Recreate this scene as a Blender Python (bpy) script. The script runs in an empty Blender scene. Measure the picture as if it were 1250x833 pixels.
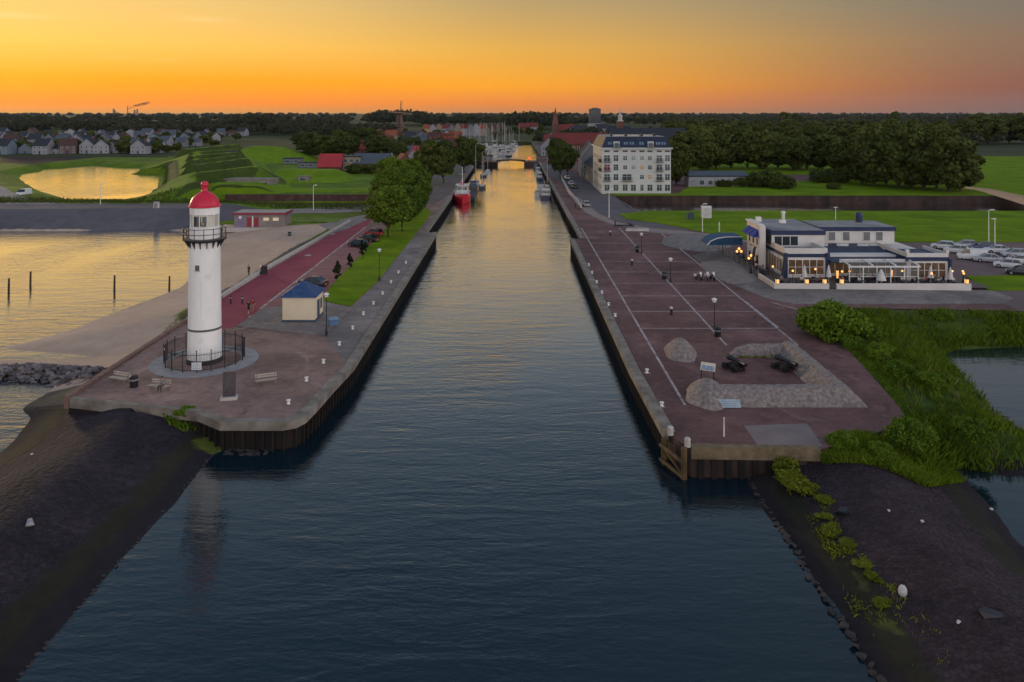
import bpy, bmesh, math, random
import numpy as np
from mathutils import Vector, Matrix
from mathutils.geometry import tessellate_polygon
random.seed(7); RNG = np.random.default_rng(11)
SC = bpy.context.scene
COL = SC.collection
R = math.radians
PI = math.pi
CAMH = 26.0; F = 960.0; HOR = 138.0; CX = 625.0; WZ = -2.3

def G(px, py, z=0.0):                      # where a picture point of the photo lies on the level z
    Y = (CAMH - z) * F / (py - HOR)
    return Vector(((px - CX) * Y / F, Y, z))
def G2(px, py, z=0.0):
    p = G(px, py, z); return (p.x, p.y)

# ---------------------------------------------------------------- materials
MATS = {}
def nodes(m):
    m.use_nodes = True
    return m.node_tree.nodes, m.node_tree.links
def mat(name, col, rough=0.7, var=0.18, scale=1.5, bump=0.0, bscale=None, metal=0.0, emit=None, estr=0.0, spec=0.4, alpha=1.0, trans=0.0, col2=None, detail=4.0, stretch=None):
    if name in MATS: return MATS[name]
    m = bpy.data.materials.new(name); N, L = nodes(m)
    b = N['Principled BSDF']
    b.inputs['Roughness'].default_value = rough; b.inputs['Metallic'].default_value = metal
    b.inputs['Specular IOR Level'].default_value = spec
    tc = N.new('ShaderNodeTexCoord'); src = tc.outputs['Object']
    if stretch:
        mp = N.new('ShaderNodeMapping'); mp.inputs['Scale'].default_value = stretch
        L.new(src, mp.inputs[0]); src = mp.outputs[0]
    nz = N.new('ShaderNodeTexNoise'); nz.inputs['Scale'].default_value = scale; nz.inputs['Detail'].default_value = detail
    L.new(src, nz.inputs['Vector'])
    rp = N.new('ShaderNodeValToRGB'); rp.color_ramp.elements[0].position = 0.3; rp.color_ramp.elements[1].position = 0.7
    c2 = col2 or tuple(min(1, c * (1 + var)) for c in col)
    c1 = tuple(c * (1 - var) for c in col) if not col2 else col
    rp.color_ramp.elements[0].color = (*c1, 1); rp.color_ramp.elements[1].color = (*c2, 1)
    L.new(nz.outputs['Fac'], rp.inputs[0]); L.new(rp.outputs[0], b.inputs['Base Color'])
    if bump:
        n2 = N.new('ShaderNodeTexNoise'); n2.inputs['Scale'].default_value = bscale or scale * 4; n2.inputs['Detail'].default_value = 5
        L.new(src, n2.inputs['Vector'])
        bp = N.new('ShaderNodeBump'); bp.inputs['Strength'].default_value = bump; bp.inputs['Distance'].default_value = 0.1
        L.new(n2.outputs['Fac'], bp.inputs['Height']); L.new(bp.outputs[0], b.inputs['Normal'])
    if emit:
        b.inputs['Emission Color'].default_value = (*emit, 1); b.inputs['Emission Strength'].default_value = estr
    if trans:
        b.inputs['Transmission Weight'].default_value = trans
    if alpha < 1:
        b.inputs['Alpha'].default_value = alpha
    MATS[name] = m
    return m

# ---------------------------------------------------------------- mesh builder
class MB:
    def __init__(s): s.v = []; s.f = []; s.mi = []; s.T = None
    def add(s, vs, fs, mi=0):
        o = len(s.v)
        if s.T is not None: vs = [s.T @ Vector(p) for p in vs]
        s.v += [tuple(p) for p in vs]
        for f in fs: s.f.append(tuple(i + o for i in f)); s.mi.append(mi)
        return s
    def box(s, x0, x1, y0, y1, z0, z1, mi=0):
        return s.add([(x0,y0,z0),(x1,y0,z0),(x1,y1,z0),(x0,y1,z0),(x0,y0,z1),(x1,y0,z1),(x1,y1,z1),(x0,y1,z1)],
            [(3,2,1,0),(4,5,6,7),(0,1,5,4),(1,2,6,5),(2,3,7,6),(3,0,4,7)], mi)
    def cbox(s, c, d, mi=0):
        return s.box(c[0]-d[0]/2, c[0]+d[0]/2, c[1]-d[1]/2, c[1]+d[1]/2, c[2]-d[2]/2, c[2]+d[2]/2, mi)
    def frustum(s, a, b, z0, z1, mi=0):       # a, b = (x0,x1,y0,y1)
        return s.add([(a[0],a[2],z0),(a[1],a[2],z0),(a[1],a[3],z0),(a[0],a[3],z0),(b[0],b[2],z1),(b[1],b[2],z1),(b[1],b[3],z1),(b[0],b[3],z1)],
            [(3,2,1,0),(4,5,6,7),(0,1,5,4),(1,2,6,5),(2,3,7,6),(3,0,4,7)], mi)
    def prism(s, poly, z0, z1, mi=0, side=None):
        n = len(poly)
        a = sum(poly[i][0]*poly[(i+1)%n][1]-poly[(i+1)%n][0]*poly[i][1] for i in range(n))
        if a < 0: poly = poly[::-1]
        tris = tessellate_polygon([[Vector((p[0], p[1], 0)) for p in poly]])
        top = [(p[0], p[1], z1) for p in poly]
        tf = []
        for t in tris:
            A, B, C = (poly[i] for i in t)
            cr = (B[0]-A[0])*(C[1]-A[1])-(B[1]-A[1])*(C[0]-A[0])
            tf.append(t if cr > 0 else t[::-1])
        s.add(top, tf, mi)
        if z0 is not None:
            vs = [(p[0], p[1], z0) for p in poly] + top
            s.add(vs, [(i, (i+1)%n, n+(i+1)%n, n+i) for i in range(n)], mi if side is None else side)
        return s
    def xprism(s, prof, x0, x1, mi=0):          # profile in (y,z), extruded along x
        n = len(prof)
        vs = [(x0,p[0],p[1]) for p in prof] + [(x1,p[0],p[1]) for p in prof]
        fs = [(i,(i+1)%n,n+(i+1)%n,n+i) for i in range(n)] + [tuple(range(n))[::-1], tuple(range(n,2*n))]
        return s.add(vs, fs, mi)
    def lathe(s, prof, c=(0,0,0), n=24, mi=0, cap=True, a0=0.0):
        vs = []; fs = []
        for r, z in prof:
            for k in range(n):
                a = a0 + 2*PI*k/n; vs.append((c[0]+r*math.cos(a), c[1]+r*math.sin(a), c[2]+z))
        m = len(prof)
        for j in range(m-1):
            for k in range(n):
                fs.append((j*n+k, j*n+(k+1)%n, (j+1)*n+(k+1)%n, (j+1)*n+k))
        if cap:
            fs.append(tuple(range(n))[::-1]); fs.append(tuple(range((m-1)*n, m*n)))
        return s.add(vs, fs, mi)
    def tube(s, pts, r, n=8, mi=0):
        pts = [Vector(p) for p in pts]; rs = r if isinstance(r, (list, tuple)) else [r]*len(pts)
        vs = []; fs = []
        up = None
        for i, p in enumerate(pts):
            d = (pts[min(i+1,len(pts)-1)] - pts[max(i-1,0)])
            if d.length < 1e-9: d = Vector((0,0,1))
            d.normalize()
            u = d.cross(Vector((0,0,1)))
            if u.length < 0.05: u = d.cross(Vector((0,1,0)))
            u.normalize(); w = u.cross(d)
            for k in range(n):
                a = 2*PI*k/n; q = p + (u*math.cos(a) + w*math.sin(a))*rs[i]; vs.append(tuple(q))
        for i in range(len(pts)-1):
            for k in range(n):
                fs.append((i*n+k, (i+1)*n+k, (i+1)*n+(k+1)%n, i*n+(k+1)%n))
        fs.append(tuple(range(n))); fs.append(tuple(range((len(pts)-1)*n, len(pts)*n))[::-1])
        return s.add(vs, fs, mi)
    def ball(s, c, r, n=12, m=8, mi=0):
        if not isinstance(r, (tuple, list)): r = (r, r, r)
        vs = [(c[0],c[1],c[2]-r[2])]; fs = []
        for j in range(1, m):
            t = -PI/2 + PI*j/m
            for k in range(n):
                a = 2*PI*k/n; vs.append((c[0]+r[0]*math.cos(t)*math.cos(a), c[1]+r[1]*math.cos(t)*math.sin(a), c[2]+r[2]*math.sin(t)))
        vs.append((c[0],c[1],c[2]+r[2]))
        for k in range(n): fs.append((0, 1+(k+1)%n, 1+k))
        for j in range(m-2):
            for k in range(n): fs.append((1+j*n+k, 1+j*n+(k+1)%n, 1+(j+1)*n+(k+1)%n, 1+(j+1)*n+k))
        e = len(vs)-1; o = 1+(m-2)*n
        for k in range(n): fs.append((o+k, o+(k+1)%n, e))
        return s.add(vs, fs, mi)
    def build(s, name, mats, parent=None, smooth=False, loc=None, bevel=0):
        me = bpy.data.meshes.new(name)
        me.from_pydata(s.v, [], s.f)
        if not isinstance(mats, (list, tuple)): mats = [mats]
        for m in mats: me.materials.append(m)
        if any(s.mi): me.polygons.foreach_set('material_index', s.mi)
        if smooth:
            me.polygons.foreach_set('use_smooth', [True]*len(me.polygons))
            try: me.set_sharp_from_angle(angle=R(40))
            except Exception: pass
        me.update()
        o = bpy.data.objects.new(name, me); COL.objects.link(o)
        if parent is not None: o.parent = parent
        if loc is not None: o.location = loc
        if bevel:
            md = o.modifiers.new('b', 'BEVEL'); md.width = bevel; md.segments = 2; md.limit_method = 'ANGLE'
        return o

def tag(o, label=None, cat=None, group=None, kind=None):
    if label: o['label'] = label
    if cat: o['category'] = cat
    if group: o['group'] = group
    if kind: o['kind'] = kind
    return o
def thing(name, label, cat, loc=(0,0,0), rz=0.0, group=None):
    o = bpy.data.objects.new(name, None); COL.objects.link(o)
    o.empty_display_size = 0.3
    o.location = loc; o.rotation_euler = (0,0,rz)
    return tag(o, label, cat, group)
def struct(o): o['kind'] = 'structure'; return o
KIDS = {}
def copy_tree(root, loc=None, rz=None, label=None, group=None, scale=None):
    def cp(o, par):
        c = o.copy(); COL.objects.link(c)
        if par is not None: c.parent = par
        for ch in list(o.children): cp(ch, c)
        return c
    r = cp(root, None)
    if loc is not None: r.location = loc
    if rz is not None: r.rotation_euler = (0,0,rz)
    if scale is not None: r.scale = scale if isinstance(scale, (tuple, list)) else (scale,)*3
    if label: r['label'] = label
    if group: r['group'] = group
    return r
ORD = ['first','second','third','fourth','fifth','sixth','seventh','eighth','ninth','tenth','eleventh','twelfth','thirteenth','fourteenth','fifteenth','sixteenth','seventeenth','eighteenth','nineteenth','twentieth','twenty-first','twenty-second','twenty-third','twenty-fourth','twenty-fifth','twenty-sixth','twenty-seventh','twenty-eighth','twenty-ninth','thirtieth']

# ---------------------------------------------------------------- plane geometry
def sdist(poly, X, Y):                       # signed distance, positive inside
    P = np.array(poly, float); Q = np.roll(P, -1, 0)
    d = np.full(X.shape, 1e18); ins = np.zeros(X.shape, bool)
    for (ax, ay), (bx, by) in zip(P, Q):
        ex, ey = bx-ax, by-ay; L2 = ex*ex+ey*ey+1e-12
        t = np.clip(((X-ax)*ex+(Y-ay)*ey)/L2, 0, 1)
        d = np.minimum(d, (X-ax-t*ex)**2+(Y-ay-t*ey)**2)
        c = ((ay > Y) != (by > Y)) & (X < (bx-ax)*(Y-ay)/(by-ay+1e-15)+ax)
        ins ^= c
    d = np.sqrt(d)
    return np.where(ins, d, -d)
def segdist(a, b, X, Y):
    ex, ey = b[0]-a[0], b[1]-a[1]; L2 = ex*ex+ey*ey+1e-12
    t = np.clip(((X-a[0])*ex+(Y-a[1])*ey)/L2, 0, 1)
    return np.sqrt((X-a[0]-t*ex)**2+(Y-a[1]-t*ey)**2), t
def smooth_poly(P, k=4):
    out = []; n = len(P)
    for i in range(n):
        p0, p1, p2, p3 = (np.array(P[(i+j-1) % n], float) for j in range(4))
        for q in range(k):
            t = q/k
            out.append(tuple(0.5*((2*p1)+(-p0+p2)*t+(2*p0-5*p1+4*p2-p3)*t*t+(-p0+3*p1-3*p2+p3)*t**3)))
    return out
def smin(a, b, k): 
    h = np.clip(0.5+0.5*(b-a)/k, 0, 1); return b*(1-h)+a*h-k*h*(1-h)
def sstep(a, b, x):
    t = np.clip((x-a)/(b-a), 0, 1); return t*t*(3-2*t)
def vnoise(X, Y, s, seed=0):                  # smooth value noise
    r = np.random.default_rng(seed).random((64, 64))
    x = X/s; y = Y/s; xi = np.floor(x).astype(int); yi = np.floor(y).astype(int)
    fx = x-xi; fy = y-yi; fx = fx*fx*(3-2*fx); fy = fy*fy*(3-2*fy)
    g = lambda i, j: r[i % 64, j % 64]
    return (g(xi,yi)*(1-fx)+g(xi+1,yi)*fx)*(1-fy)+(g(xi,yi+1)*(1-fx)+g(xi+1,yi+1)*fx)*fy
def heightfield(name, x0, x1, y0, y1, step, zf, attrs, m, cut=-4.4):
    xs = np.arange(x0, x1+1e-6, step); ys = np.arange(y0, y1+1e-6, step)
    X, Y = np.meshgrid(xs, ys)
    Z = zf(X, Y)
    nx = len(xs); ny = len(ys)
    idx = np.arange(nx*ny).reshape(ny, nx)
    q = np.stack([idx[:-1,:-1], idx[:-1,1:], idx[1:,1:], idx[1:,:-1]], -1).reshape(-1, 4)
    zz = Z.ravel(); keep = zz[q].max(1) > cut; q = q[keep]
    me = bpy.data.meshes.new(name)
    me.vertices.add(nx*ny); me.vertices.foreach_set('co', np.stack([X.ravel(), Y.ravel(), zz], 1).ravel())
    me.loops.add(len(q)*4); me.loops.foreach_set('vertex_index', q.ravel().astype(np.int32))
    me.polygons.add(len(q)); me.polygons.foreach_set('loop_start', np.arange(0, len(q)*4, 4, dtype=np.int32))
    me.polygons.foreach_set('use_smooth', np.ones(len(q), bool))
    me.update(calc_edges=True); me.validate()
    for k, fn in attrs.items():
        a = me.attributes.new(k, 'FLOAT', 'POINT'); a.data.foreach_set('value', fn(X, Y, Z).ravel().astype(np.float32))
    me.materials.append(m)
    o = bpy.data.objects.new(name, me); COL.objects.link(o); return o
def quads_object(name, V, m, parent=None, tri=False, loc=None):   # V: (n,4,3) or (n,3,3) loose faces
    n, k = V.shape[0], V.shape[1]
    me = bpy.data.meshes.new(name)
    me.vertices.add(n*k); me.vertices.foreach_set('co', V.reshape(-1).astype(np.float32))
    me.loops.add(n*k); me.loops.foreach_set('vertex_index', np.arange(n*k, dtype=np.int32))
    me.polygons.add(n); me.polygons.foreach_set('loop_start', np.arange(0, n*k, k, dtype=np.int32))
    me.update(calc_edges=True); me.materials.append(m)
    o = bpy.data.objects.new(name, me); COL.objects.link(o)
    if parent is not None: o.parent = parent
    if loc is not None: o.location = loc
    return o
# ---------------------------------------------------------------- camera, sky, sun
cam = bpy.data.cameras.new('camera'); camo = bpy.data.objects.new('camera', cam); COL.objects.link(camo)
camo.location = (0, 0, CAMH); camo.rotation_euler = (R(90), 0, 0)
cam.sensor_width = 36; cam.lens = 36*F/1250.0
cam.shift_y = -(416.5-HOR)/1250.0
cam.clip_start = 0.5; cam.clip_end = 60000
SC.camera = camo
SC.view_settings.view_transform = 'Standard'; SC.view_settings.look = 'None'
SC.view_settings.exposure = 0.0; SC.view_settings.gamma = 1.0
SUN_AZ = -40.0; SUN_EL = 4.0
sdir = Vector((math.sin(R(SUN_AZ))*math.cos(R(SUN_EL)), math.cos(R(SUN_AZ))*math.cos(R(SUN_EL)), math.sin(R(SUN_EL))))
W = bpy.data.worlds.new('World'); SC.world = W; W.use_nodes = True
N, L = W.node_tree.nodes, W.node_tree.links
bg = N['Background']
sky = N.new('ShaderNodeTexSky'); sky.sky_type = 'NISHITA'; sky.sun_disc = False
sky.sun_elevation = R(SUN_EL); sky.sun_rotation = R(SUN_AZ); sky.dust_density = 2.0; sky.air_density = 1.2
tc = N.new('ShaderNodeTexCoord')
nrm = N.new('ShaderNodeVectorMath'); nrm.operation = 'NORMALIZE'; L.new(tc.outputs['Generated'], nrm.inputs[0])
sx = N.new('ShaderNodeSeparateXYZ'); L.new(nrm.outputs[0], sx.inputs[0])
dt = N.new('ShaderNodeVectorMath'); dt.operation = 'DOT_PRODUCT'; L.new(nrm.outputs[0], dt.inputs[0])
dt.inputs[1].default_value = (math.sin(R(SUN_AZ)), math.cos(R(SUN_AZ)), 0)
mz = N.new('ShaderNodeMath'); mz.operation = 'MAXIMUM'; mz.inputs[1].default_value = 0.0; L.new(sx.outputs['Z'], mz.inputs[0])
pw = N.new('ShaderNodeMath'); pw.operation = 'POWER'; pw.inputs[1].default_value = 0.5; L.new(mz.outputs[0], pw.inputs[0])   # root of the height spreads the low bands
def ramp(stops):
    r = N.new('ShaderNodeValToRGB'); cr = r.color_ramp
    while len(cr.elements) < len(stops): cr.elements.new(0.5)
    for e, (z, c) in zip(cr.elements, stops): e.position = math.sqrt(z); e.color = (*c, 1)
    L.new(pw.outputs[0], r.inputs[0]); return r.outputs[0]
def mrange(src, a, b):
    m = N.new('ShaderNodeMapRange'); m.interpolation_type = 'SMOOTHSTEP'; m.inputs['From Min'].default_value = a; m.inputs['From Max'].default_value = b
    L.new(src, m.inputs['Value']); return m.outputs[0]
def mixc(f, a, b, mode='MIX'):
    m = N.new('ShaderNodeMix'); m.data_type = 'RGBA'; m.blend_type = mode
    if isinstance(f, float): m.inputs[0].default_value = f
    else: L.new(f, m.inputs[0])
    for s, i in ((a, 6), (b, 7)):
        if isinstance(s, tuple): m.inputs[i].default_value = (*s, 1)
        else: L.new(s, m.inputs[i])
    return m.outputs[2]
rl = ramp([(0.0,(.62,.31,.10)),(.004,(.82,.31,.06)),(.0135,(1.08,.29,.012)),(.04,(1.10,.385,.001)),(.081,(1.04,.57,.10)),(.142,(.86,.57,.19)),(.19,(.95,.62,.24)),(.27,(.58,.52,.42)),(.42,(.26,.35,.47)),(.62,(.17,.28,.43)),(1.0,(.22,.29,.41))])  # brighter band above the frame is added to gild the water
rm = ramp([(0.0,(.52,.25,.10)),(.004,(.66,.24,.07)),(.0135,(.88,.26,.03)),(.034,(1.0,.385,.014)),(.081,(.80,.42,.07)),(.142,(.50,.345,.145)),(.19,(.64,.47,.26)),(.26,(.46,.51,.55)),(.42,(.30,.42,.55)),(.62,(.15,.26,.42)),(1.0,(.22,.29,.41))])  # same added band out of view, for the gold in the channel
rr = ramp([(0.0,(.19,.12,.11)),(.006,(.22,.12,.10)),(.03,(.27,.105,.075)),(.081,(.26,.16,.105)),(.142,(.18,.18,.15)),(.22,(.23,.24,.25)),(.42,(.22,.30,.40)),(1.0,(.22,.29,.41))])
rb = ramp([(0.0,(1.6,1.42,1.36)),(.08,(1.9,1.68,1.60)),(.25,(1.65,1.54,1.52)),(.50,(.80,.82,.90)),(.75,(.32,.38,.49)),(1.0,(.22,.29,.41))])  # unseen sky behind the camera, boosted to brighten walls facing it
dd = dt.outputs['Value']
c = mixc(mrange(dd, .25, .82), rr, rm)
c = mixc(mrange(dd, .74, .99), c, rl)
c = mixc(mrange(dd, .2, -.5), c, rb)
# thin streaks of high cloud, upper left
az = N.new('ShaderNodeMath'); az.operation = 'ARCTAN2'; L.new(sx.outputs['X'], az.inputs[0]); L.new(sx.outputs['Y'], az.inputs[1])
def bump1(src, c0, w):
    s = N.new('ShaderNodeMath'); s.operation = 'SUBTRACT'; L.new(src, s.inputs[0]); s.inputs[1].default_value = c0
    a = N.new('ShaderNodeMath'); a.operation = 'ABSOLUTE'; L.new(s.outputs[0], a.inputs[0]); return mrange(a.outputs[0], w, 0.0)
def mul(a, b):
    m = N.new('ShaderNodeMath'); m.operation = 'MULTIPLY'; L.new(a, m.inputs[0])
    if isinstance(b, float): m.inputs[1].default_value = b
    else: L.new(b, m.inputs[1])
    return m.outputs[0]
mp = N.new('ShaderNodeMapping'); mp.inputs['Scale'].default_value = (9, 9, 120); L.new(nrm.outputs[0], mp.inputs[0])
cn = N.new('ShaderNodeTexNoise'); cn.inputs['Scale'].default_value = 1.0; cn.inputs['Detail'].default_value = 5; L.new(mp.outputs[0], cn.inputs['Vector'])
wisps = None
for a0, aw, z0, zw, st in ((-.375, .055, .112, .007, .9), (-.55, .10, .104, .006, .7), (-.44, .06, .062, .004, .35)):
    k = mul(mul(bump1(az.outputs[0], a0, aw), bump1(sx.outputs['Z'], z0, zw)), mul(mrange(cn.outputs['Fac'], .35, .62), st))
    if wisps is None: wisps = k
    else:
        ad = N.new('ShaderNodeMath'); ad.operation = 'ADD'; L.new(wisps, ad.inputs[0]); L.new(k, ad.inputs[1]); wisps = ad.outputs[0]
c = mixc(wisps, c, (1.0, .66, .26))
nis = mixc(1.0, sky.outputs[0], (.006, .007, .009), 'MULTIPLY')
c = mixc(1.0, c, nis, 'ADD')
L.new(c, bg.inputs['Color']); bg.inputs['Strength'].default_value = 1.0
sl = bpy.data.lights.new('sun', 'SUN'); sl.energy = 1.15; sl.angle = R(6); sl.color = (1.0, .72, .40)
so = bpy.data.objects.new('sun', sl); COL.objects.link(so)
so.rotation_euler = sdir.to_track_quat('Z', 'Y').to_euler()
so.location = (-60, 60, 60)
# ---------------------------------------------------------------- shared materials
def zmat(name, layers):
    """ground material: layers = [(attr or None, colA, colB, noise scale, rough, bump, edge noise)] painted one over the other along the shape of each zone"""
    m = bpy.data.materials.new(name); N, L = nodes(m); b = N['Principled BSDF']
    b.inputs['Specular IOR Level'].default_value = 0.2
    tc = N.new('ShaderNodeTexCoord'); cur = None; curb = None
    for (attr, ca, cb, sc, ro, bu, en) in layers:
        nz = N.new('ShaderNodeTexNoise'); nz.inputs['Scale'].default_value = sc; nz.inputs['Detail'].default_value = 8; nz.inputs['Roughness'].default_value = .65
        L.new(tc.outputs['Object'], nz.inputs['Vector'])
        n2 = N.new('ShaderNodeTexNoise'); n2.inputs['Scale'].default_value = sc*.13; n2.inputs['Detail'].default_value = 3
        L.new(tc.outputs['Object'], n2.inputs['Vector'])
        ad = N.new('ShaderNodeMath'); ad.operation = 'ADD'; L.new(nz.outputs['Fac'], ad.inputs[0]); L.new(n2.outputs['Fac'], ad.inputs[1])
        mr = N.new('ShaderNodeMapRange'); mr.inputs['From Min'].default_value = .72; mr.inputs['From Max'].default_value = 1.28; L.new(ad.outputs[0], mr.inputs['Value'])
        mx = N.new('ShaderNodeMix'); mx.data_type = 'RGBA'; L.new(mr.outputs[0], mx.inputs[0]); mx.inputs[6].default_value = (*ca, 1); mx.inputs[7].default_value = (*cb, 1)
        hb = N.new('ShaderNodeMath'); hb.operation = 'MULTIPLY'; hb.inputs[1].default_value = bu
        L.new(nz.outputs['Fac'], hb.inputs[0])
        if attr == 'd_basalt':
            vo = N.new('ShaderNodeTexVoronoi'); vo.inputs['Scale'].default_value = 3.0; L.new(tc.outputs['Object'], vo.inputs['Vector'])
            sv = N.new('ShaderNodeSeparateColor'); L.new(vo.outputs['Color'], sv.inputs[0])
            v1 = N.new('ShaderNodeMapRange'); v1.inputs['To Min'].default_value = .78; v1.inputs['To Max'].default_value = 1.25; L.new(sv.outputs[0], v1.inputs['Value'])
            vm = N.new('ShaderNodeMix'); vm.data_type = 'RGBA'; vm.blend_type = 'MULTIPLY'; vm.inputs[0].default_value = 1; L.new(mx.outputs[2], vm.inputs[6]); L.new(v1.outputs[0], vm.inputs[7]); mx = vm
            ve = N.new('ShaderNodeTexVoronoi'); ve.feature = 'DISTANCE_TO_EDGE'; ve.inputs['Scale'].default_value = 3.0; L.new(tc.outputs['Object'], ve.inputs['Vector'])
            vr_ = N.new('ShaderNodeMapRange'); vr_.inputs['From Max'].default_value = .09; vr_.inputs['To Min'].default_value = .5; vr_.inputs['To Max'].default_value = 1.06; L.new(ve.outputs['Distance'], vr_.inputs['Value'])
            vm2 = N.new('ShaderNodeMix'); vm2.data_type = 'RGBA'; vm2.blend_type = 'MULTIPLY'; vm2.inputs[0].default_value = 1; L.new(mx.outputs[2], vm2.inputs[6]); L.new(vr_.outputs[0], vm2.inputs[7]); mx = vm2
            va = N.new('ShaderNodeMath'); va.operation = 'MULTIPLY_ADD'; L.new(vo.outputs['Distance'], va.inputs[0]); va.inputs[1].default_value = -.55; L.new(hb.outputs[0], va.inputs[2]); hb = va
        if attr is None: cur = mx.outputs[2]; curb = hb.outputs[0]; continue
        at = N.new('ShaderNodeAttribute'); at.attribute_name = attr
        ne = N.new('ShaderNodeTexNoise'); ne.inputs['Scale'].default_value = .6; ne.inputs['Detail'].default_value = 5; L.new(tc.outputs['Object'], ne.inputs['Vector'])
        me_ = N.new('ShaderNodeMath'); me_.operation = 'MULTIPLY_ADD'; L.new(ne.outputs['Fac'], me_.inputs[0]); me_.inputs[1].default_value = en; me_.inputs[2].default_value = -en*.5
        sm = N.new('ShaderNodeMath'); sm.operation = 'ADD'; L.new(at.outputs['Fac'], sm.inputs[0]); L.new(me_.outputs[0], sm.inputs[1])
        f = N.new('ShaderNodeMapRange'); f.inputs['From Min'].default_value = -.25; f.inputs['From Max'].default_value = .25; L.new(sm.outputs[0], f.inputs['Value'])
        m2 = N.new('ShaderNodeMix'); m2.data_type = 'RGBA'; L.new(f.outputs[0], m2.inputs[0]); L.new(cur, m2.inputs[6]); L.new(mx.outputs[2], m2.inputs[7]); cur = m2.outputs[2]
        m3 = N.new('ShaderNodeMix'); m3.data_type = 'FLOAT'; L.new(f.outputs[0], m3.inputs[0]); L.new(curb, m3.inputs[2]); L.new(hb.outputs[0], m3.inputs[3]); curb = m3.outputs[0]
    L.new(cur, b.inputs['Base Color']); b.inputs['Roughness'].default_value = .9
    bp = N.new('ShaderNodeBump'); bp.inputs['Strength'].default_value = 1.0; bp.inputs['Distance'].default_value = .25; L.new(curb, bp.inputs['Height']); L.new(bp.outputs[0], b.inputs['Normal'])
    return m
def water_mat(name, col, sx=1.0):
    m = bpy.data.materials.new(name); N, L = nodes(m); b = N['Principled BSDF']
    b.inputs['Base Color'].default_value = (*col, 1); b.inputs['Roughness'].default_value = .05; b.inputs['IOR'].default_value = 1.38
    b.inputs['Specular IOR Level'].default_value = .5
    tc = N.new('ShaderNodeTexCoord'); h = None
    for scl, dist, w in (((.11, .42, 1), .7, 1.0), ((.32, .85, 1), .9, .42), ((.9, 2.2, 1), .7, .30), ((2.4, 4.6, 1), .5, .15), ((.035, .08, 1), .4, .6)):
        mp = N.new('ShaderNodeMapping'); mp.inputs['Scale'].default_value = scl; mp.inputs['Rotation'].default_value = (0, 0, R(14))
        L.new(tc.outputs['Object'], mp.inputs[0])
        nz = N.new('ShaderNodeTexNoise'); nz.inputs['Scale'].default_value = 1.0; nz.inputs['Detail'].default_value = 3; nz.inputs['Distortion'].default_value = dist
        L.new(mp.outputs[0], nz.inputs['Vector'])
        ml = N.new('ShaderNodeMath'); ml.operation = 'MULTIPLY'; ml.inputs[1].default_value = w; L.new(nz.outputs['Fac'], ml.inputs[0])
        if h is None: h = ml.outputs[0]
        else:
            ad = N.new('ShaderNodeMath'); ad.operation = 'ADD'; L.new(h, ad.inputs[0]); L.new(ml.outputs[0], ad.inputs[1]); h = ad.outputs[0]
    bp = N.new('ShaderNodeBump'); bp.inputs['Strength'].default_value = 1.0
    cn_ = N.new('ShaderNodeTexNoise'); cn_.inputs['Scale'].default_value = .028; cn_.inputs['Detail'].default_value = 4; cn_.inputs['Distortion'].default_value = 1.2
    mp = N.new('ShaderNodeMapping'); mp.inputs['Scale'].default_value = (1, .45, 1); L.new(tc.outputs['Object'], mp.inputs[0]); L.new(mp.outputs[0], cn_.inputs['Vector'])
    cm = N.new('ShaderNodeMapRange'); cm.inputs['From Min'].default_value = .35; cm.inputs['From Max'].default_value = .66; cm.inputs['To Min'].default_value = .035; cm.inputs['To Max'].default_value = .115   # calm patches and gusts
    L.new(cn_.outputs['Fac'], cm.inputs['Value']); L.new(cm.outputs[0], bp.inputs['Distance'])
    L.new(h, bp.inputs['Height']); L.new(bp.outputs[0], b.inputs['Normal'])
    # calm harbour water mirrors the sky almost fully at a grazing view
    fr = N.new('ShaderNodeFresnel'); fr.inputs['IOR'].default_value = 1.333; L.new(bp.outputs[0], fr.inputs['Normal'])
    cv = N.new('ShaderNodeValToRGB'); cr = cv.color_ramp; cr.elements[0].position = .05; cr.elements[0].color = (0, 0, 0, 1); cr.elements[1].position = .62; cr.elements[1].color = (.93, .93, .93, 1)
    e = cr.elements.new(.12); e.color = (.03, .03, .03, 1); e = cr.elements.new(.25); e.color = (.22, .22, .22, 1); e = cr.elements.new(.42); e.color = (.62, .62, .62, 1)
    L.new(fr.outputs[0], cv.inputs[0])
    gl = N.new('ShaderNodeBsdfGlossy'); gl.inputs['Roughness'].default_value = .05; gl.inputs['Color'].default_value = (.97, .97, .97, 1); L.new(bp.outputs[0], gl.inputs['Normal'])
    ms = N.new('ShaderNodeMixShader'); L.new(cv.outputs[0], ms.inputs[0]); L.new(b.outputs[0], ms.inputs[1]); L.new(gl.outputs[0], ms.inputs[2])
    L.new(ms.outputs[0], N['Material Output'].inputs['Surface'])
    return m
M_water = water_mat('harbour water', (.004, .015, .023))
GRASS_A, GRASS_B = (.05, .085, .002), (.14, .22, .005)
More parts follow.
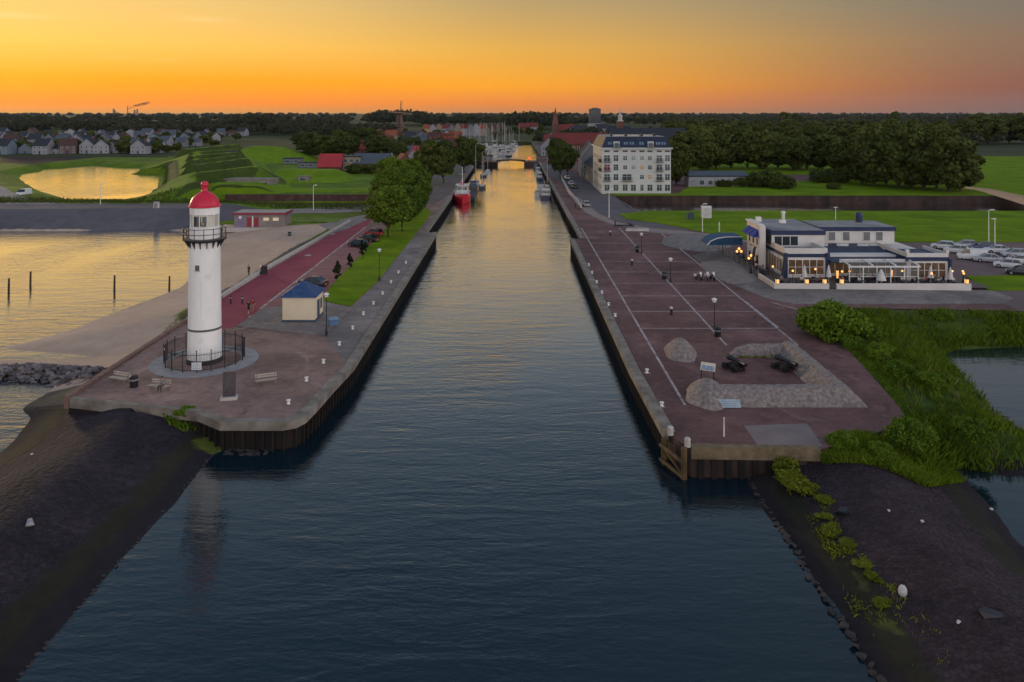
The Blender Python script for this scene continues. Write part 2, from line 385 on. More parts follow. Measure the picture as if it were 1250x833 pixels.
def lawnmat(name, ca, cb, cw):
    m = bpy.data.materials.new(name); N, L = nodes(m); b = N['Principled BSDF']; b.inputs['Roughness'].default_value = .95; b.inputs['Specular IOR Level'].default_value = .1
    tc = N.new('ShaderNodeTexCoord')
    def nz(sc, det, stretch=None):
        n = N.new('ShaderNodeTexNoise'); n.inputs['Scale'].default_value = sc; n.inputs['Detail'].default_value = det; n.inputs['Roughness'].default_value = .65
        if stretch: mp = N.new('ShaderNodeMapping'); mp.inputs['Scale'].default_value = stretch; L.new(tc.outputs['Object'], mp.inputs[0]); L.new(mp.outputs[0], n.inputs['Vector'])
        else: L.new(tc.outputs['Object'], n.inputs['Vector'])
        return n.outputs['Fac']
    def rng(src, a, b_, lo=0, hi=1):
        r = N.new('ShaderNodeMapRange'); r.inputs['From Min'].default_value = a; r.inputs['From Max'].default_value = b_; r.inputs['To Min'].default_value = lo; r.inputs['To Max'].default_value = hi; L.new(src, r.inputs['Value']); return r.outputs[0]
    def mix(f, a, b_, mode='MIX'):
        x = N.new('ShaderNodeMix'); x.data_type = 'RGBA'; x.blend_type = mode
        if isinstance(f, float): x.inputs[0].default_value = f
        else: L.new(f, x.inputs[0])
        for q, k in ((a, 6), (b_, 7)):
            if isinstance(q, tuple): x.inputs[k].default_value = (*q, 1)
            else: L.new(q, x.inputs[k])
        return x.outputs[2]
    c = mix(rng(nz(.12, 8), .36, .64), ca, cb)
    c = mix(rng(nz(.045, 6), .56, .72, 0, .55), c, cw)
    c = mix(rng(nz(.9, 6), .55, .8, 0, .5), c, tuple(x*.55 for x in ca))
    c = mix(1.0, c, rng(nz(1.0, 2, (.02, .45, 1)), .35, .65, .86, 1.12), 'MULTIPLY')
    fine = nz(7, 6); c = mix(1.0, c, rng(fine, .3, .7, .72, 1.25), 'MULTIPLY')
    L.new(c, b.inputs['Base Color']); bp = N.new('ShaderNodeBump'); bp.inputs['Strength'].default_value = .7; bp.inputs['Distance'].default_value = .12; L.new(fine, bp.inputs['Height']); L.new(bp.outputs[0], b.inputs['Normal'])
    return m
M_lawn = lawnmat('mown lawn', (.090, .165, .002), (.165, .26, .002), (.18, .20, .010))
M_rough_grass = mat('rough grass', GRASS_A, .9, col2=GRASS_B, scale=.35, bump=.6, bscale=5, detail=8)
M_ground = zmat('left ground', [
    (None, GRASS_A, GRASS_B, .55, .9, .5, 0),
    ('d_brown', (.022, .014, .013), (.055, .034, .028), .8, .9, .6, 2.5),
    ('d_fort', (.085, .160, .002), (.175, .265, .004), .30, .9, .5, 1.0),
    ('d_steep_shade', (.022, .040, .004), (.058, .085, .010), .7, .9, .8, .5),  # shade of the steep rampart faces, put into the grass colour
    ('d_asphalt', (.085, .078, .09), (.135, .125, .14), .35, .8, .1, .8),
    ('d_stone', (.055, .045, .035), (.13, .105, .085), 1.2, .9, .5, 1.6),
    ('d_sand', (.40, .275, .205), (.54, .39, .295), .5, .95, .25, 1.5),
    ('d_basalt', (.016, .012, .017), (.044, .033, .042), 1.6, .8, .7, 1.0),
    ('d_algae', (.015, .014, .010), (.032, .029, .016), 1.4, .8, .7, 1.6),
    ('d_wet', (.011, .009, .013), (.022, .018, .024), 1.6, .55, .5, .6),
    ('d_weed', (.05, .075, .012), (.11, .13, .02), 1.8, .9, .7, 1.6),
    ('d_path', (.21, .19, .19), (.28, .255, .25), .6, .9, .1, .3)])
M_groundR = zmat('right bank', [
    (None, (.025, .045, .008), (.07, .115, .016), .7, .9, .6, 0),
    ('d_basalt', (.022, .014, .018), (.056, .036, .044), 1.5, .85, .7, 1.6),
    ('d_algae', (.015, .014, .010), (.032, .028, .016), 1.4, .8, .7, 1.6),
    ('d_wet', (.010, .008, .010), (.022, .016, .02), 1.6, .5, .5, .6),
    ('d_weed', (.05, .06, .012), (.11, .115, .03), 2.0, .9, .7, 3.0)])
def paving(name, a, b, sz=.22, mortar=(.6, .6, .6), big=.10):
    m = bpy.data.materials.new(name); N, L = nodes(m); bs = N['Principled BSDF']; bs.inputs['Roughness'].default_value = .85; bs.inputs['Specular IOR Level'].default_value = .2
    tc = N.new('ShaderNodeTexCoord')
    br = N.new('ShaderNodeTexBrick'); br.inputs['Scale'].default_value = 1.0; br.inputs['Brick Width'].default_value = sz; br.inputs['Row Height'].default_value = sz*.5
    br.inputs['Mortar Size'].default_value = .006
    br.inputs['Color1'].default_value = (*a, 1); br.inputs['Color2'].default_value = (*b, 1); br.inputs['Mortar'].default_value = (*[x*.55 for x in a], 1)
    L.new(tc.outputs['Object'], br.inputs['Vector'])
    cur = br.outputs['Color']
    for scl, lo, hi, det in ((big, .62, 1.30, 8), (1.1, .82, 1.18, 6), (.025, .8, 1.2, 2)):
        nz = N.new('ShaderNodeTexNoise'); nz.inputs['Scale'].default_value = scl; nz.inputs['Detail'].default_value = det; nz.inputs['Roughness'].default_value = .6
        L.new(tc.outputs['Object'], nz.inputs['Vector'])
        mr = N.new('ShaderNodeMapRange'); mr.inputs['From Min'].default_value = .3; mr.inputs['From Max'].default_value = .7; mr.inputs['To Min'].default_value = lo; mr.inputs['To Max'].default_value = hi
        L.new(nz.outputs['Fac'], mr.inputs['Value'])
        mx = N.new('ShaderNodeMix'); mx.data_type = 'RGBA'; mx.blend_type = 'MULTIPLY'; mx.inputs[0].default_value = 1
        L.new(cur, mx.inputs[6]); L.new(mr.outputs[0], mx.inputs[7]); cur = mx.outputs[2]
    for scl, thr, colr, am in ((.35, .60, tuple(x*.35 for x in a), .65), (.16, .62, tuple(min(1, x*1.5+.03) for x in a), .5), (2.2, .68, tuple(x*.4 for x in a), .6)):
        nz = N.new('ShaderNodeTexNoise'); nz.inputs['Scale'].default_value = scl; nz.inputs['Detail'].default_value = 9; nz.inputs['Roughness'].default_value = .7; nz.inputs['Distortion'].default_value = .8
        L.new(tc.outputs['Object'], nz.inputs['Vector'])
        mr = N.new('ShaderNodeMapRange'); mr.inputs['From Min'].default_value = thr-.06; mr.inputs['From Max'].default_value = thr+.06; mr.inputs['To Max'].default_value = am
        L.new(nz.outputs['Fac'], mr.inputs['Value'])
        mx = N.new('ShaderNodeMix'); mx.data_type = 'RGBA'; L.new(mr.outputs[0], mx.inputs[0]); L.new(cur, mx.inputs[6]); mx.inputs[7].default_value = (*colr, 1); cur = mx.outputs[2]
    L.new(cur, bs.inputs['Base Color']); return m
M_brickL = paving('clay brick paving', (.300, .195, .165), (.255, .16, .14))
M_brickR = paving('dark clay brick paving', (.190, .100, .092), (.150, .080, .078))
M_greypave = paving('grey setts', (.245, .205, .19), (.20, .172, .165), .2)
M_asphalt = mat('asphalt', (.075, .065, .075), .85, col2=(.115, .10, .11), scale=.2, detail=8)
M_pinkpath = mat('light concrete path', (.19, .16, .15), .9, col2=(.26, .22, .20), scale=.3, detail=8)
M_redroad = mat('red asphalt', (.205, .022, .045), .85, col2=(.29, .040, .068), scale=.22, detail=8, bump=.1, bscale=8)
M_sand = mat('beach sand', (.26, .19, .14), .95, col2=(.36, .27, .2), scale=.6, bump=.3, detail=8)
M_conc = mat('weathered concrete', (.12, .10, .082), .85, col2=(.27, .235, .20), scale=.7, bump=.2, detail=8)
M_conc_light = mat('pale concrete', (.36, .33, .30), .85, col2=(.5, .46, .42), scale=1.2, detail=7)
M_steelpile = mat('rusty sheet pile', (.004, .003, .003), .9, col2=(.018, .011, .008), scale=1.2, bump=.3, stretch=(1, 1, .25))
M_cobble = mat('rubble masonry', (.13, .105, .10), .9, col2=(.30, .25, .23), scale=3.2, bump=1.0, bscale=3.5, detail=6)
M_line = mat('worn pale line', (.20, .13, .13), .8, col2=(.50, .44, .44), scale=1.0, detail=9)
M_far = zmat('far land', [(None, (.018, .030, .008), (.05, .07, .016), .02, .9, .1, 0)])
M_quaydark = mat('quay street', (.085, .068, .07), .85, col2=(.13, .10, .10), scale=.12, detail=8)
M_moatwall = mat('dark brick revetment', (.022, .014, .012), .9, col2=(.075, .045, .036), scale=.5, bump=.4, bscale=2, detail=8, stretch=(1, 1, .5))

# ---------------------------------------------------------------- water
o = MB(); o.add([(-22000,-300,WZ),(22000,-300,WZ),(22000,2000,WZ),(-22000,2000,WZ)], [(0,1,2,3)])
struct(o.build('water', M_water))

# ---------------------------------------------------------------- left ground (beach, dyke, breakwater, ramparts)
w = lambda px, py: G2(px, py, WZ)
INLET = smooth_poly([w(-1500,283), w(0,282), w(110,281), w(204,281), w(236,288), w(256,301), w(250,322), w(228,346), w(180,366), w(130,386), w(80,405), w(0,424), w(-200,440), (-400,95)], 5)
INLETB = smooth_poly([w(-300,452), w(20,459), w(64,467), w(62,478), w(30,498), w(38,510), w(28,526), w(0,553), (-43.6,52), (-43,20), (-200,20), (-220,75)], 5)
CHAN = [(-24.6,-10), (-24.6,66.6), (40,66.6), (40,-10)]
POND = smooth_poly([w(24,216), w(36,211), w(48,210.5), w(58,206), w(85,205), w(110,202.5), w(122,204), w(150,205), w(168,206), w(172,210), w(160,213), w(190,213), w(194,216), w(191,232), w(188,240), w(176,242), w(168,248), w(140,248.5), w(85,248.5), w(76,242), w(45,232), w(30,223)], 5)
MOAT = [(-92,226), (-38,226), (-38,249.6), (-92,249.6)]
PIERW = [G2(84,487), G2(228,393), G2(268,365), G2(330,330), G2(440,265)]
def ridge(a, b, za, zb, hw, sl, slr=None):       # slr: slope on the right hand side of a->b
    return (a, b, za, zb, hw, sl, slr)
def gz(px, py, z): return G2(px, py, z)
RIDGES = [
    ridge((-96,236), gz(243,186,7), 4.8, 7.4, 1.2, .34, 1.1),
    ridge((-96,236), (-78,262), 3.2, 2.0, 2, .4),
    ridge((-92,262), (-150,420), 3.0, 3.0, 9, .45),
    ridge(gz(243,209,7), gz(312,202.5,7), 6.6, 7, 1.0, 1.3), ridge(gz(312,202.5,7), gz(342,216,2.0), 7, 1.6, .8, .5),
    ridge(gz(232,204.5,7), gz(300,198.5,6), 7.8, 7.8, .9, 1.5),
    ridge(gz(232,198,7), gz(294,191.5,7), 7.8, 7.8, .9, 1.5),
    ridge(gz(233,192.5,7), gz(292,187.5,7), 7.8, 7.8, .9, 1.5),
    ridge(gz(235,188,7), gz(290,183.5,7), 7.8, 7.8, .9, 1.5),
    ridge(gz(224,183,7), gz(292,176.5,7), 7.4, 7.4, .9, 1.2),
    ridge(gz(352,206.5,4), gz(402,207,4), 4, 4, 3, .42), ridge(gz(402,207,4), gz(420,216,1), 4, 1, 2, .42),
    ridge(gz(312,178.5,8), gz(342,179.5,7.5), 8, 7.5, 2, .34), ridge(gz(300,184,6), gz(312,178.5,8), 3, 8, 1.5, .34),
    ridge(gz(300,172,6), gz(350,171,6), 6, 6, 3, .35),
    ridge((-70,262), (-40,262), .9, .5, 3, .3), ridge((-100,300), (-70,300), 2, 1, 6, .3),
]
QL0 = [G2(84,487), G2(245,503.5), (-20,66.6), (-10,80), (-10,222), (-37.5,222), (-37.5,200), G2(428,271), G2(330,326.5), G2(270,362), G2(228,391)]
def left_z(X, Y):
    dI = -sdist(INLET, X, Y); dB = -sdist(INLETB, X, Y); dC = -sdist(CHAN, X, Y); dP = -sdist(POND, X, Y); dM = -sdist(MOAT, X, Y)
    sI = .15 + (.34-.15)*sstep(184, 192, Y)
    z = WZ + sI*dI
    z = smin(z, WZ+.24*dB, .5); z = smin(z, WZ+.24*dC, .5)
    z = smin(z, WZ+.30*dP, .4)
    sM = np.where(Y > 238, 4.0, .8); z = np.minimum(z, WZ+sM*np.where(dM < 0, dM, dM)+np.where(dM > 0, .0, 0))
    cap = -.06 + 1.5*(1-sstep(-80, -62, X))*sstep(186, 196, Y)*(1-sstep(214, 232, Y))
    cap = np.where((Y < 76), -.16 - .35*(1-sstep(40, 70, Y)), cap)
    z = smin(z, cap, .25)
    z = np.maximum(z, -5.0)
    n = (vnoise(X, Y, 7, 3)-.5)*.22 + (vnoise(X, Y, 2.6, 4)-.5)*.10
    z = z + n*np.clip((cap - WZ), 0, 1)*np.where(Y < 240, .6, 1)
    h = np.full(X.shape, -9.0)
    wob = (vnoise(X, Y, 9, 5)-.5)*.5
    for a, b, za, zb, hw, sl, slr in RIDGES:
        d, t = segdist(a, b, X, Y)
        if slr: sl = np.where((b[0]-a[0])*(Y-a[1])-(b[1]-a[1])*(X-a[0]) < 0, slr, sl)
        h = np.maximum(h, (za+(zb-za)*t) - sl*np.maximum(0, d-hw+wob))
    inq = sdist(QL0, X, Y)
    z = np.where(inq > .6, np.minimum(z, -1.2), z)
    fort = (Y > 214) & (dP > 3) & ((dM > 3) | (Y < 226))
    fz = np.where(fort, h*np.clip((dP-1)/6, 0, 1), -9)
    return np.maximum(z, fz)
SANDP = [G2(-400,438,-1), G2(0,440,-1), G2(112,440,-1), G2(165,415,-1), G2(232,372), G2(266,350), G2(330,316), G2(396,282), G2(408,272), G2(380,274), (-52,181.5), (-64,181.5), (-74,189), (-90,190), (-200,188), (-420,188)]
STONEP = [G2(84,487), G2(230,395), G2(270,366), G2(405,288), G2(405,281), G2(330,313), G2(264,349), G2(228,375), G2(150,425), G2(100,452), G2(45,466), G2(10,470), G2(-10,520), G2(60,520)]
ASPH = [(-420,187), (-90,187), (-62,190), (-56,196), (-56,207), (-75,213), (-150,213), (-420,216)]
BROWN = [w(40,206), w(120,197), w(205,197), w(205,188.5), w(60,188.5), w(0,192), w(0,204)]
PATH = [G2(0,226), G2(18,236), G2(58,250), G2(70,256), G2(0,256), G2(-300,250), G2(-300,222)]
at_brown = lambda X, Y, Z: np.maximum(sdist(BROWN, X, Y), np.where((Y > 242) & (Y < 251.5) & (X > -90) & (X < -36) & (Z < -.15), 1.0, -5.0))
attrsL = dict(
    d_brown=at_brown,
    d_asphalt=lambda X, Y, Z: sdist(ASPH, X, Y),
    d_stone=lambda X, Y, Z: np.maximum(sdist(STONEP, X, Y), np.where((Y < 87) & (Y > 60) & (X < -39), 1.0, -9)),
    d_sand=lambda X, Y, Z: np.maximum(sdist(SANDP, X, Y), np.where((Y > 80) & (Y < 188) & (X < -38), (-.55-Z)*5-(-0), -9)),
    d_basalt=lambda X, Y, Z: np.maximum(74.5+(X+42)*-.16-Y, -9),
    d_wet=lambda X, Y, Z: np.where(Y < 75, (WZ+.35-Z)*4, -5),
    d_algae=lambda X, Y, Z: np.where(Y < 75, (WZ+.75-Z)*3, -5),
    d_weed=lambda X, Y, Z: np.where(Y < 74, 3.2-np.abs(np.hypot((X+24.8)/1.0, (Y-66.5)/.6))-.9, -5),
    d_path=lambda X, Y, Z: sdist(PATH, X, Y),
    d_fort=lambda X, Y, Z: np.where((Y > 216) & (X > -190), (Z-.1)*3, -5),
    d_steep_shade=lambda X, Y, Z: np.where((Y > 216) & (Z > .2), (np.hypot(*np.gradient(Z, 1.25))-.50)*2.2, -5))  # slope mask for the shade painted on steep rampart faces
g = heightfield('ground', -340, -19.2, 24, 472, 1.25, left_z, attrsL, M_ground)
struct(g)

# ---------------------------------------------------------------- right bank
PONDR = smooth_poly([w(1150,431), w(1163,455), w(1188,471), w(1204,494), w(1228,515), w(1275,545), w(1500,570), w(1700,425), w(1300,424), w(1200,426)], 5)
PONDB = smooth_poly([w(1172,573), w(1200,612), w(1225,640), w(1250,668), w(1310,725), (34.5,30), (37,10), (220,10), (220,60), w(1500,585), w(1250,572), w(1212,576)], 5)
CHANR = [(18.3,-20), (18.3,62.6), (-30,62.6), (-30,-20)]
QR0 = [G2(844,546.5), G2(1001,549), G2(1110,516), G2(1098,498), G2(1080,476), G2(1040,432), G2(1005,398), G2(985,375), (12,106), (12,70)]
def right_z(X, Y):
    d1 = -sdist(PONDR, X, Y); d2 = -sdist(PONDB, X, Y); d3 = -sdist(CHANR, X, Y)
    z = smin(WZ+.5*d1, WZ+.27*d2, .4); z = smin(z, WZ+.25*d3, .4)
    cap = np.where(Y < 62, -.35, -.12)
    z = smin(z, cap, .3)
    z = np.maximum(z, -5)
    z = np.where(sdist(QR0, X, Y) > .5, np.minimum(z, -1.2), z)
    return z + ((vnoise(X, Y, 5, 13)-.5)*.22+(vnoise(X, Y, 1.8, 14)-.5)*.10)*np.clip(-.1-z, 0, 1)
BASR = [(10,0), (10,61.5), (24.5,61.2), G2(1010,562,-.6), G2(1085,568,-.6), G2(1172,590,-1.5), G2(1215,640,WZ), G2(1300,720,WZ), (60,0)]
WEEDR = [G2(948,566,-1), G2(985,572,-1), G2(1005,605,-1), G2(1032,650,-1), G2(1075,690,-1), G2(1130,745,-1), G2(1170,800,-1), G2(1120,800,-1), G2(1040,730,-1), G2(1015,665,-1), G2(980,615,-1)]
attrsR = dict(d_basalt=lambda X, Y, Z: sdist(BASR, X, Y), d_wet=lambda X, Y, Z: np.where((Y < 64), (WZ+.3-Z)*4, -5), d_algae=lambda X, Y, Z: np.where((Y < 64), (WZ+.7-Z)*3, -5),
    d_weed=lambda X, Y, Z: sdist(WEEDR, X, Y)*.6-.9)
struct(heightfield('bank', 12.5, 130, 22, 107, .9, right_z, attrsR, M_groundR))

# ---------------------------------------------------------------- quays and land
QL = [G2(84,487), G2(150,494), G2(190,498), G2(245,503.5), G2(272,515), G2(345,515), G2(358,513), G2(368,508), G2(382,494), G2(400,474), (-16.7,81), (-16.7,171), (-19,171.5), (-19,415), (-8,415), (-8,430), (-22,430), (-70,446), (-70,470), (-56,470), (-45,345), (-37.5,255), (-37.5,200), G2(428,271), G2(330,326.5), G2(270,362), G2(228,391)]
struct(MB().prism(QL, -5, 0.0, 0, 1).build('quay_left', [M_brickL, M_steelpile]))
QR = [G2(816,528), G2(828,538), G2(844,546.5), G2(1001,549), G2(1110,516), G2(1098,498), G2(1080,476), G2(1040,432), G2(1005,398), G2(985,375), G2(1250,380), (200,103), (200,208), (34,208), (32,214), (32,245), (420,245), (420,469), (14.5,469), (14.5,430), (6.6,430), (6.6,415), (14.5,415), (14.5,163), (12.3,162), (12.3,80)]
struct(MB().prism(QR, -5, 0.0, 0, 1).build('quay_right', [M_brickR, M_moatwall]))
FARP = [(-24000,471), (-70.2,471), (-70.2,705), (17,705), (17,471), (24000,471), (24000,26000), (-24000,26000)]
struct(MB().prism(FARP, -5, -.004, 0, 0).build('far_land', M_far))
o = MB(); o.prism([(-24000,300),(-345,300),(-345,471),(-24000,471)], -5, -.01); o.prism([(421,100),(24000,100),(24000,470),(421,470)], -5, -.01)
struct(o.build('side_land', M_far))
# capping beams and sheet piles along both quays
def offset_strip(pts, wdt, side):             # polygon strip to one side of a line
    P = [Vector((p[0], p[1])) for p in pts]; out = []
    for i, p in enumerate(P):
        d = (P[min(i+1, len(P)-1)]-P[max(i-1, 0)]).normalized(); n = Vector((-d.y, d.x))*side
        out.append(tuple(p+n*wdt))
    return out
def strip(mb, pts, w0, w1, z0, z1, mi=0):
    a = offset_strip(pts, w0, 1); b = offset_strip(pts, w1, 1)
    for i in range(len(pts)-1):
        mb.add([(a[i][0],a[i][1],z0),(a[i+1][0],a[i+1][1],z0),(b[i+1][0],b[i+1][1],z0),(b[i][0],b[i][1],z0),
                (a[i][0],a[i][1],z1),(a[i+1][0],a[i+1][1],z1),(b[i+1][0],b[i+1][1],z1),(b[i][0],b[i][1],z1)],
               [(3,2,1,0),(4,5,6,7),(0,1,5,4),(1,2,6,5),(2,3,7,6),(3,0,4,7)], mi)
def resample(pts, step):
    out = []; 
    for a, b in zip(pts[:-1], pts[1:]):
        a, b = Vector(a), Vector(b); n = max(1, int((b-a).length/step))
        for k in range(n): out.append((tuple(a+(b-a)*k/n), (b-a).normalized()))
    return out
def quay_wall(name, label, line, side, zcap=.12):
    t = thing(name, label, 'quay wall')
    m = MB(); strip(m, line, -.42*side, .55*side, -.58, zcap); m.build('capping_beam', M_conc, t)
    m = MB()
    for (p, d) in resample(line, .8):
        n = Vector((-d.y, d.x))*(-side)
        m.T = Matrix.Translation((p[0]+n.x*.03, p[1]+n.y*.03, 0)) @ Matrix.Rotation(math.atan2(d.y, d.x), 4, 'Z')
        m.box(0, .16, -.24, .24, -4.9, -.59)
    m.T = None
    m.build('sheet_piling', M_steelpile, t)
    return t
LQ = [G2(245,504), G2(272,515.3), G2(345,515.3), G2(358,513.2), G2(368,508.2), G2(382,494.2), G2(400,474.2), (-16.69,81), (-16.69,171)]
quay_wall('quay_wall', 'concrete edged sheet pile wall curving round the lighthouse pier', LQ, 1)
quay_wall('quay_wall', 'long rusty quay wall on the left beyond the step near the red ship', [(-18.98,171.5), (-18.98,415)], 1)
RQ = [(12.31,162), (12.31,80), G2(816,528)]
quay_wall('quay_wall', 'sheet pile wall with pale beam along the right brick plaza', RQ, 1)
quay_wall('quay_wall', 'quay wall on the right below the street with moored boats', [(14.52,415), (14.52,163)], 1)
t = thing('quay_wall', 'short front wall of the right plaza with timber facing', 'quay wall')
m = MB(); strip(m, [G2(844,546.6), G2(1001,549.1)], -.12, .55, -.85, .1); m.build('capping_beam', mat('ochre stained concrete', (.10,.075,.04), .9, col2=(.2,.15,.09), scale=1.5, bump=.3), t)
m = MB()
for i in range(9): m.box(14.4+i*1.05, 14.85+i*1.05, 60.75, 61.0, -4.9, -.86)
m.build('sheet_piling', M_steelpile, t)
# ---------------------------------------------------------------- flat surfaces laid on the quays (4 mm steps)
def sheet(name, poly, z, m, thick=None, bev=0):
    o = MB().prism(poly, (z-thick) if thick else None, z).build(name, m); return struct(o)
ROAD = [G2(232,399), G2(262,404), G2(290,399), G2(322,374), G2(385,326), G2(447,277), G2(459,263), (-39.5,206), (-37.4,200), G2(430,272), G2(332,328), G2(273,363), G2(231,392)]
sheet('road', ROAD, .004, M_redroad)
LAWN = [G2(393,367), G2(408,371), G2(428,374.5), G2(462,343), G2(490,307), G2(509,284), (-20.8,200), (-22.5,213), (-33,213), (-33,205), G2(471,280), G2(440,312), G2(404,350)]
sheet('lawn', LAWN, .10, M_lawn, .1)
PARK = [G2(335,374), G2(393,367), G2(404,350), G2(440,312), G2(466,284), G2(447,277.5), G2(385,326.5), G2(323,374)]
sheet('parking', PARK, .008, mat('parking bay clay brick', (.20,.07,.072), .85, col2=(.27,.11,.105), scale=.3, detail=8))
sheet('pavement', [G2(289,399), G2(330,404), G2(396,411), G2(430,376), G2(408,372), G2(393,368), G2(336,375), G2(318,380)], .12, M_greypave, .12)
# road marks: edge line, bay lines, white studs
m = MB()
a, b = Vector(G2(318,377)), Vector(G2(447,277)); d = (b-a).normalized(); n = Vector((-d.y, d.x))
def line2(m, p, q, wd, z):
    p, q = Vector(p), Vector(q); d = (q-p).normalized(); n = Vector((-d.y, d.x))*wd/2
    m.add([(*(p-n),z),(*(q-n),z),(*(q+n),z),(*(p+n),z)], [(0,1,2,3)])
line2(m, a, b, .38, .016)
Llen = (b-a).length
k = 5.0
while k < Llen-3:
    p = a+d*k; line2(m, p-n*.4, p-n*4.3, .13, .0161+.0001*(int(k) % 2)); k += 2.55
for (px, py) in ((309,386.5), (376,312), (406,286)):
    c = Vector(G2(px, py)); m.add([(c.x+.62*math.cos(t*PI/6), c.y+.8*math.sin(t*PI/6), .014) for t in range(12)], [tuple(range(12))])
struct(m.build('road_marking', M_line))
# path behind the beach + apron at the road head
sheet('path', [(-66,203.5), (-47,203.5), (-39.6,207.5), (-37.6,200.5), (-40,196), (-45,183), (-38.5,171), (-37,175.5), (-34,202.5), (-29,222), (-37.6,222.9), (-66,210)], .02, M_pinkpath)
sheet('verge', [(-52,186), (-41.5,187), (-42,194.5), (-53,195.5)], .045, M_rough_grass)
sheet('street', [(-37.9,224), (-22,224), (-19.8,250), (-19.8,410), (-27,412), (-37,255)], .006, M_quaydark)
# left pier inner court: lighter apron strip along the channel
sheet('promenade', [(-17.4,82), (-17.4,170.8), (-20.6,172), (-20.4,200), (-21,170), G2(505,290), G2(461,345), G2(430,377), G2(397,412)], .005, M_greypave)
# ---------------- right side
def band(name, pts, wd, z, m, closed=False):
    mb = MB(); strip(mb, pts, -wd/2, wd/2, z-.05, z); return struct(mb.build(name, m))
m = MB()
for X in (15.4, 24.0, 32.0):
    line2(m, (X, 88 if X > 20 else 70), (X+.25, 172 if X > 30 else 178), .26, .006)
for i, Y in enumerate((94.9, 103, 111.7, 120, 128.5, 137.5, 147, 157)):
    line2(m, (15.6, Y), (31.8, Y), .24, .0065)
line2(m, G2(910,368), G2(950,400), .24, .007); line2(m, (35.6,108), (37.8,104), .24, .006)
struct(m.build('paving_line', M_line))
# lawns either side of the moat
LLAW = [G2(756,262), (36,208-.4), (199,207.6), (199,158), G2(1145,296), G2(1000,296), G2(905,293), G2(860,284), G2(800,272), G2(765,268)]
sheet('lawn', LLAW, .16, M_lawn, .2)
ULAW = [(32.3,250), (32.2,245.3), (415,245.3), (415,330), (150,330), (95,285), (62,276), (53,251.2), (30,251.6)]
sheet('lawn', ULAW, .25, M_lawn, .3)
sheet('lawn', [(62,330.2), (415,330.2), (415,466), (200,466), (80,400)], .22, M_lawn, .3)
LIGHT = [(20.4,245), (22.2,205), (24.6,188), (31,178), (42,170), (52,160), (46.5,158), (38,166), (28.5,172.5), (22.5,186), (19.2,205), (18.6,245)]
sheet('footpath', LIGHT, .01, M_pinkpath)
sheet('street', [(19.2,400), (28.4,325), (29.5,252), (31.8,246), (33.6,207.8), (37,193), (52,176), (62,168), (62,158), (54,160.5), (43,170.6), (31.6,178.6), (25,188.6), (22.6,205), (20.8,245), (16,330), (15.2,400)], .008, M_asphalt)
# car park behind the restaurant and terrace slope
sheet('car_park', [(66.8,104), (90,113.5), (199,113.5), (199,157.5), (62.5,157.5), (62.5,135), (68,118)], .011, mat('car park brick', (.11,.072,.076), .85, col2=(.15,.10,.10), scale=.2, detail=8))
sheet('lawn', [(69.5,115), (90,115), (150,115), (150,126), (88,125.5), (72,124.8)], .14, M_lawn, .14)
sheet('lawn', [(74,103.6), (150,103.6), (150,110.5), (84,110.5)], .10, M_lawn, .10)
# sloping apron of setts round the terrace
t = MB()
ap = [(33.6,118.5), (35.6,110.4), (38.4,107), (67,107), (70.2,110), (70,115.2), (38.2,114.6), (38.2,122), (39.2,146), (36.6,147), (32.8,143), (32.6,130)]
t.prism(ap, None, .5)
o = t.build('terrace_slope', M_greypave)
for v in o.data.vertices:
    x, y = v.co.x, v.co.y
    if not (38 < x < 70.3 and y > 114) : v.co.z = .012
    else: v.co.z = .40
    if x > 69.9: v.co.z = .1
struct(o)
sheet('gravel_patch', [(33,118), (32.4,131), (32.6,143.5), (35,147.5), (38.9,146), (38.0,122), (37.9,114.5)], .55, M_sand) if False else None
# bare strip at the front edge of the right plaza
sheet('pavement', [G2(908,520), G2(985,517), G2(1005,545.5), G2(926,545)], .006, mat('worn grey concrete paving', (.16,.125,.125), .9, col2=(.215,.175,.17), scale=.4, detail=8))
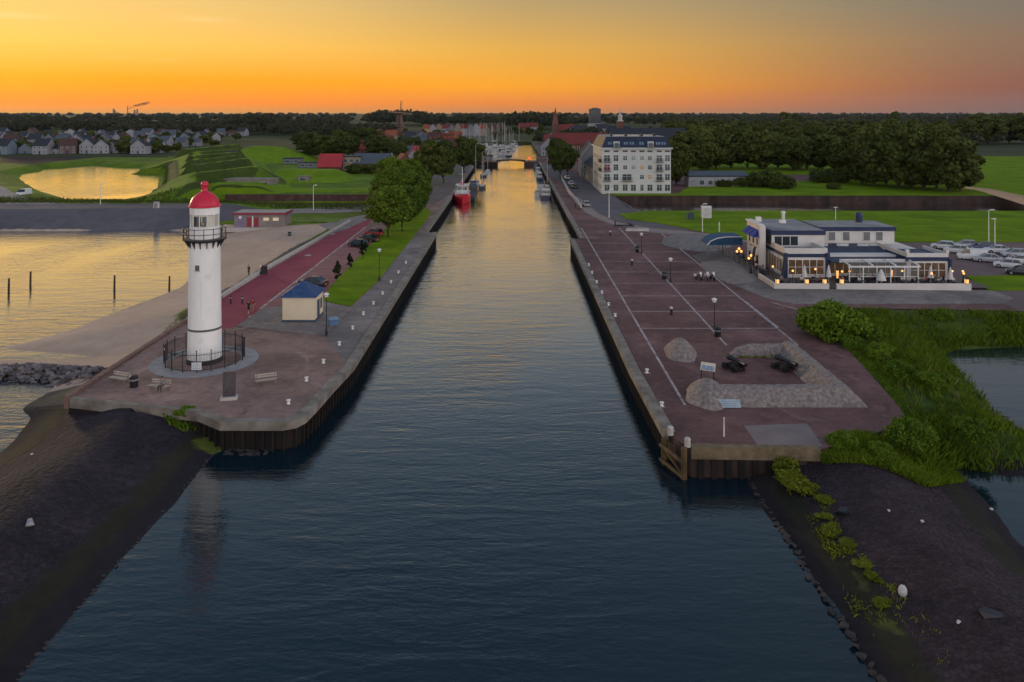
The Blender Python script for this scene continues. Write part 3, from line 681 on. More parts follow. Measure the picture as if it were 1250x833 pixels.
# ---------------------------------------------------------------- painted metals etc
def stained_white(name):
    m = bpy.data.materials.new(name); N, L = nodes(m); b = N['Principled BSDF']; b.inputs['Roughness'].default_value = .65; b.inputs['Specular IOR Level'].default_value = .25
    tc = N.new('ShaderNodeTexCoord'); cur = None
    for scl, st, a, bb, c0, c1 in ((.5, (1,1,.3), .3, .7, (.74,.71,.68), (.88,.86,.83)),):
        mp = N.new('ShaderNodeMapping'); mp.inputs['Scale'].default_value = st; L.new(tc.outputs['Object'], mp.inputs[0])
        n = N.new('ShaderNodeTexNoise'); n.inputs['Scale'].default_value = scl; n.inputs['Detail'].default_value = 8; L.new(mp.outputs[0], n.inputs['Vector'])
        r = N.new('ShaderNodeMapRange'); r.inputs['From Min'].default_value = a; r.inputs['From Max'].default_value = bb; L.new(n.outputs['Fac'], r.inputs['Value'])
        x = N.new('ShaderNodeMix'); x.data_type = 'RGBA'; L.new(r.outputs[0], x.inputs[0]); x.inputs[6].default_value = (*c0,1); x.inputs[7].default_value = (*c1,1); cur = x.outputs[2]
    for scl, st, thr, col, am in ((2.2, (1,1,.07), .60, (.42,.38,.34), .35), (3.5, (1,1,.5), .68, (.40,.32,.26), .35), (1.0, (1,1,.6), .62, (.5,.49,.47), .5)):
        mp = N.new('ShaderNodeMapping'); mp.inputs['Scale'].default_value = st; L.new(tc.outputs['Object'], mp.inputs[0])
        n = N.new('ShaderNodeTexNoise'); n.inputs['Scale'].default_value = scl; n.inputs['Detail'].default_value = 7; n.inputs['Roughness'].default_value = .65; L.new(mp.outputs[0], n.inputs['Vector'])
        r = N.new('ShaderNodeMapRange'); r.inputs['From Min'].default_value = thr-.05; r.inputs['From Max'].default_value = thr+.1; r.inputs['To Max'].default_value = am; L.new(n.outputs['Fac'], r.inputs['Value'])
        x = N.new('ShaderNodeMix'); x.data_type = 'RGBA'; L.new(r.outputs[0], x.inputs[0]); L.new(cur, x.inputs[6]); x.inputs[7].default_value = (*col,1); cur = x.outputs[2]
    L.new(cur, b.inputs['Base Color'])
    n = N.new('ShaderNodeTexNoise'); n.inputs['Scale'].default_value = 5; n.inputs['Detail'].default_value = 6; L.new(tc.outputs['Object'], n.inputs['Vector'])
    bp = N.new('ShaderNodeBump'); bp.inputs['Strength'].default_value = .25; bp.inputs['Distance'].default_value = .05; L.new(n.outputs['Fac'], bp.inputs['Height']); L.new(bp.outputs[0], b.inputs['Normal'])
    return m
M_white = stained_white('white painted plaster')
M_whitemetal = mat('white metal', (.62,.60,.58), .45, col2=(.78,.76,.74), scale=1.2)
M_dome = mat('crimson painted metal', (.52,.012,.045), .35, col2=(.62,.02,.06), scale=.8)
M_black = mat('black iron', (.012,.012,.016), .45, col2=(.022,.022,.028), scale=2)
M_navy = mat('navy paint', (.010,.018,.060), .5, col2=(.018,.032,.095), scale=1)
M_glass = mat('dark window glass', (.018,.024,.032), .08, col2=(.035,.045,.055), scale=.4, spec=.6)
M_lantglass = mat('lantern glass', (.42,.40,.33), .1, col2=(.55,.53,.45), scale=.4, spec=.6)
M_brass = mat('lens brass', (.35,.22,.05), .3, metal=.8)
M_cream = mat('cream plaster', (.66,.55,.38), .75, col2=(.76,.65,.47), scale=.5, detail=7, bump=.05)
M_blueroof = mat('blue zinc roof', (.022,.05,.14), .45, col2=(.04,.085,.2), scale=1.5)
M_wood = mat('weathered bench wood', (.30,.25,.2), .8, col2=(.45,.39,.32), scale=2, stretch=(1,6,6))
M_granite = mat('polished dark stone', (.028,.02,.026), .3, col2=(.055,.04,.048), scale=4)
M_globe = mat('frosted lamp globe', (.62,.6,.58), .3)
M_skin = mat('skin', (.42,.24,.17), .6)
M_hair = mat('dark hair', (.02,.013,.01), .7)
def cloth(nm, c): return mat(nm, c, .9, var=.25, scale=8)
M_dkcloth = cloth('dark cloth', (.02,.02,.026)); M_denim = cloth('denim', (.04,.055,.10)); M_greycloth = cloth('grey cloth', (.2,.2,.22)); M_whitecloth = cloth('white cloth', (.6,.58,.56))
M_redcloth = cloth('red cloth', (.32,.04,.04)); M_khaki = cloth('khaki cloth', (.3,.23,.15))

# ---------------------------------------------------------------- lighthouse
LH = G(250,440.5)
t = thing('lighthouse', 'white round lighthouse with crimson dome and black gallery on the left pier', 'lighthouse', LH)
m = MB(); m.lathe([(1.82,0),(1.82,.4),(1.74,.45)], n=48); m.build('plinth', mat('dark tar paint', (.02,.02,.022), .7, col2=(.05,.045,.045), scale=2), t, True)
m = MB(); m.lathe([(1.71,.45),(1.66,3.5),(1.62,7.3),(1.56,12.8)], n=64, cap=False); tw = m.build('tower', M_white, t, True)
m = MB(); m.lathe([(1.70,3.42),(1.74,3.46),(1.74,3.60),(1.69,3.64)], n=64, cap=False); m.build('string_course', mat('grey stain band', (.12,.11,.11), .8), t, True)
m = MB(); m.lathe([(1.58,12.55),(1.66,12.7),(2.18,12.76),(2.18,12.9),(1.4,12.92)], n=48); m.build('gallery_deck', M_black, t)
for i in range(16):
    a = 2*PI*i/16+.1
    b = MB(); b.T = Matrix.Rotation(a, 4, 'Z'); b.add([(1.555,-.04,11.9),(1.555,.04,11.9),(1.555,-.04,12.74),(1.555,.04,12.74),(2.05,-.04,12.74),(2.05,.04,12.74)], [(0,2,4),(1,5,3),(0,4,5,1),(2,3,5,4),(0,1,3,2)])
    b.build('bracket', M_black, t)
for i in range(14):
    a = 2*PI*i/14+.1
    MB().tube([(2.12*math.cos(a),2.12*math.sin(a),12.9),(2.12*math.cos(a),2.12*math.sin(a),14.05)], .042, 6).build('baluster', M_black, t)
for z in (13.45, 14.0):
    m = MB(); m.tube([(2.12*math.cos(2*PI*i/48),2.12*math.sin(2*PI*i/48),z) for i in range(49)], .036, 6); m.build('handrail', M_black, t, True)
m = MB(); m.lathe([(1.47,12.9),(1.47,14.1),(1.51,14.14),(1.42,14.18)], n=48, cap=False); m.build('lantern_base', M_white, t, True)
m = MB(); m.lathe([(1.36,14.1),(1.36,15.4)], n=12, cap=False); gl = m.build('lantern_glazing', M_lantglass, t)
for i in range(12):
    a = 2*PI*i/12
    MB().tube([(1.41*math.cos(a),1.41*math.sin(a),14.15),(1.41*math.cos(a),1.41*math.sin(a),15.4)], .055, 6).build('mullion', M_whitemetal, gl)
for a in (-95+90, -68+90, -112+90):
    b = MB(); b.T = Matrix.Rotation(R(a), 4, 'Z'); b.box(-.25,.25,-1.40,-1.345,14.25,15.25); b.build('dark_pane', M_glass, gl)
m = MB(); m.ball((.25,-1.15,14.5), (.26,.26,.3), 14, 10); m.build('lamp_lens', M_brass, t, True)
m = MB(); m.lathe([(1.42,15.38),(1.47,15.42),(1.47,16.2)], n=48, cap=False); m.build('lantern_head', M_white, t, True)
m = MB(); m.lathe([(1.45,16.12),(1.64,16.2),(1.64,16.3),(1.50,16.38),(1.41,16.75),(1.22,17.1),(.92,17.42),(.55,17.66),(.36,17.76),(.31,17.85),(.31,18.12),(.37,18.16),(.37,18.22),(.25,18.25)], n=48); dm = m.build('dome', M_dome, t, True)
m = MB(); m.ball((0,0,18.48), .39, 24, 14); m.build('finial', M_dome, dm, True)
for i in range(8):
    a = 2*PI*i/8
    pts = [(r*1.01*math.cos(a), r*1.01*math.sin(a), z) for r, z in ((1.50,16.38),(1.41,16.75),(1.22,17.1),(.92,17.42),(.55,17.66))]
    MB().tube(pts, .025, 5).build('rib', M_dome, dm)
m = MB(); m.box(-.20-.15,.20-.15,-1.66,-1.45,9.75,10.3); wn = m.build('window', M_glass, t)
MB().box(-.26-.15,.26-.15,-1.68,-1.5,9.65,9.75).build('sill', M_conc_light, wn)
m = MB(); m.T = Matrix.Rotation(R(140), 4, 'Z'); m.box(-.5,.5,-1.76,-1.4,.45,2.4); m.build('door', M_navy, t)
# pale ring of setts and the iron fence
RC = LH
m = MB(); 
for k in range(64):
    a0, a1 = 2*PI*k/64, 2*PI*(k+1)/64
    q = lambda r, a: (RC.x+r*math.cos(a), RC.y+r*math.sin(a), .012)
    m.add([q(3.6,a0),q(5.4,a0),q(5.4,a1),q(3.6,a1)], [(0,1,2,3)])
struct(m.build('paving_ring', mat('pale blue grey setts', (.22,.215,.225), .9, col2=(.31,.305,.32), scale=1.2, detail=8)))
t = thing('iron_fence', 'ring of black iron railings round the foot of the lighthouse', 'fence', RC)
for i in range(18):
    a = 2*PI*i/18
    m = MB(); m.tube([(3.95*math.cos(a),3.95*math.sin(a),0),(3.95*math.cos(a),3.95*math.sin(a),2.1)], .05, 8); m.ball((3.95*math.cos(a),3.95*math.sin(a),2.15), .075, 8, 6); m.build('post', M_black, t)
for i in range(18):
    a0, a1 = 2*PI*i/18, 2*PI*(i+1)/18
    m = MB()
    for z in (.25, 1.75): m.tube([(3.95*math.cos(a0),3.95*math.sin(a0),z),(3.95*math.cos(a1),3.95*math.sin(a1),z)], .028, 5)
    for j in range(1, 9):
        f = j/9; x = 3.95*((1-f)*math.cos(a0)+f*math.cos(a1)); y = 3.95*((1-f)*math.sin(a0)+f*math.sin(a1))
        m.tube([(x,y,.15),(x,y,1.95)], .014, 4)
    m.build('railing_panel', M_black, t)
p = G(236.5,459)
t = thing('notice_board', 'small white notice plate hung low on the lighthouse fence', 'sign', (p.x, RC.y-4.06, .35))
MB().box(-.5,.5,-.03,.0,0,.75).build('panel', mat('white enamel', (.6,.62,.64), .4), t); m = MB()
for i in range(4): m.box(-.38,.34-(i%2)*.15,-.034,-.031,.14+i*.15,.18+i*.15)
m.build('lettering', mat('grey print', (.25,.27,.3), .6), t)

# ---------------------------------------------------------------- hut with blue roof
H0 = G(364,394)
t = thing('utility_hut', 'small square cream hut with blue pyramid roof on grey setts', 'hut', (-26.4, 97.3, .12))
MB().box(-2.0,2.0,0,4.2,.25,3.1).build('wall', M_cream, t)
MB().box(-2.06,2.06,-.06,4.26,0,.26).build('plinth', mat('dark blue plinth', (.05,.07,.11), .8), t)
MB().box(-2.12,2.12,-.12,4.32,2.98,3.12).build('fascia', mat('pale blue trim', (.2,.25,.36), .6), t)
m = MB(); m.add([(-2.3,-.3,3.12),(2.3,-.3,3.12),(2.3,4.5,3.12),(-2.3,4.5,3.12),(0,2.1,4.75)], [(0,1,4),(1,2,4),(2,3,4),(3,0,4),(3,2,1,0)])
rf = m.build('roof', M_blueroof, t)
for i in range(-4, 5):
    x = i*.5; f = 1-abs(x)/2.3
    MB().tube([(x,-.3,3.14),(x*1.0,-.3+2.4*f,3.14+1.63*f)], .028, 4).build('standing_seam', M_blueroof, rf)
    MB().tube([(2.3,2.1+x*1.04,3.14),(2.3-2.3*f,2.1+x*1.04,3.14+1.63*f)], .028, 4).build('standing_seam', M_blueroof, rf)
m = MB(); m.box(2.0,2.05,1.2,2.3,.26,2.4); d = m.build('door', mat('blue grey door', (.05,.07,.12), .5), t)
MB().box(2.05,2.09,2.05,2.12,1.2,1.35).build('handle', M_black, d)
MB().box(2.0,2.04,2.8,3.6,1.0,2.3).build('vent_panel', mat('blue grey door', (.05,.07,.12), .5), t)
p = G(407,398)
t = thing('grit_bin', 'squat blue bin on the grey setts beside the cream hut', 'bin', (p.x, p.y, .12), .4)
MB().frustum((-.5,.5,-.4,.4), (-.6,.6,-.48,.48), 0, .75).build('bin_body', mat('blue plastic', (.09,.17,.28), .5), t); MB().frustum((-.62,.62,-.5,.5), (-.45,.45,-.35,.35), .75, .92).build('lid', mat('light blue plastic', (.16,.26,.38), .5), t)

# ---------------------------------------------------------------- lamps, posts, bins, benches
def make_lamp(name, label, loc, h=4.6, group=None, cap=True):
    t = thing(name, label, 'street lamp', loc, 0, group)
    MB().lathe([(.16,0),(.16,.5),(.09,.7),(.06,1.2),(.05,h-.35)], n=10).build('pole', M_black, t)
    MB().lathe([(.10,h-.35),(.22,h-.3),(.26,h)], n=12).build('lamp_shade', M_globe, t, True)
    MB().lathe([(.34,h),(.34,h+.05),(.06,h+.22)], n=12).build('lamp_cap', M_whitemetal, t, True)
    return t
p = G(398.5,410.5); l0 = make_lamp('street_lamp', 'black lamp post right in front of the cream hut', (p.x,p.y,.12), 4.75)
p = G(463,343.5); copy_tree(l0, (p.x,p.y,.1), label='black lamp post at the edge of the lawn beside the left quay')
def tall_lamp(loc, h, arm, label, rz=0, col=None):
    t = thing('street_lamp', label, 'street lamp', loc, rz)
    MB().tube([(0,0,0),(0,0,h)], [.11,.06], 8).build('pole', M_whitemetal, t)
    m = MB(); m.tube([(0,0,h-.1),(arm,0,h+.12)], .04, 6); m.build('arm', M_whitemetal, t)
    MB().box(arm-.1,arm+.7,-.15,.15,h+.05,h+.2).build('lamp_head', M_whitemetal, t)
    return t
p = G(382.5,257); tall_lamp((p.x,p.y,0), 6.6, .3, 'white mast lamp in front of the grass rampart near the road head')
p = G(122.5,250, 1.3); tall_lamp((p.x,p.y,1.2), 5.6, .7, 'slim lamp standing on the dyke in front of the golden pond')
def make_bench(label, loc, rz):
    t = thing('bench', label, 'bench', loc, rz)
    m = MB(); 
    for i in range(3): m.box(-1.0,1.0,-.25+i*.17,-.11+i*.17,.42,.47)
    m.build('seat', M_wood, t)
    m = MB(); m.T = Matrix.Translation((0,.30,.50)) @ Matrix.Rotation(R(-14), 4, 'X')
    for i in range(2): m.box(-1.0,1.0,0,.04,.08+i*.2,.22+i*.2)
    m.build('backrest', M_wood, t)
    for x in (-.8, .8):
        m = MB(); m.box(x-.05,x+.05,-.25,.3,.36,.42); m.box(x-.05,x+.05,-.2,-.12,0,.36); m.box(x-.05,x+.05,.2,.28,0,.36); m.tube([(x,.29,.36),(x,.42,.95)], .035, 6); m.build('leg_frame', M_conc, t)
    return t
p = G(145,467); b1 = make_bench('pale wooden bench at the left tip of the pier near the bin', (p.x,p.y,0), R(-20))
p = G(194,476.5); copy_tree(b1, (p.x,p.y,0), R(-12), 'pale wooden bench with a seated person below the lighthouse')
BP = p.copy()
p = G(325,469); copy_tree(b1, (p.x,p.y,0), R(24), 'pale wooden bench to the right of the dark memorial slab')
def make_bin(label, loc, r=.38, h=1.15):
    t = thing('litter_bin', label, 'bin', loc)
    MB().lathe([(r*.85,0),(r,.1),(r,h*.8)], n=14).build('bin_body', M_black, t, True)
    MB().lathe([(r*1.05,h*.8),(r*1.05,h*.86),(r*.6,h)], n=14).build('lid', M_black, t, True)
    MB().lathe([(r*1.015,h*.55),(r*1.015,h*.68)], n=14, cap=False).build('band', mat('grey band', (.2,.2,.21), .5), t)
    return t
p = G(163.5,472.5); bin0 = make_bin('black litter bin between the two benches on the left pier', (p.x,p.y,0))
p = G(353.5,290.5,-.6); copy_tree(bin0, (p.x,p.y,-.45), label='dark bin standing alone on the beach sand')
p = G(279.5,488)
t = thing('memorial', 'dark stone memorial slab on a pale block at the pier front', 'memorial', (p.x,p.y,0), R(12))
MB().box(-.75,.75,-.35,.55,0,.28).build('base', M_conc_light, t, bevel=.03)
m = MB(); m.T = Matrix.Translation((0,.05,.28)) @ Matrix.Rotation(R(-6), 4, 'X'); m.box(-.55,.55,-.08,.1,0,2.2); m.build('slab', M_granite, t, bevel=.02)
m = MB(); m.T = Matrix.Translation((0,.05,.28)) @ Matrix.Rotation(R(-6), 4, 'X')
for i in range(6): m.box(-.36,.36-(i*37%5)*.05,-.086,-.083,.9+i*.17,.95+i*.17)
m.build('inscription', mat('grey incised lettering', (.10,.08,.09), .7), t)
# curb wall along the west edge of pier, low wall along the road
def wallthing(name, label, pts, w0, w1, z0, z1, m, cat='wall'):
    mb = MB(); strip(mb, pts, w0, w1, z0, z1); return tag(mb.build(name, m), label, cat)
wallthing('kerb_wall', 'low brick kerb wall along the west edge of the pier', [G2(85,487), G2(228,393.5)], -.02, .5, -.9, .28, mat('red brown kerb brick', (.13,.07,.06), .9, col2=(.2,.12,.10), scale=1.5))
wallthing('kerb_wall', 'low concrete kerb along the front of the pier above the basalt', [G2(245,504), G2(190,498.5), G2(150,494.5), G2(85,487.4)], -.45, .02, -.8, .10, M_conc)
lw = wallthing('low_wall', 'long pale low wall between the beach and the red road', [G2(270,364), G2(325,329), G2(428,270.5)], -.25, .35, -.7, .42, M_conc_light)
m = MB(); strip(m, [G2(227,393), G2(270,364)], -.25, .25, -.7, .3); tag(m.build('low_wall', M_conc), 'short weathered wall joining lighthouse pier and road wall', 'wall')
# two black posts at the end of the red road
b = None
for (px, py) in ((281.7,371), (295.7,371)):
    p = G(px, py)
    if b is None:
        b = thing('bollard', 'black post across the end of the red road nearer the lighthouse', 'bollard', (p.x,p.y,.004)); MB().lathe([(.12,0),(.1,1.0),(.13,1.05),(.05,1.2)], n=10).build('post', M_black, b); MB().lathe([(.115,.75),(.115,.85)], n=10, cap=False).build('band', M_whitemetal, b)
    else: copy_tree(b, (p.x,p.y,.004), label='black post across the end of the red road nearer the walking couple')
# mooring bollards
def make_bollard(label, loc, group):
    t = thing('mooring_bollard', label, 'mooring bollard', loc, 0, group)
    MB().box(-.34,.34,-.25,.25,0,.05).build('base_plate', M_conc, t)
    MB().lathe([(.17,.05),(.14,.13),(.12,.3),(.2,.36),(.2,.42),(.1,.46)], n=14).build('post', M_whitemetal, t, True)
    return t
mb0 = None
LB = [(357,494,'by the rounded front corner of the left quay'),(378.5,466,'second along the left quay from its front corner'),(399,444,'third along the left quay from its front corner'),(418,422,'fourth along the left quay, below the lamp post'),(434,402.5,'fifth along the left quay, level with the blue bin'),(447,385,'sixth along the left quay, level with the tip of the lawn'),(459,372,'seventh along the left quay beside the lawn'),(470,360,'eighth along the left quay beside the lawn'),(480,346,'ninth along the left quay beside the lawn'),(489,334,'tenth along the left quay beside the lawn'),(498,322,'eleventh along the left quay below the trees')]
for px, py, d in LB:
    p = G(px, py); loc = (p.x-.35, p.y, .012)
    if mb0 is None: mb0 = make_bollard('white mooring bollard '+d, loc, 'white mooring bollards along the left quay')
    else: copy_tree(mb0, loc, label='white mooring bollard '+d)
RB = [(806.5,497,'on the right quay beside the stone battery'),(788.5,456,'on the right quay beside the lone stone mound'),(750,387,'third from the front along the right quay'),(742,373.5,'fourth from the front along the right quay'),(734,359,'fifth from the front along the right quay'),(727.5,346,'sixth from the front along the right quay'),(722,334.5,'seventh from the front along the right quay'),(718,325,'eighth from the front along the right quay')]
for px, py, d in RB:
    p = G(px, py); copy_tree(mb0, (p.x+.1, p.y, .012), label='white mooring bollard '+d, group='white mooring bollards along the right quay')
# posts standing in the inlet
wp = None
for px, py, lab in ((10.5,357,'leftmost timber post standing in the golden inlet'),(37,348,'second timber post from the left in the golden inlet'),(139.5,353,'timber post in the middle of the golden inlet'),(206.5,354,'timber post at the edge of the beach left of the lighthouse')):
    p = G(px, py, WZ)
    if wp is None:
        wp = tag(MB().tube([(0,0,-1.5),(.03,0,.9),(.05,.02,2.2)], [.17,.16,.14], 8).build('mooring_post', mat('wet timber', (.03,.02,.015), .7, col2=(.06,.04,.03), scale=2)), lab, 'post', 'timber posts in the inlet'); wp.location = p
    else: copy_tree(wp, p, label=lab)
# sign frame / gate by the low wall
p = G(322,334.5); t = thing('litter_bin', 'dark square bin leaning on the pale wall by the red road', 'bin', (p.x,p.y,.01), .5)
MB().box(-.5,.5,-.35,.35,0,1.2).build('bin_body', M_black, t); MB().frustum((-.55,.55,-.4,.4), (-.4,.4,-.3,.3), 1.2, 1.35).build('lid', M_black, t)
# rubble jetty: a tongue of dumped stone nobody could count
def rock_V(cx, cy, cz, s, rng):
    d = rng.normal(size=(9, 3)); d /= np.linalg.norm(d, axis=1)[:, None]
    return (cx, cy, cz), s, d
def rocks(name, pts, m, kind='stuff', label=None, seed=3):
    rng = np.random.default_rng(seed); bm = bmesh.new()
    for (x, y, z, s) in pts:
        vs = [bm.verts.new((x+v[0]*s*rng.uniform(.7,1.25), y+v[1]*s*rng.uniform(.7,1.25), z+v[2]*s*.7)) for v in (lambda d: d/np.linalg.norm(d, axis=1)[:, None])(rng.normal(size=(11, 3)))]
        r = bmesh.ops.convex_hull(bm, input=vs)
        bmesh.ops.delete(bm, geom=[e for e in r['geom_interior'] if isinstance(e, bmesh.types.BMVert)], context='VERTS')
    me = bpy.data.meshes.new(name); bm.to_mesh(me); bm.free(); me.materials.append(m)
    o = bpy.data.objects.new(name, me); COL.objects.link(o); tag(o, label, None, None, kind); return o
M_rock = mat('grey dumped stone', (.04,.035,.04), .85, col2=(.22,.19,.20), scale=1.0, bump=.5, detail=6)
pts = []
rr_ = np.random.default_rng(5)
JET = [G2(-40,452,-1.5), G2(30,447,-1.5), G2(75,448,-1.3), G2(118,452,-1)]
for i in range(620):
    k = rr_.integers(0, 3); f = rr_.random(); a, b2 = JET[k], JET[k+1]
    x = a[0]+(b2[0]-a[0])*f; y = a[1]+(b2[1]-a[1])*f; off = rr_.normal()*2.0*(1-.5*(k == 2)*f)
    z = -1.35+.55*(k == 2)*f-abs(off)*.42
    pts.append((x+rr_.normal()*.3, y+off, z, rr_.uniform(.2,.5)))
tag(rocks('rock_jetty', pts, M_rock), 'rubble stone jetty running into the inlet at the far left', 'rocks')
pts = []
y = 24.0
while y < 62.5:
    pts.append((18.25+rr_.normal()*.1, y, WZ+.05+rr_.normal()*.05, rr_.uniform(.18,.36))); y += rr_.uniform(.3,.75)
y = 26
while y < 66:
    pts.append((-24.75+rr_.normal()*.06, y, WZ-.02, rr_.uniform(.12,.22))); y += rr_.uniform(.3,.6)
for i in range(60):
    pts.append((rr_.uniform(-24,-20), rr_.uniform(65,66.3), WZ-.1, rr_.uniform(.2,.4)))
tag(rocks('toe_stones', pts, mat('dark toe stone', (.018,.014,.016), .7, col2=(.05,.04,.042), scale=2, bump=.4), seed=8), 'dark toe stones along the foot of both basalt slopes', 'stones')
# white wrapper, bags and stones lying on the slopes
def on_slope(p, sink=0.0):                       # drop a point onto the slope it lies on
    f = left_z if p.x < 0 else right_z
    for _ in range(6):
        z = float(f(np.array([[p.x]]), np.array([[p.y]]))[0, 0]); k = (CAMH-z)/(CAMH-p.z); p = Vector((p.x*k, p.y*k, z))
    return Vector((p.x, p.y, p.z-sink))
def debris(name, label, p, s, m, sq=(1,1,.5), n=1):
    p = on_slope(p, s*.12)
    o = rocks(name, [(0,0,s*.3,s)], m, None, None, sum(map(ord, label)) % 97); o.location = p; tag(o, label, name.split('_')[-1]); return o
M_litter = mat('white plastic bag', (.42,.40,.40), .7, col2=(.6,.58,.58), scale=5)
debris('plastic_bag', 'crumpled white bag lying on the basalt slope at the left', G(33,641,-1.1), .42, mat('grey plastic bag', (.22,.21,.22), .7, col2=(.36,.35,.36), scale=6))
rb_ = np.random.default_rng(12); bgm = MB(); bgm.ball((0,0,.33), (.24,.22,.34), 16, 10); bgm.v = [(x*(1+rb_.normal()*.05), y*(1+rb_.normal()*.05), z*(1+rb_.normal()*.03)) for x, y, z in bgm.v]
tag(bgm.build('plastic_bag', M_litter, None, True, on_slope(G(1102,728,-.75), .04)), 'tall white round bundle among weeds on the right basalt slope', 'bag')
debris('driftwood_log', 'dark driftwood lump below the weeds on the right slope', G(1028,628,-.6), .5, M_black)
debris('driftwood_log', 'dark driftwood stump near the lower right corner', G(1208,750,-.9), .55, M_black).scale = (1.6,.7,.7)
for px, py, lab in ((1085,624,'small pale stone left of two on the upper right slope'),(1126,637,'small pale stone right of two on the upper right slope'),(1170,760,'pale stone low on the right basalt slope'),(1210,622,'white stone at the edge of the reed pond'),(39,555,'pale pebble high on the left basalt slope')):
    debris('loose_stone', lab, G(px,py,-.8), .14, M_litter)
# ---------------------------------------------------------------- stone battery with two guns
BAT = thing('stone_battery', 'low sloping rubble stone battery wall open on the left, round two guns', 'battery', (16.5, 69.4, 0))
def batter(mb, cl, w0, w1, h, seed, cap_ends=(0, 0)):
    """a battered stone bank: centre line, half width at foot, at crest, height"""
    P = resample(cl, .5); P.append((tuple(cl[-1]), P[-1][1]))
    n = len(P); rows = []
    for i, (p, d) in enumerate(P):
        nv = Vector((-d.y, d.x))
        if i > 0 and i < n-1 and P[i-1][1].dot(d) < .9:
            b_ = (P[i-1][1]+d).normalized(); nv = Vector((-b_.y, b_.x))/max(.4, b_.dot(d))
        e = 1.0
        if cap_ends[0]: e = min(e, .12+math.sqrt(min(1, i*.5/cap_ends[0])))
        if cap_ends[1]: e = min(e, .12+math.sqrt(min(1, (n-1-i)*.5/cap_ends[1])))
        e = min(1, e); row = []
        for s, z in ((-w0,-.02), (-(w0+w1)/2*1.05,h*.55), (-w1,h), (w1,h), ((w0+w1)/2*1.05,h*.55), (w0,-.02)):
            j = random.uniform(-.07,.07)
            row.append((p[0]+nv.x*(s*(.55+.45*e)+j), p[1]+nv.y*(s*(.55+.45*e)+j), max(-.02, z*e+(random.uniform(-.05,.05) if z > 0 else 0))))
        rows.append(row)
    vs = [v for r in rows for v in r]; fs = []
    for i in range(n-1):
        for k in range(5): fs.append((i*6+k+1, i*6+k, (i+1)*6+k, (i+1)*6+k+1))
    fs.append(tuple(range(6))); fs.append(tuple(range((n-1)*6, n*6))[::-1])
    mb.add(vs, fs)
m = MB(); batter(m, [(1.2,1.6),(13.3,1.6),(13.3,15.4)], 1.6, .45, 1.35, 1); m.build('main_bank', M_cobble, BAT, True)
m = MB(); batter(m, [(7.0,15.1),(13.3,15.1)], 1.05, .4, 1.1, 3, (2.4, 0)); m.build('rear_bank', M_cobble, BAT, True)
def mound(mb, c, rx, ry, h, seed, n=26, m_=8):
    rng = np.random.default_rng(seed); vs = []; fs = []
    ph = rng.uniform(0, 6, 3)
    for j in range(m_+1):
        t = j/m_; 
        for k in range(n):
            a = 2*PI*k/n; wv = 1+.10*math.sin(2*a+ph[0])+.05*math.sin(5*a+ph[1])+rng.normal()*.012
            r = (1-t)*wv; z = h*math.sin(min(1, t*1.08)*PI/2)**.9
            vs.append((c[0]+rx*r*math.cos(a), c[1]+ry*r*math.sin(a), c[2]-.03+z+rng.normal()*.02*(t > 0)))
    for j in range(m_):
        for k in range(n): fs.append((j*n+k, j*n+(k+1)%n, (j+1)*n+(k+1)%n, (j+1)*n+k))
    mb.add(vs, fs)
m = MB(); mound(m, (1.4,2.6,0), 2.2, 3.1, 1.5, 4); m.build('end_mound', mat('warm rubble masonry', (.14,.112,.102), .9, col2=(.32,.265,.24), scale=3.0, bump=1.0, bscale=3.5, detail=6), BAT, True)
m = MB(); mound(m, (18.2, 85.0, 0), 1.9, 2.9, 1.55, 9)
tag(m.build('stone_mound', MATS['warm rubble masonry'], None, True), 'lone rounded stone mound between the battery and the quay edge', 'stone mound')
# weeds growing along the foot of the bank are part of the grass built later
def make_cannon(label, loc, rz):
    t = thing('cannon', label, 'cannon', loc, rz)               # muzzle towards +y
    m = MB(); m.T = Matrix.Translation((0,.1,1.05)) @ Matrix.Rotation(R(-92+0), 4, 'X')
    m.lathe([(.05,-1.35),(.12,-1.30),(.07,-1.2),(.28,-1.12),(.29,-.8),(.25,-.75),(.24,-.2),(.20,-.15),(.17,1.35),(.22,1.42),(.22,1.55),(.12,1.58),(.1,1.3)], n=20)
    m.build('barrel', mat('gun iron', (.02,.02,.024), .35, col2=(.05,.05,.055), scale=3, metal=.4), t, True)
    for x in (-.38, .38):
        MB().add([(x-.07,-1.25,.15),(x-.07,.95,.25),(x-.07,.95,.95),(x-.07,.3,1.02),(x-.07,-.3,.7),(x-.07,-1.25,.45),(x+.07,-1.25,.15),(x+.07,.95,.25),(x+.07,.95,.95),(x+.07,.3,1.02),(x+.07,-.3,.7),(x+.07,-1.25,.45)],
            [(0,1,2,3,4,5),(11,10,9,8,7,6)]+[(i,6+i,6+(i+1)%6,(i+1)%6) for i in range(6)]).build('carriage_cheek', M_black, t)
    for y, r in ((.55,.42), (-.85,.32)):
        for x in (-.62, .62):
            m = MB(); m.T = Matrix.Translation((x,y,r)) @ Matrix.Rotation(PI/2, 4, 'Y'); m.lathe([(r,-.09),(r,.09),(r*.75,.1),(r*.2,.13),(r*.2,-.13),(r*.75,-.1)], n=18)
            wh = m.build('wheel', mat('rust brown wheel', (.12,.05,.04), .7, col2=(.2,.09,.07), scale=3) if x < 0 else M_black, t)
        MB().tube([(-.7,y,r),(.7,y,r)], .06, 8).build('axle', M_black, t)
    MB().box(-.32,.32,-1.2,.9,.3,.42).build('carriage_bed', M_black, t)
    return t
p = G(897,452); cn0 = make_cannon('iron cannon on the left inside the stone battery, nearer the information board', (p.x,p.y,.01), R(180+24))
p = G(958,452); copy_tree(cn0, (p.x-.1,p.y,.01), R(180+28), 'iron cannon on the right inside the stone battery near its corner')
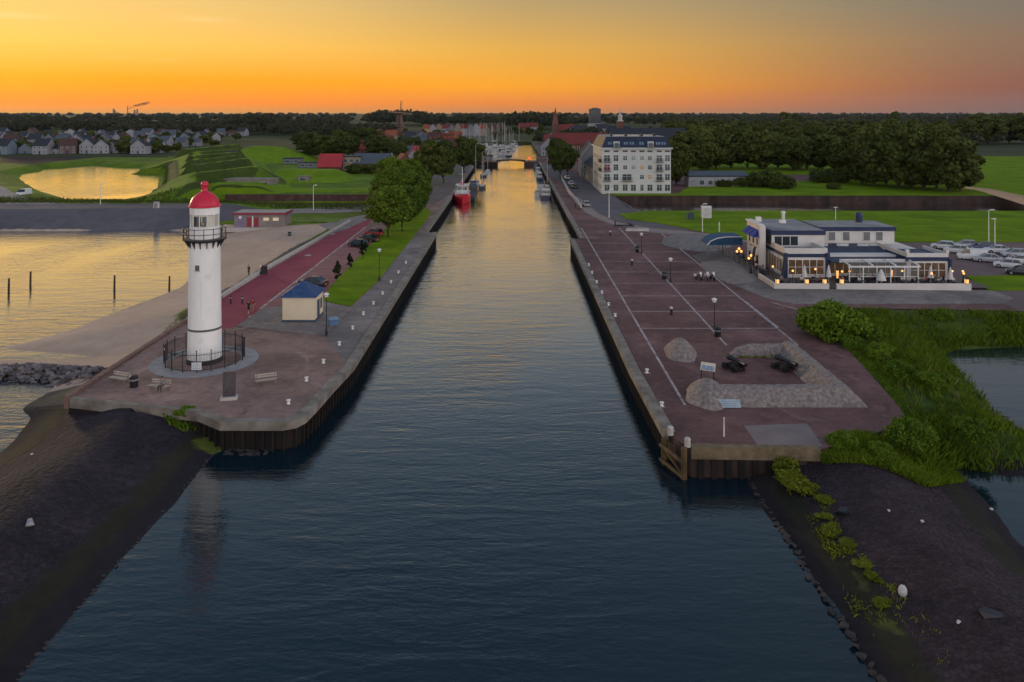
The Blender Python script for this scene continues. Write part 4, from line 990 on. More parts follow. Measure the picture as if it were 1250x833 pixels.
# boards
p = G(863,466)
t = thing('information_board', 'tilted white and blue information board standing on the stone mound', 'sign', (p.x, p.y-.2, .9), R(-26))
for x in (-.6,.6): MB().tube([(x,0,-1.0),(x,0,.2)], .05, 6).build('leg', M_black, t)
m = MB(); m.T = Matrix.Translation((0,0,.2)) @ Matrix.Rotation(R(-35), 4, 'X'); m.box(-.7,.7,-.04,.04,0,.8); pn = m.build('panel', mat('cream board', (.62,.55,.45), .5), t)
m = MB(); m.T = Matrix.Translation((0,0,.2)) @ Matrix.Rotation(R(-35), 4, 'X'); m.box(-.6,.6,-.05,-.042,.06,.5); m.build('picture', mat('blue print', (.10,.17,.30), .5, col2=(.4,.45,.5), scale=4), pn)
p = G(886,497)
t = thing('plaque', 'pale blue plate leaning on the front of the stone battery', 'sign', (p.x+.3, 69.22, .02), 0)
m = MB(); m.T = Matrix.Rotation(R(-38), 4, 'X'); m.box(-.95,.95,-.09,-.02,.0,.75); m.build('panel', mat('pale blue enamel', (.30,.38,.44), .45), t)
m = MB(); m.T = Matrix.Rotation(R(-38), 4, 'X')
for i in range(3): m.box(-.7,.7-.2*i,-.096,-.092,.15+i*.18,.20+i*.18)
m.build('lettering', mat('grey print', (.25,.27,.3), .6), t)
p = G(883.8,533); tag(MB().lathe([(.06,0),(.045,1.45),(.06,1.5),(.02,1.55)], n=8).build('marker_post', M_whitemetal, None, True, p), 'thin white marker post in front of the stone battery', 'post')
# timber fender with white piles at the quay corner
t = thing('timber_fender', 'yellowish timber fender frame with white capped piles at the plaza corner', 'fender', (*G2(828,540), 0))
q0 = Vector((*G2(816,530), 0))-t.location; q1 = Vector((*G2(842,548), 0))-t.location
M_timber = mat('yellow brown timber', (.045,.028,.012), .85, col2=(.15,.095,.038), scale=1.5, stretch=(1,1,.3), bump=.3)
M_pilecap = mat('white pile cap', (.36,.34,.31), .8, col2=(.5,.47,.43), scale=3)
dq = (q1-q0).normalized(); nq = Vector((dq.y, -dq.x, 0))*.45
for q, zt in ((q0+dq*.1, -.3), (q1-dq*.1, .1)):
    m = MB(); m.tube([q+nq+Vector((0,0,-4)), q+nq+Vector((0,0,zt))], .24, 12); pl = m.build('pile', M_timber, t, True)
for f, z0 in ((.1, .05), (.9, .05)):
    q = q0+(q1-q0)*f; m = MB(); m.lathe([(.24,0),(.24,.62),(.17,.7)], (q.x,q.y,z0), 14); pc = m.build('pile_head', M_pilecap, t, True)
for z in (-.75, -1.9):
    m = MB(); m.tube([q0+nq*1.7+Vector((0,0,z)), q1+nq*1.7+Vector((0,0,z-.1))], .16, 6); m.build('rail', M_timber, t)
m = MB(); m.tube([q0+nq*1.5+Vector((0,0,-.8)), q1+nq*1.5+Vector((0,0,-1.9))], .09, 6); m.build('brace', M_timber, t)
# ---------------------------------------------------------------- plaza lamps, bins, lights
PL = [(872,402.5,'nearest of the three lamp posts along the middle line of the plaza'),(818.5,345,'middle one of the three lamp posts along the plaza line'),(783,309.5,'farthest of the three lamp posts along the plaza line')]
for i, (px, py, lab) in enumerate(PL):
    p = G(px, py); l = make_lamp('street_lamp', 'black '+lab, (p.x,p.y,.005), 3.6) if i == 0 else copy_tree(l0p, (p.x,p.y,.005), label='black '+lab)
    if i == 0: l0p = l
for px, py, lab in ((876,411,'black litter bin below the nearest plaza lamp post'),(811,341,'black litter bin left of the middle plaza lamp post'),(778,308,'black litter bin left of the farthest plaza lamp post')):
    p = G(px, py); copy_tree(bin0, (p.x,p.y,.005), label=lab)
def make_marker(label, loc):
    t = thing('bollard_light', label, 'bollard light', loc, 0, 'short bollard lights on the plaza')
    MB().lathe([(.17,0),(.17,.7),(.15,.75)], n=12).build('post', M_black, t); MB().lathe([(.16,.75),(.22,.8),(.22,.98),(.1,1.05)], n=12).build('lamp_head', M_globe, t, True); return t
mk = None
for px, py, lab in ((819.5,384.5,'nearest white topped bollard light on the plaza'),(771.5,324,'middle white topped bollard light on the plaza'),(745,288,'farthest white topped bollard light, by the narrowing quay')):
    p = G(px, py)
    if mk is None: mk = make_marker(lab, (p.x,p.y,.007))
    else: copy_tree(mk, (p.x,p.y,.007), label=lab)
# motorcycles
def make_moto(label, loc, rz):
    t = thing('motorcycle', label, 'motorcycle', loc, rz)
    for y in (-.72, .72):
        m = MB(); m.T = Matrix.Translation((0,y,.31)) @ Matrix.Rotation(PI/2, 4, 'Y'); m.lathe([(.2,-.07),(.31,-.06),(.31,.06),(.2,.07)], n=18); w_ = m.build('wheel', M_black, t)
        m = MB(); m.T = Matrix.Translation((0,y,.31)) @ Matrix.Rotation(PI/2, 4, 'Y'); m.lathe([(.19,-.03),(.19,.03)], n=14); m.build('rim', M_whitemetal, w_)
    m = MB(); m.ball((0,.15,.82), (.17,.34,.16), 12, 8); m.build('fuel_tank', mat('red motorcycle paint', (.3,.02,.025), .3), t, True)
    MB().box(-.14,.14,-.2,.3,.32,.68).build('engine', mat('engine grey', (.12,.12,.12), .4, metal=.6), t, bevel=.03)
    m = MB(); m.ball((0,-.42,.80), (.16,.36,.08), 12, 8); m.build('seat', M_black, t, True)
    MB().tube([(0,.72,.31),(0,.5,.95)], .05, 8).build('fork', M_whitemetal, t)
    MB().tube([(-.36,.36,1.05),(0,.5,1.0),(.36,.36,1.05)], .03, 6).build('handlebar', M_black, t)
    m = MB(); m.ball((0,.66,.92), (.11,.1,.11), 10, 8); m.build('headlight', M_whitemetal, t, True)
    m = MB(); m.add([(-.2,.6,1.0),(.2,.6,1.0),(.14,.42,1.35),(-.14,.42,1.35)], [(0,1,2,3)]); m.build('windscreen', M_whitemetal, t)
    for x in (-.28,.28): MB().box(x-.12,x+.12,-.85,-.35,.5,.85).build('pannier', M_whitemetal, t, bevel=.03)
    return t
p = G(853,342); mo = make_moto('left motorcycle parked on the plaza near the restaurant ramp', (p.x,p.y,.007), R(200))
p = G(863.5,342); copy_tree(mo, (p.x,p.y,.007), R(170), 'middle motorcycle of three parked on the plaza near the ramp')
p = G(869.5,342); copy_tree(mo, (p.x,p.y,.007), R(190), 'right motorcycle of three parked on the plaza near the ramp')
# stone mounds beside the street
def gmound(name, px, py, rx, ry, h, lab, seed, m_=None):
    p = G(px, py); m = MB(); mound(m, (0,0,0), rx, ry, h, seed, 34, 9); return tag(m.build(name, m_ or M_greypave, None, True, p), lab, 'mound')
gmound('paved_mound', 848, 297, 7.2, 8.5, 1.7, 'large smooth paved mound between the plaza and the lower lawn', 21, mat('pale sett mound', (.15,.13,.125), .9, col2=(.24,.215,.205), scale=1.0, detail=8, bump=.4))
gmound('paved_mound', 893, 333, 3.6, 12.0, .7, 'long low paved ramp sloping down from the restaurant terrace to the plaza', 22, mat('warm sett mound', (.19,.15,.13), .9, col2=(.27,.22,.195), scale=1.0, detail=8, bump=.4))
# pair of flat benches / concrete blocks near the lawn corner
p = G(762,277); t = thing('anchor_display', 'dark old anchor lying on the light path near the lawn corner', 'anchor', (p.x,p.y,.02), .2)
MB().tube([(-2.4,0,.35),(2.2,0,.25)], .16, 8).build('shank', M_black, t); MB().tube([(1.3,-1.5,.3),(2.0,-.7,.3),(2.2,0,.3),(2.0,.7,.35),(1.3,1.5,.5)], [.08,.2,.22,.2,.08], 8).build('fluke', M_black, t); MB().tube([(-2.2,-.2,1.5),(-2.2,.1,.1)], .13, 8).build('stock', M_black, t)
p = G(778,282); tag(MB().frustum((-2.6,2.6,-.6,.6), (-2.4,2.4,-.45,.45), 0, .5).build('stone_bench', M_conc_light, None, False, p), 'flat stone bench on the light path right of the anchor', 'bench')
# kiosk boards on the lower lawn
p = G(862,267,.16); t = thing('information_cabinet', 'white louvred cabinet standing on the lower lawn', 'cabinet', (p.x,p.y,.16))
MB().box(-1.15,1.15,-.6,.6,.25,2.9).build('body', M_whitemetal, t); MB().box(-1.25,1.25,-.7,.7,2.9,3.05).build('roof', M_whitemetal, t); MB().box(-1.0,1.0,-.5,.5,0,.25).build('base', M_conc, t)
m = MB()
for i in range(10): m.box(-1.0,1.0,-.66,-.605,.5+i*.22,.56+i*.22)
m.build('louvre', mat('grey louvre', (.3,.3,.31), .6), t)
p = G(842.5,267.5,.16); t = thing('container', 'dark teal box container on the lower lawn left of the white cabinet', 'container', (p.x,p.y,.16)); MB().frustum((-.85,.85,-.8,.8), (-.75,.75,-.7,.7), 0, 1.3).build('body', mat('teal plastic', (.02,.05,.06), .5), t); MB().frustum((-.8,.8,-.75,.75), (-.5,.5,-.5,.5), 1.3, 1.6).build('lid', mat('teal plastic', (.02,.05,.06), .5), t)
p = G(857.5,283,.16); tall_lamp((p.x,p.y,.1), 6.0, .3, 'thin white lamp mast on the lower lawn beside the louvred cabinet')
p = G(743.5,266); tall_lamp((p.x,p.y,0), 7.0, .5, 'white lamp mast where the light path leaves the quay street', 0)
p = G(1020,268,.16); tall_lamp((p.x,p.y,.16), 2.8, -.3, 'short white lamp behind the restaurant roof by the moat')
p = G(1207,296); tall_lamp((p.x,p.y,.01), 6.4, .4, 'taller left lamp mast above the parked white cars')
p = G(1214.5,299); tall_lamp((p.x,p.y,.01), 5.0, -.5, 'shorter right lamp mast above the parked white cars')
p = G(878,284); tag(MB().lathe([(.12,0),(.1,2.2),(.05,2.3)], n=8).build('marker_post', M_whitemetal, None, True, p), 'white post at the lawn edge left of the navy canopy', 'post')
# low street wall along the upper right quay
wallthing('low_wall', 'pale low wall between the quay street and the lower quay on the right', [(19.6,320),(19.3,300),(18.5,255),(18.9,215)], -.25, .25, -.1, .9, M_conc_light)
# moat revetments
M_mw = M_moatwall
wallthing('moat_wall', 'dark brick moat wall below the upper lawn by the white hotel', [(32.05,245.05),(416,245.05)], -.12, .12, -5, .2, M_mw)
wallthing('moat_wall', 'dark end wall of the right moat under the street corner', [(32.05,214.2),(32.05,245)], -.1, .1, -5, .12, M_mw)
wallthing('moat_wall', 'dark brick fort wall along the left moat behind the beach hut', [(-91,249.8),(-37.6,249.8)], -.1, .3, -5, .12, mat('red brown fort brick', (.05,.025,.022), .9, col2=(.11,.06,.05), scale=.5, bump=.4, bscale=2, detail=8))
# beach pavilion
BX0, BX1 = G2(289,275)[0], G2(350,275)[0]
t = thing('beach_pavilion', 'low flat brick beach hut with crimson roof edge and red doors', 'pavilion', (BX0, 180.5, -.25))
Lb = BX1-BX0
MB().box(0,Lb,0,5.5,0,2.9).build('wall', mat('pale grey brick', (.19,.16,.15), .9, col2=(.27,.235,.22), scale=.5, detail=7), t)
MB().box(-.3,Lb+.3,-.4,5.9,2.9,3.35).build('roof', mat('crimson roof edge', (.20,.018,.045), .5, col2=(.26,.03,.06), scale=1), t)
MB().box(-.05,Lb+.05,-.15,5.65,3.351,3.40).build('roof_deck', mat('grey roofing felt', (.26,.24,.23), .8, col2=(.34,.32,.3), scale=.5), t)
MB().box(.5,2.6,-.04,0,.0,2.6).build('purple_panel', mat('mauve boarding', (.20,.16,.23), .8), t)
for x in (2.9, 4.5):
    d = MB().box(x,x+1.1,-.06,0,.1,2.3).build('door', mat('deep red door', (.25,.02,.035), .5), t)
    MB().box(x+.9,x+.98,-.1,-.06,1.1,1.2).build('handle', M_black, d)
MB().box(4.1,4.4,-.05,0,.1,2.5).build('white_panel', M_whitemetal, t)
for x in (6.7, 8.9): MB().box(x,x+1.3,-.05,0,1.5,2.2).build('window', mat('lit pale window', (.6,.5,.35), .4, emit=(1,.75,.4), estr=.2), t)
m = MB(); m.T = Matrix.Translation((1.4,-.05,2.3)) @ Matrix.Rotation(PI/2, 4, 'X'); m.lathe([(.35,0),(.35,.06)], n=16); m.build('round_sign', M_whitemetal, t)
MB().box(-2,Lb+5,-1.6,-.01,-.9,.05).build('terrace', M_conc_light, t)
# ---------------------------------------------------------------- restaurant
RS = thing('restaurant', 'white flat roofed restaurant with navy trim and glazed terrace beside the car park', 'restaurant', (0,0,.40))
M_rwhite = mat('restaurant white render', (.56,.53,.50), .75, col2=(.66,.63,.60), scale=.4, detail=8)
M_rcream = mat('restaurant cream render', (.62,.52,.42), .75, col2=(.72,.61,.5), scale=.4, detail=8)
M_roofgrey = mat('grey roof felt', (.16,.165,.175), .8, col2=(.30,.30,.31), scale=.25, detail=9)
M_warmglass = mat('warm lit window glass', (.018,.018,.02), .1, col2=(.13,.09,.06), scale=1.6, emit=(1,.5,.2), estr=.03)
def B(nm, x0,x1,y0,y1,z0,z1, m, par=RS): return MB().box(x0,x1,y0,y1,z0,z1).build(nm, m, par)
def window(x0, x1, y, z0, z1, n, par=RS, m=None, rows=1, nm='window'):     # facing -y: frame part with panes
    f = MB(); w_ = .09
    f.box(x0,x1,y-.07,y,z0,z0+w_); f.box(x0,x1,y-.07,y,z1-w_,z1)
    for i in range(n+1):
        x = x0+(x1-x0-w_)*i/n; f.box(x,x+w_,y-.08,y-.005,z0+w_,z1-w_)
    for j in range(1, rows):
        z = z0+(z1-z0)*j/rows; f.box(x0+w_,x1-w_,y-.06,y-.02,z-.03,z+.03)
    o = f.build(nm, M_whitemetal, par)
    MB().box(x0+.03,x1-.03,y-.045,y-.03,z0+.03,z1-.03).build('pane', m or M_glass, o)
    return o
def windowx(x, y0, y1, z0, z1, n, par=RS, m=None, nm='window'):             # facing -x
    f = MB(); w_ = .09
    f.box(x-.07,x,y0,y1,z0,z0+w_); f.box(x-.07,x,y0,y1,z1-w_,z1)
    for i in range(n+1):
        y = y0+(y1-y0-w_)*i/n; f.box(x-.08,x-.005,y,y+w_,z0+w_,z1-w_)
    o = f.build(nm, M_whitemetal, par)
    MB().box(x-.045,x-.03,y0+.03,y1-.03,z0+.03,z1-.03).build('pane', m or M_glass, o)
    return o
# tall left facade panel
B('facade_panel', 40.7,41.3,129,136.2,0,7.0, M_rcream)
B('corner_pier', 40.55,41.45,128.5,129.3,0,7.1, M_rwhite)
B('cornice', 40.5,41.5,129.31,136.4,7.003,7.25, M_rwhite)
for i, y in enumerate((130.4, 132.5, 134.6)):
    f = B('arched_door', 40.62,40.7,y-.45,y+.45,0,2.6, M_glass)
    m = MB(); m.T = Matrix.Translation((40.66,y,2.6)) @ Matrix.Rotation(-PI/2, 4, 'Y'); m.lathe([(.62,-.03),(.62,.05)], n=20); m.build('arch', M_whitemetal, f)
    aw = MB(); aw.add([(40.69,y-.85,6.3),(40.69,y+.85,6.3),(39.7,y+.85,5.4),(39.7,y-.85,5.4),(39.7,y+.85,5.1),(39.7,y-.85,5.1),(40.69,y-.85,5.1),(40.69,y+.85,5.1)], [(0,3,2,1),(3,5,4,2),(0,6,5,3),(1,2,4,7)])
    aw.build('awning', mat('royal blue awning', (.012,.035,.22), .7, col2=(.02,.05,.3), scale=2), RS)
    windowx(40.695, y-.5, y+.5, 3.6, 4.9, 1)
m = MB()
for i in range(7): m.box(40.66,40.692,130.6+i*.6,130.95+i*.6,3.05,3.3)
m.build('sign_lettering', mat('dark brown letters', (.10,.06,.04), .6), RS)
# ground floor block with roof terrace
B('ground_floor_wall', 42.3,48.9,122,131,0,3.2, M_rwhite)
B('fascia_band', 42.22,48.98,121.92,131,3.2,3.75, M_navy)
B('parapet', 42.26,48.94,121.95,122.25,3.75,4.6, M_rwhite); B('parapet', 42.26,42.5,122.26,131,3.75,4.6, M_rcream); B('parapet', 48.7,48.94,122.26,128,3.75,4.6, M_rwhite)
B('terrace_deck', 42.5,48.7,122.26,131,3.75,3.82, M_roofgrey)
window(42.8,48.4,121.99,.5,2.9,5, m=M_warmglass, rows=2)
windowx(42.29,123,129.5,.6,2.8,5, m=M_warmglass)
for x in (42.35, 48.9): B('downpipe_pier', x-.28,x+.28,121.6,122.0,0,3.9, M_navy)
for x in (44.2, 46.9):
    m = MB(); m.lathe([(.25,0),(.3,.4),(.22,.42)], (x,122.9,3.82), 10); pt = m.build('planter', M_conc_light, RS, True)
# upper floor left
B('upper_wall', 42.3,50.8,128,141.6,3.83,5.75, M_rwhite)
B('upper_fascia', 42.1,51.0,127.8,141.8,5.75,6.45, M_navy)
B('roof', 42.35,50.75,128.1,141.5,6.451,6.5, M_roofgrey)
window(42.6,46.6,127.99,3.95,5.6,3)
B('glass_return', 42.25,42.29,128.3,131.5,4.0,5.6, M_glass)
m = MB(); m.box(43.0,43.8,138,139,6.5,7.3); m.build('roof_unit', M_whitemetal, RS)
m = MB(); m.box(46.5,47.4,136,137,6.5,7.0); m.build('roof_unit', M_whitemetal, RS)
m = MB(); m.lathe([(.28,0),(.28,1.2),(.4,1.25),(.4,1.5),(.15,1.65)], (48.3,140,6.5), 10); m.build('vent_cowl', M_whitemetal, RS)
# upper floor right, four windows
B('upper_wall', 50.81,63.7,131,138.5,3.76,5.95, M_rwhite)
B('upper_fascia', 51.01,63.9,130.8,138.7,5.95,6.6, M_navy)
B('roof', 51.1,63.7,131,138.5,6.601,6.65, M_roofgrey)
for x in (52.6, 55.0, 58.4, 60.5): window(x,x+1.3,130.99,4.25,5.85,1, m=mat('grey blind glass', (.14,.14,.15), .2, col2=(.22,.21,.21), scale=.8))
m = MB(); m.lathe([(.6,0),(.62,1.0),(.75,1.05),(.5,1.7)], (60.2,136.5,6.65), 14); m.build('extractor_cowl', M_navy, RS, True)
# lower right body, sloping navy roof and glazed strip
B('ground_floor_wall', 48.91,66.4,123.2,136,0,3.3, M_rwhite)
m = MB(); m.add([(48.99,120.4,2.75),(60.2,120.4,2.75),(60.2,130.9,3.9),(48.99,130.9,3.9),(48.99,120.4,2.6),(60.2,120.4,2.6),(60.2,130.9,3.3),(48.99,130.9,3.3)], [(0,1,2,3),(4,7,6,5),(0,4,5,1),(1,5,6,2),(3,7,4,0)]); m.build('sloping_roof', mat('navy roof sheet', (.010,.020,.05), .5, col2=(.02,.034,.075), scale=.5), RS)
for x in (50.0, 53.4, 56.8, 58.8): B('skylight', x,x+1.9,129.2,129.5,3.72,4.1, mat('pale skylight', (.5,.5,.5), .4))
window(49.2,59.8,123.18,.4,2.5,8, m=M_warmglass, rows=1)
# right annex with white parapet
B('annex_wall', 60.25,66.5,120,127,0,3.0, M_rwhite)
B('annex_band', 60.2,66.6,119.9,127.05,3.0,3.6, M_navy)
B('parapet', 60.22,66.58,119.92,120.2,3.6,4.2, M_rwhite); B('parapet', 60.22,60.5,120.21,130.5,3.6,4.2, M_rcream); B('parapet', 66.3,66.58,120.21,127.02,3.6,4.2, M_rwhite)
B('annex_roof', 60.5,66.3,120.2,127,3.6,3.66, M_navy)
for x in (60.36, 66.44): B('chimney_pot', x-.25,x+.25,119.9,120.4,4.21,4.75, M_rwhite)
window(60.7,66.2,119.98,.4,2.8,5, m=M_warmglass, rows=2)
B('corner_pier', 66.55,66.95,119.6,120.0,0,3.3, M_navy)
# pergola of white beams with glass
PG = thing('pergola', 'white framed glass pergola over the front terrace of the restaurant', 'pergola', (0,0,.42))
for i in range(6): B('post', 50.2+i*2.05,50.34+i*2.05,117.1,117.25,0,2.55, M_whitemetal, PG)
B('front_beam', 50.1,60.8,117.05,117.3,2.551,2.78, M_whitemetal, PG); B('mid_rail', 50.35,60.4,117.14,117.2,1.15,1.24, M_whitemetal, PG)
for i in range(4):
    x = 50.2+i*3.42; m = MB(); m.add([(x,117.1,2.79),(x+.2,117.1,2.79),(x+.2,120.3,3.05),(x,120.3,3.05),(x,117.1,2.95),(x+.2,117.1,2.95),(x+.2,120.3,3.22),(x,120.3,3.22)], [(3,2,1,0),(4,5,6,7),(0,1,5,4),(1,2,6,5),(2,3,7,6),(3,0,4,7)]); m.build('rafter', M_whitemetal, PG)
B('rear_beam', 50.1,60.8,120.31,120.36,2.7,3.22, M_whitemetal, PG)
gm = bpy.data.materials.new('clear roof glass'); N_, L_ = nodes(gm); N_['Principled BSDF'].inputs['Base Color'].default_value = (.25,.32,.33,1); N_['Principled BSDF'].inputs['Alpha'].default_value = .22; N_['Principled BSDF'].inputs['Roughness'].default_value = .1
m = MB()
for i in range(3): x = 50.45+i*3.42; m.add([(x,117.3,2.86),(x+3.1,117.3,2.86),(x+3.1,120.3,3.1),(x,120.3,3.1)], [(0,1,2,3)])
m.build('glass_roof', gm, PG)
m = MB(); m.add([(50.4,117.17,1.3),(60.4,117.17,1.3),(60.4,117.17,2.5),(50.4,117.17,2.5)], [(0,1,2,3)]); m.build('glass_screen', gm, PG)
# low white terrace wall and the glass rail on the left side
tw = thing('terrace_wall', 'low white wall round the front of the restaurant terrace', 'wall', (0,0,.01))
B('front_wall', 38.2,46.2,114.5,114.85,0,1.1, M_rwhite, tw); B('front_wall', 47.3,66.9,114.5,114.85,0,1.1, M_rwhite, tw); B('side_wall', 38.2,38.5,114.86,122,0,1.1, M_rcream, tw)
rl_ = thing('terrace_rail', 'glass and steel railing along the left side of the terrace', 'railing', (0,0,.4))
for i in range(9): B('post', 38.25,38.35,122.3+i*2.9,122.4+i*2.9,0,1.3, M_conc, rl_)
m = MB(); m.add([(38.3,122.4,.1),(38.3,145.5,.1),(38.3,145.5,1.25),(38.3,122.4,1.25)], [(0,1,2,3)]); m.build('glass', gm, rl_)
fl = MB().prism([(38.5,114.86),(70,114.86),(70,122),(66.6,128),(40,128.4),(40.5,146),(38.4,146)], None, .46); struct(fl.build('terrace_floor', mat('terrace planks', (.09,.065,.055), .8, col2=(.14,.1,.085), scale=.6, stretch=(1,8,1))))
# steps in the gap
st = MB()
for i in range(3): st.box(46.25,47.25,114.1-.35*i,114.5,.0,.4-.13*i)
tag(st.build('steps', M_conc), 'small steps through the gap in the white terrace wall', 'steps')
# canopy at the far left
CP = thing('canopy', 'navy arched canopy over the restaurant side entrance', 'canopy', (37.6,138.5,.4))
m = MB(); prof = [(-3.2,2.3),(-2.6,3.0),(-1.4,3.5),(0,3.7),(1.6,3.75),(3.0,3.75)]
n_ = len(prof); vs = [(x,0,z) for x, z in prof]+[(x,5,z) for x, z in prof]; m.add(vs, [(i,i+1,n_+i+1,n_+i) for i in range(n_-1)]); m.add([(x,0,z) for x, z in prof]+[(3.0,0,2.3)], [tuple(range(n_+1))[::-1]]); cv = m.build('canvas', mat('navy canvas', (.012,.055,.12), .7, col2=(.02,.075,.16), scale=1), CP)
m = MB(); m.tube([(x,-.03,z+.02) for x, z in prof], .09, 6); m.build('white_edge', M_whitemetal, CP)
for x in (-3.0, 0, 2.8): B('post', x-.05,x+.05,.02,.12,0,2.4 if x < -2 else 3.6, M_conc, CP)
# dark roof struts
for x, y in ((39.6,128.3),(42.2,121.5)):
    tag(MB().tube([(x-1.6,y-3,.5),(x,y,4.0)], .22, 8).build('furled_parasol', M_black), 'dark furled parasol leaning at the %s corner of the terrace' % ('far left' if y > 125 else 'front left'), 'parasol')
# closed white parasols
ps = None
for x, y, rz, lab in ((44.0,118.3,0,'closed white parasol by the left part of the terrace front'),(47.6,118.2,0,'closed white parasol left of the glass pergola'),(54.6,116.3,.35,'half open white parasol tilted under the glass pergola'),(62.6,117.6,0,'closed white parasol right of the pergola in front of the annex'),(65.0,116.6,0,'closed white parasol at the right end of the terrace')):
    if ps is None:
        ps = thing('parasol', lab, 'parasol', (x,y,.46), 0, 'closed white parasols on the terrace')
        MB().lathe([(.3,0),(.3,.08),(.05,.1)], n=12).build('base', M_conc, ps); MB().tube([(0,0,.1),(0,0,2.7)], .03, 6).build('pole', M_whitemetal, ps)
        MB().lathe([(.42,.9),(.34,1.4),(.2,2.1),(.06,2.65)], n=10).build('canvas', M_whitecloth, ps)
    else:
        c_ = copy_tree(ps, (x,y,.46), label=lab)
        if rz: c_.scale = (1.7,1.7,.9)
# lanterns
M_lamp = mat('glowing warm globe', (.8,.5,.2), .5, emit=(1,.42,.10), estr=1.8)
M_box = mat('glowing box lantern', (.8,.5,.2), .5, emit=(1,.55,.18), estr=.9)
lc = None
for x, y, lab in ((38.6,144.2,'farthest of the three globe clusters on the left terrace rail'),(38.7,134.0,'middle one of the three globe clusters on the left terrace rail'),(38.8,127.6,'nearest of the three globe clusters on the left terrace rail')):
    if lc is None:
        lc = thing('globe_lamp', lab, 'lamp', (x,y,.46), 0, 'warm globe lamps along the left rail')
        MB().lathe([(.16,0),(.06,.2),(.05,2.2)], n=8).build('pole', M_black, lc)
        for dx, dz in ((-.36,1.95),(.36,1.95),(0,2.4)):
            m = MB(); m.ball((dx,0,dz), .21, 12, 8); m.build('globe', M_lamp, lc, True); 
        MB().tube([(-.36,0,1.75),(0,0,1.6),(.36,0,1.75)], .03, 6).build('arm', M_black, lc)
    else: copy_tree(lc, (x,y,.46), label=lab)
sl_ = None
for x, y, lab in ((49.4,117.7,'glowing lamp at the left end of the pergola'),(50.6,117.9,'glowing lamp just inside the left pergola post'),(58.6,118.1,'glowing lamp near the right end of the pergola'),(46.1,119.5,'glowing lamp in front of the roof terrace block'),(66.0,117.9,'glowing lamp at the right annex corner'),(66.8,116.3,'glowing lamp near the right end of the terrace wall'),(67.6,117.9,'rightmost glowing lamp beyond the annex'),(42.2,118.2,'glowing lamp near the left corner of the terrace'),(62.0,116.2,'glowing lamp between pergola and annex'),(40.3,121.5,'glowing lamp by the left side wall')):
    if sl_ is None:
        sl_ = thing('terrace_lamp', lab, 'lamp', (x,y,.46), 0, 'single warm lamps on the terrace'); MB().lathe([(.14,0),(.04,.1),(.04,1.65)], n=8).build('pole', M_black, sl_); m = MB(); m.ball((0,0,1.8), .16, 12, 8); m.build('globe', M_lamp, sl_, True)
    else: copy_tree(sl_, (x,y,.46), label=lab)
bl = None
for x, lab in ((38.7,'box lantern at the left corner of the white terrace wall'),(43.0,'box lantern on the white wall left of the steps'),(45.6,'box lantern on the white wall beside the left edge of the steps'),(66.3,'box lantern at the right end of the white terrace wall'),(48.1,'box lantern on the wall right of the steps')):
    if bl is None:
        bl = thing('box_lantern', lab, 'lantern', (x,114.68,1.11), 0, 'box lanterns on the white wall')
        MB().box(-.22,.22,-.22,.22,.05,.62).build('glow_panel', M_box, bl)
        m = MB()
        for a in (-.23,.19):
            for b_ in (-.23,.19): m.box(a,a+.04,b_,b_+.04,0,.64)
        m.box(-.25,.25,-.25,.25,.64,.7); m.box(-.25,.25,-.25,.25,0,.045); m.build('frame', M_black, bl)
    else: copy_tree(bl, (x,114.68,1.11), label=lab)
# tall patio heaters
hh = None
for x, y, lab in ((49.2,118.9,'patio heater with orange glow left of the pergola'),(57.6,119.4,'patio heater with orange glow under the pergola')):
    if hh is None:
        hh = thing('patio_heater', lab, 'heater', (x,y,.46), 0, 'patio heaters'); MB().lathe([(.3,0),(.3,.5),(.12,.55)], n=10).build('base', M_black, hh); MB().lathe([(.12,.55),(.2,1.7)], n=10).build('flame_tube', mat('heater glow', (.7,.3,.1), .5, emit=(1,.35,.08), estr=1.6), hh); MB().lathe([(.4,1.75),(.1,1.95)], n=10).build('hood', M_black, hh)
    else: copy_tree(hh, (x,y,.46), label=lab)
# tables and chairs
tb = None; ch = None
rt = random.Random(4)
def make_table():
    t = thing('terrace_table', 'small dark table with chairs around it on the restaurant terrace', 'table', (0,0,0), 0, 'tables on the restaurant terrace')
    MB().box(-.6,.6,-.4,.4,.70,.75).build('table_top', mat('dark table top', (.06,.045,.04), .5, col2=(.12,.09,.08), scale=2), t)
    MB().lathe([(.3,0),(.05,.08),(.05,.7)], n=8).build('leg', M_black, t); return t
def make_chair():
    t = thing('terrace_chair', 'dark wicker chair drawn up to a terrace table', 'chair', (0,0,0), 0, 'chairs on the restaurant terrace')
    MB().box(-.24,.24,-.24,.24,.40,.46).build('seat', M_dkcloth, t); MB().box(-.24,.24,-.26,-.21,.46,.92).build('backrest', M_dkcloth, t)
    for x in (-.21,.21):
        for y in (-.21,.21): MB().tube([(x,y,0),(x,y,.4)], .025, 5).build('leg', M_black, t)
    return t
TABS = [(40.3,117.0),(43.2,116.6),(45.2,117.2),(49.2,116.4),(51.6,116.2),(53.6,118.6),(56.0,118.4),(58.2,116.6),(60.8,117.0),(63.8,118.2),(65.4,115.9),(51.4,119.0),(39.8,124.5),(39.7,127.2),(39.6,130.6),(39.6,133.5),(39.5,137.0)]
SEATS = []
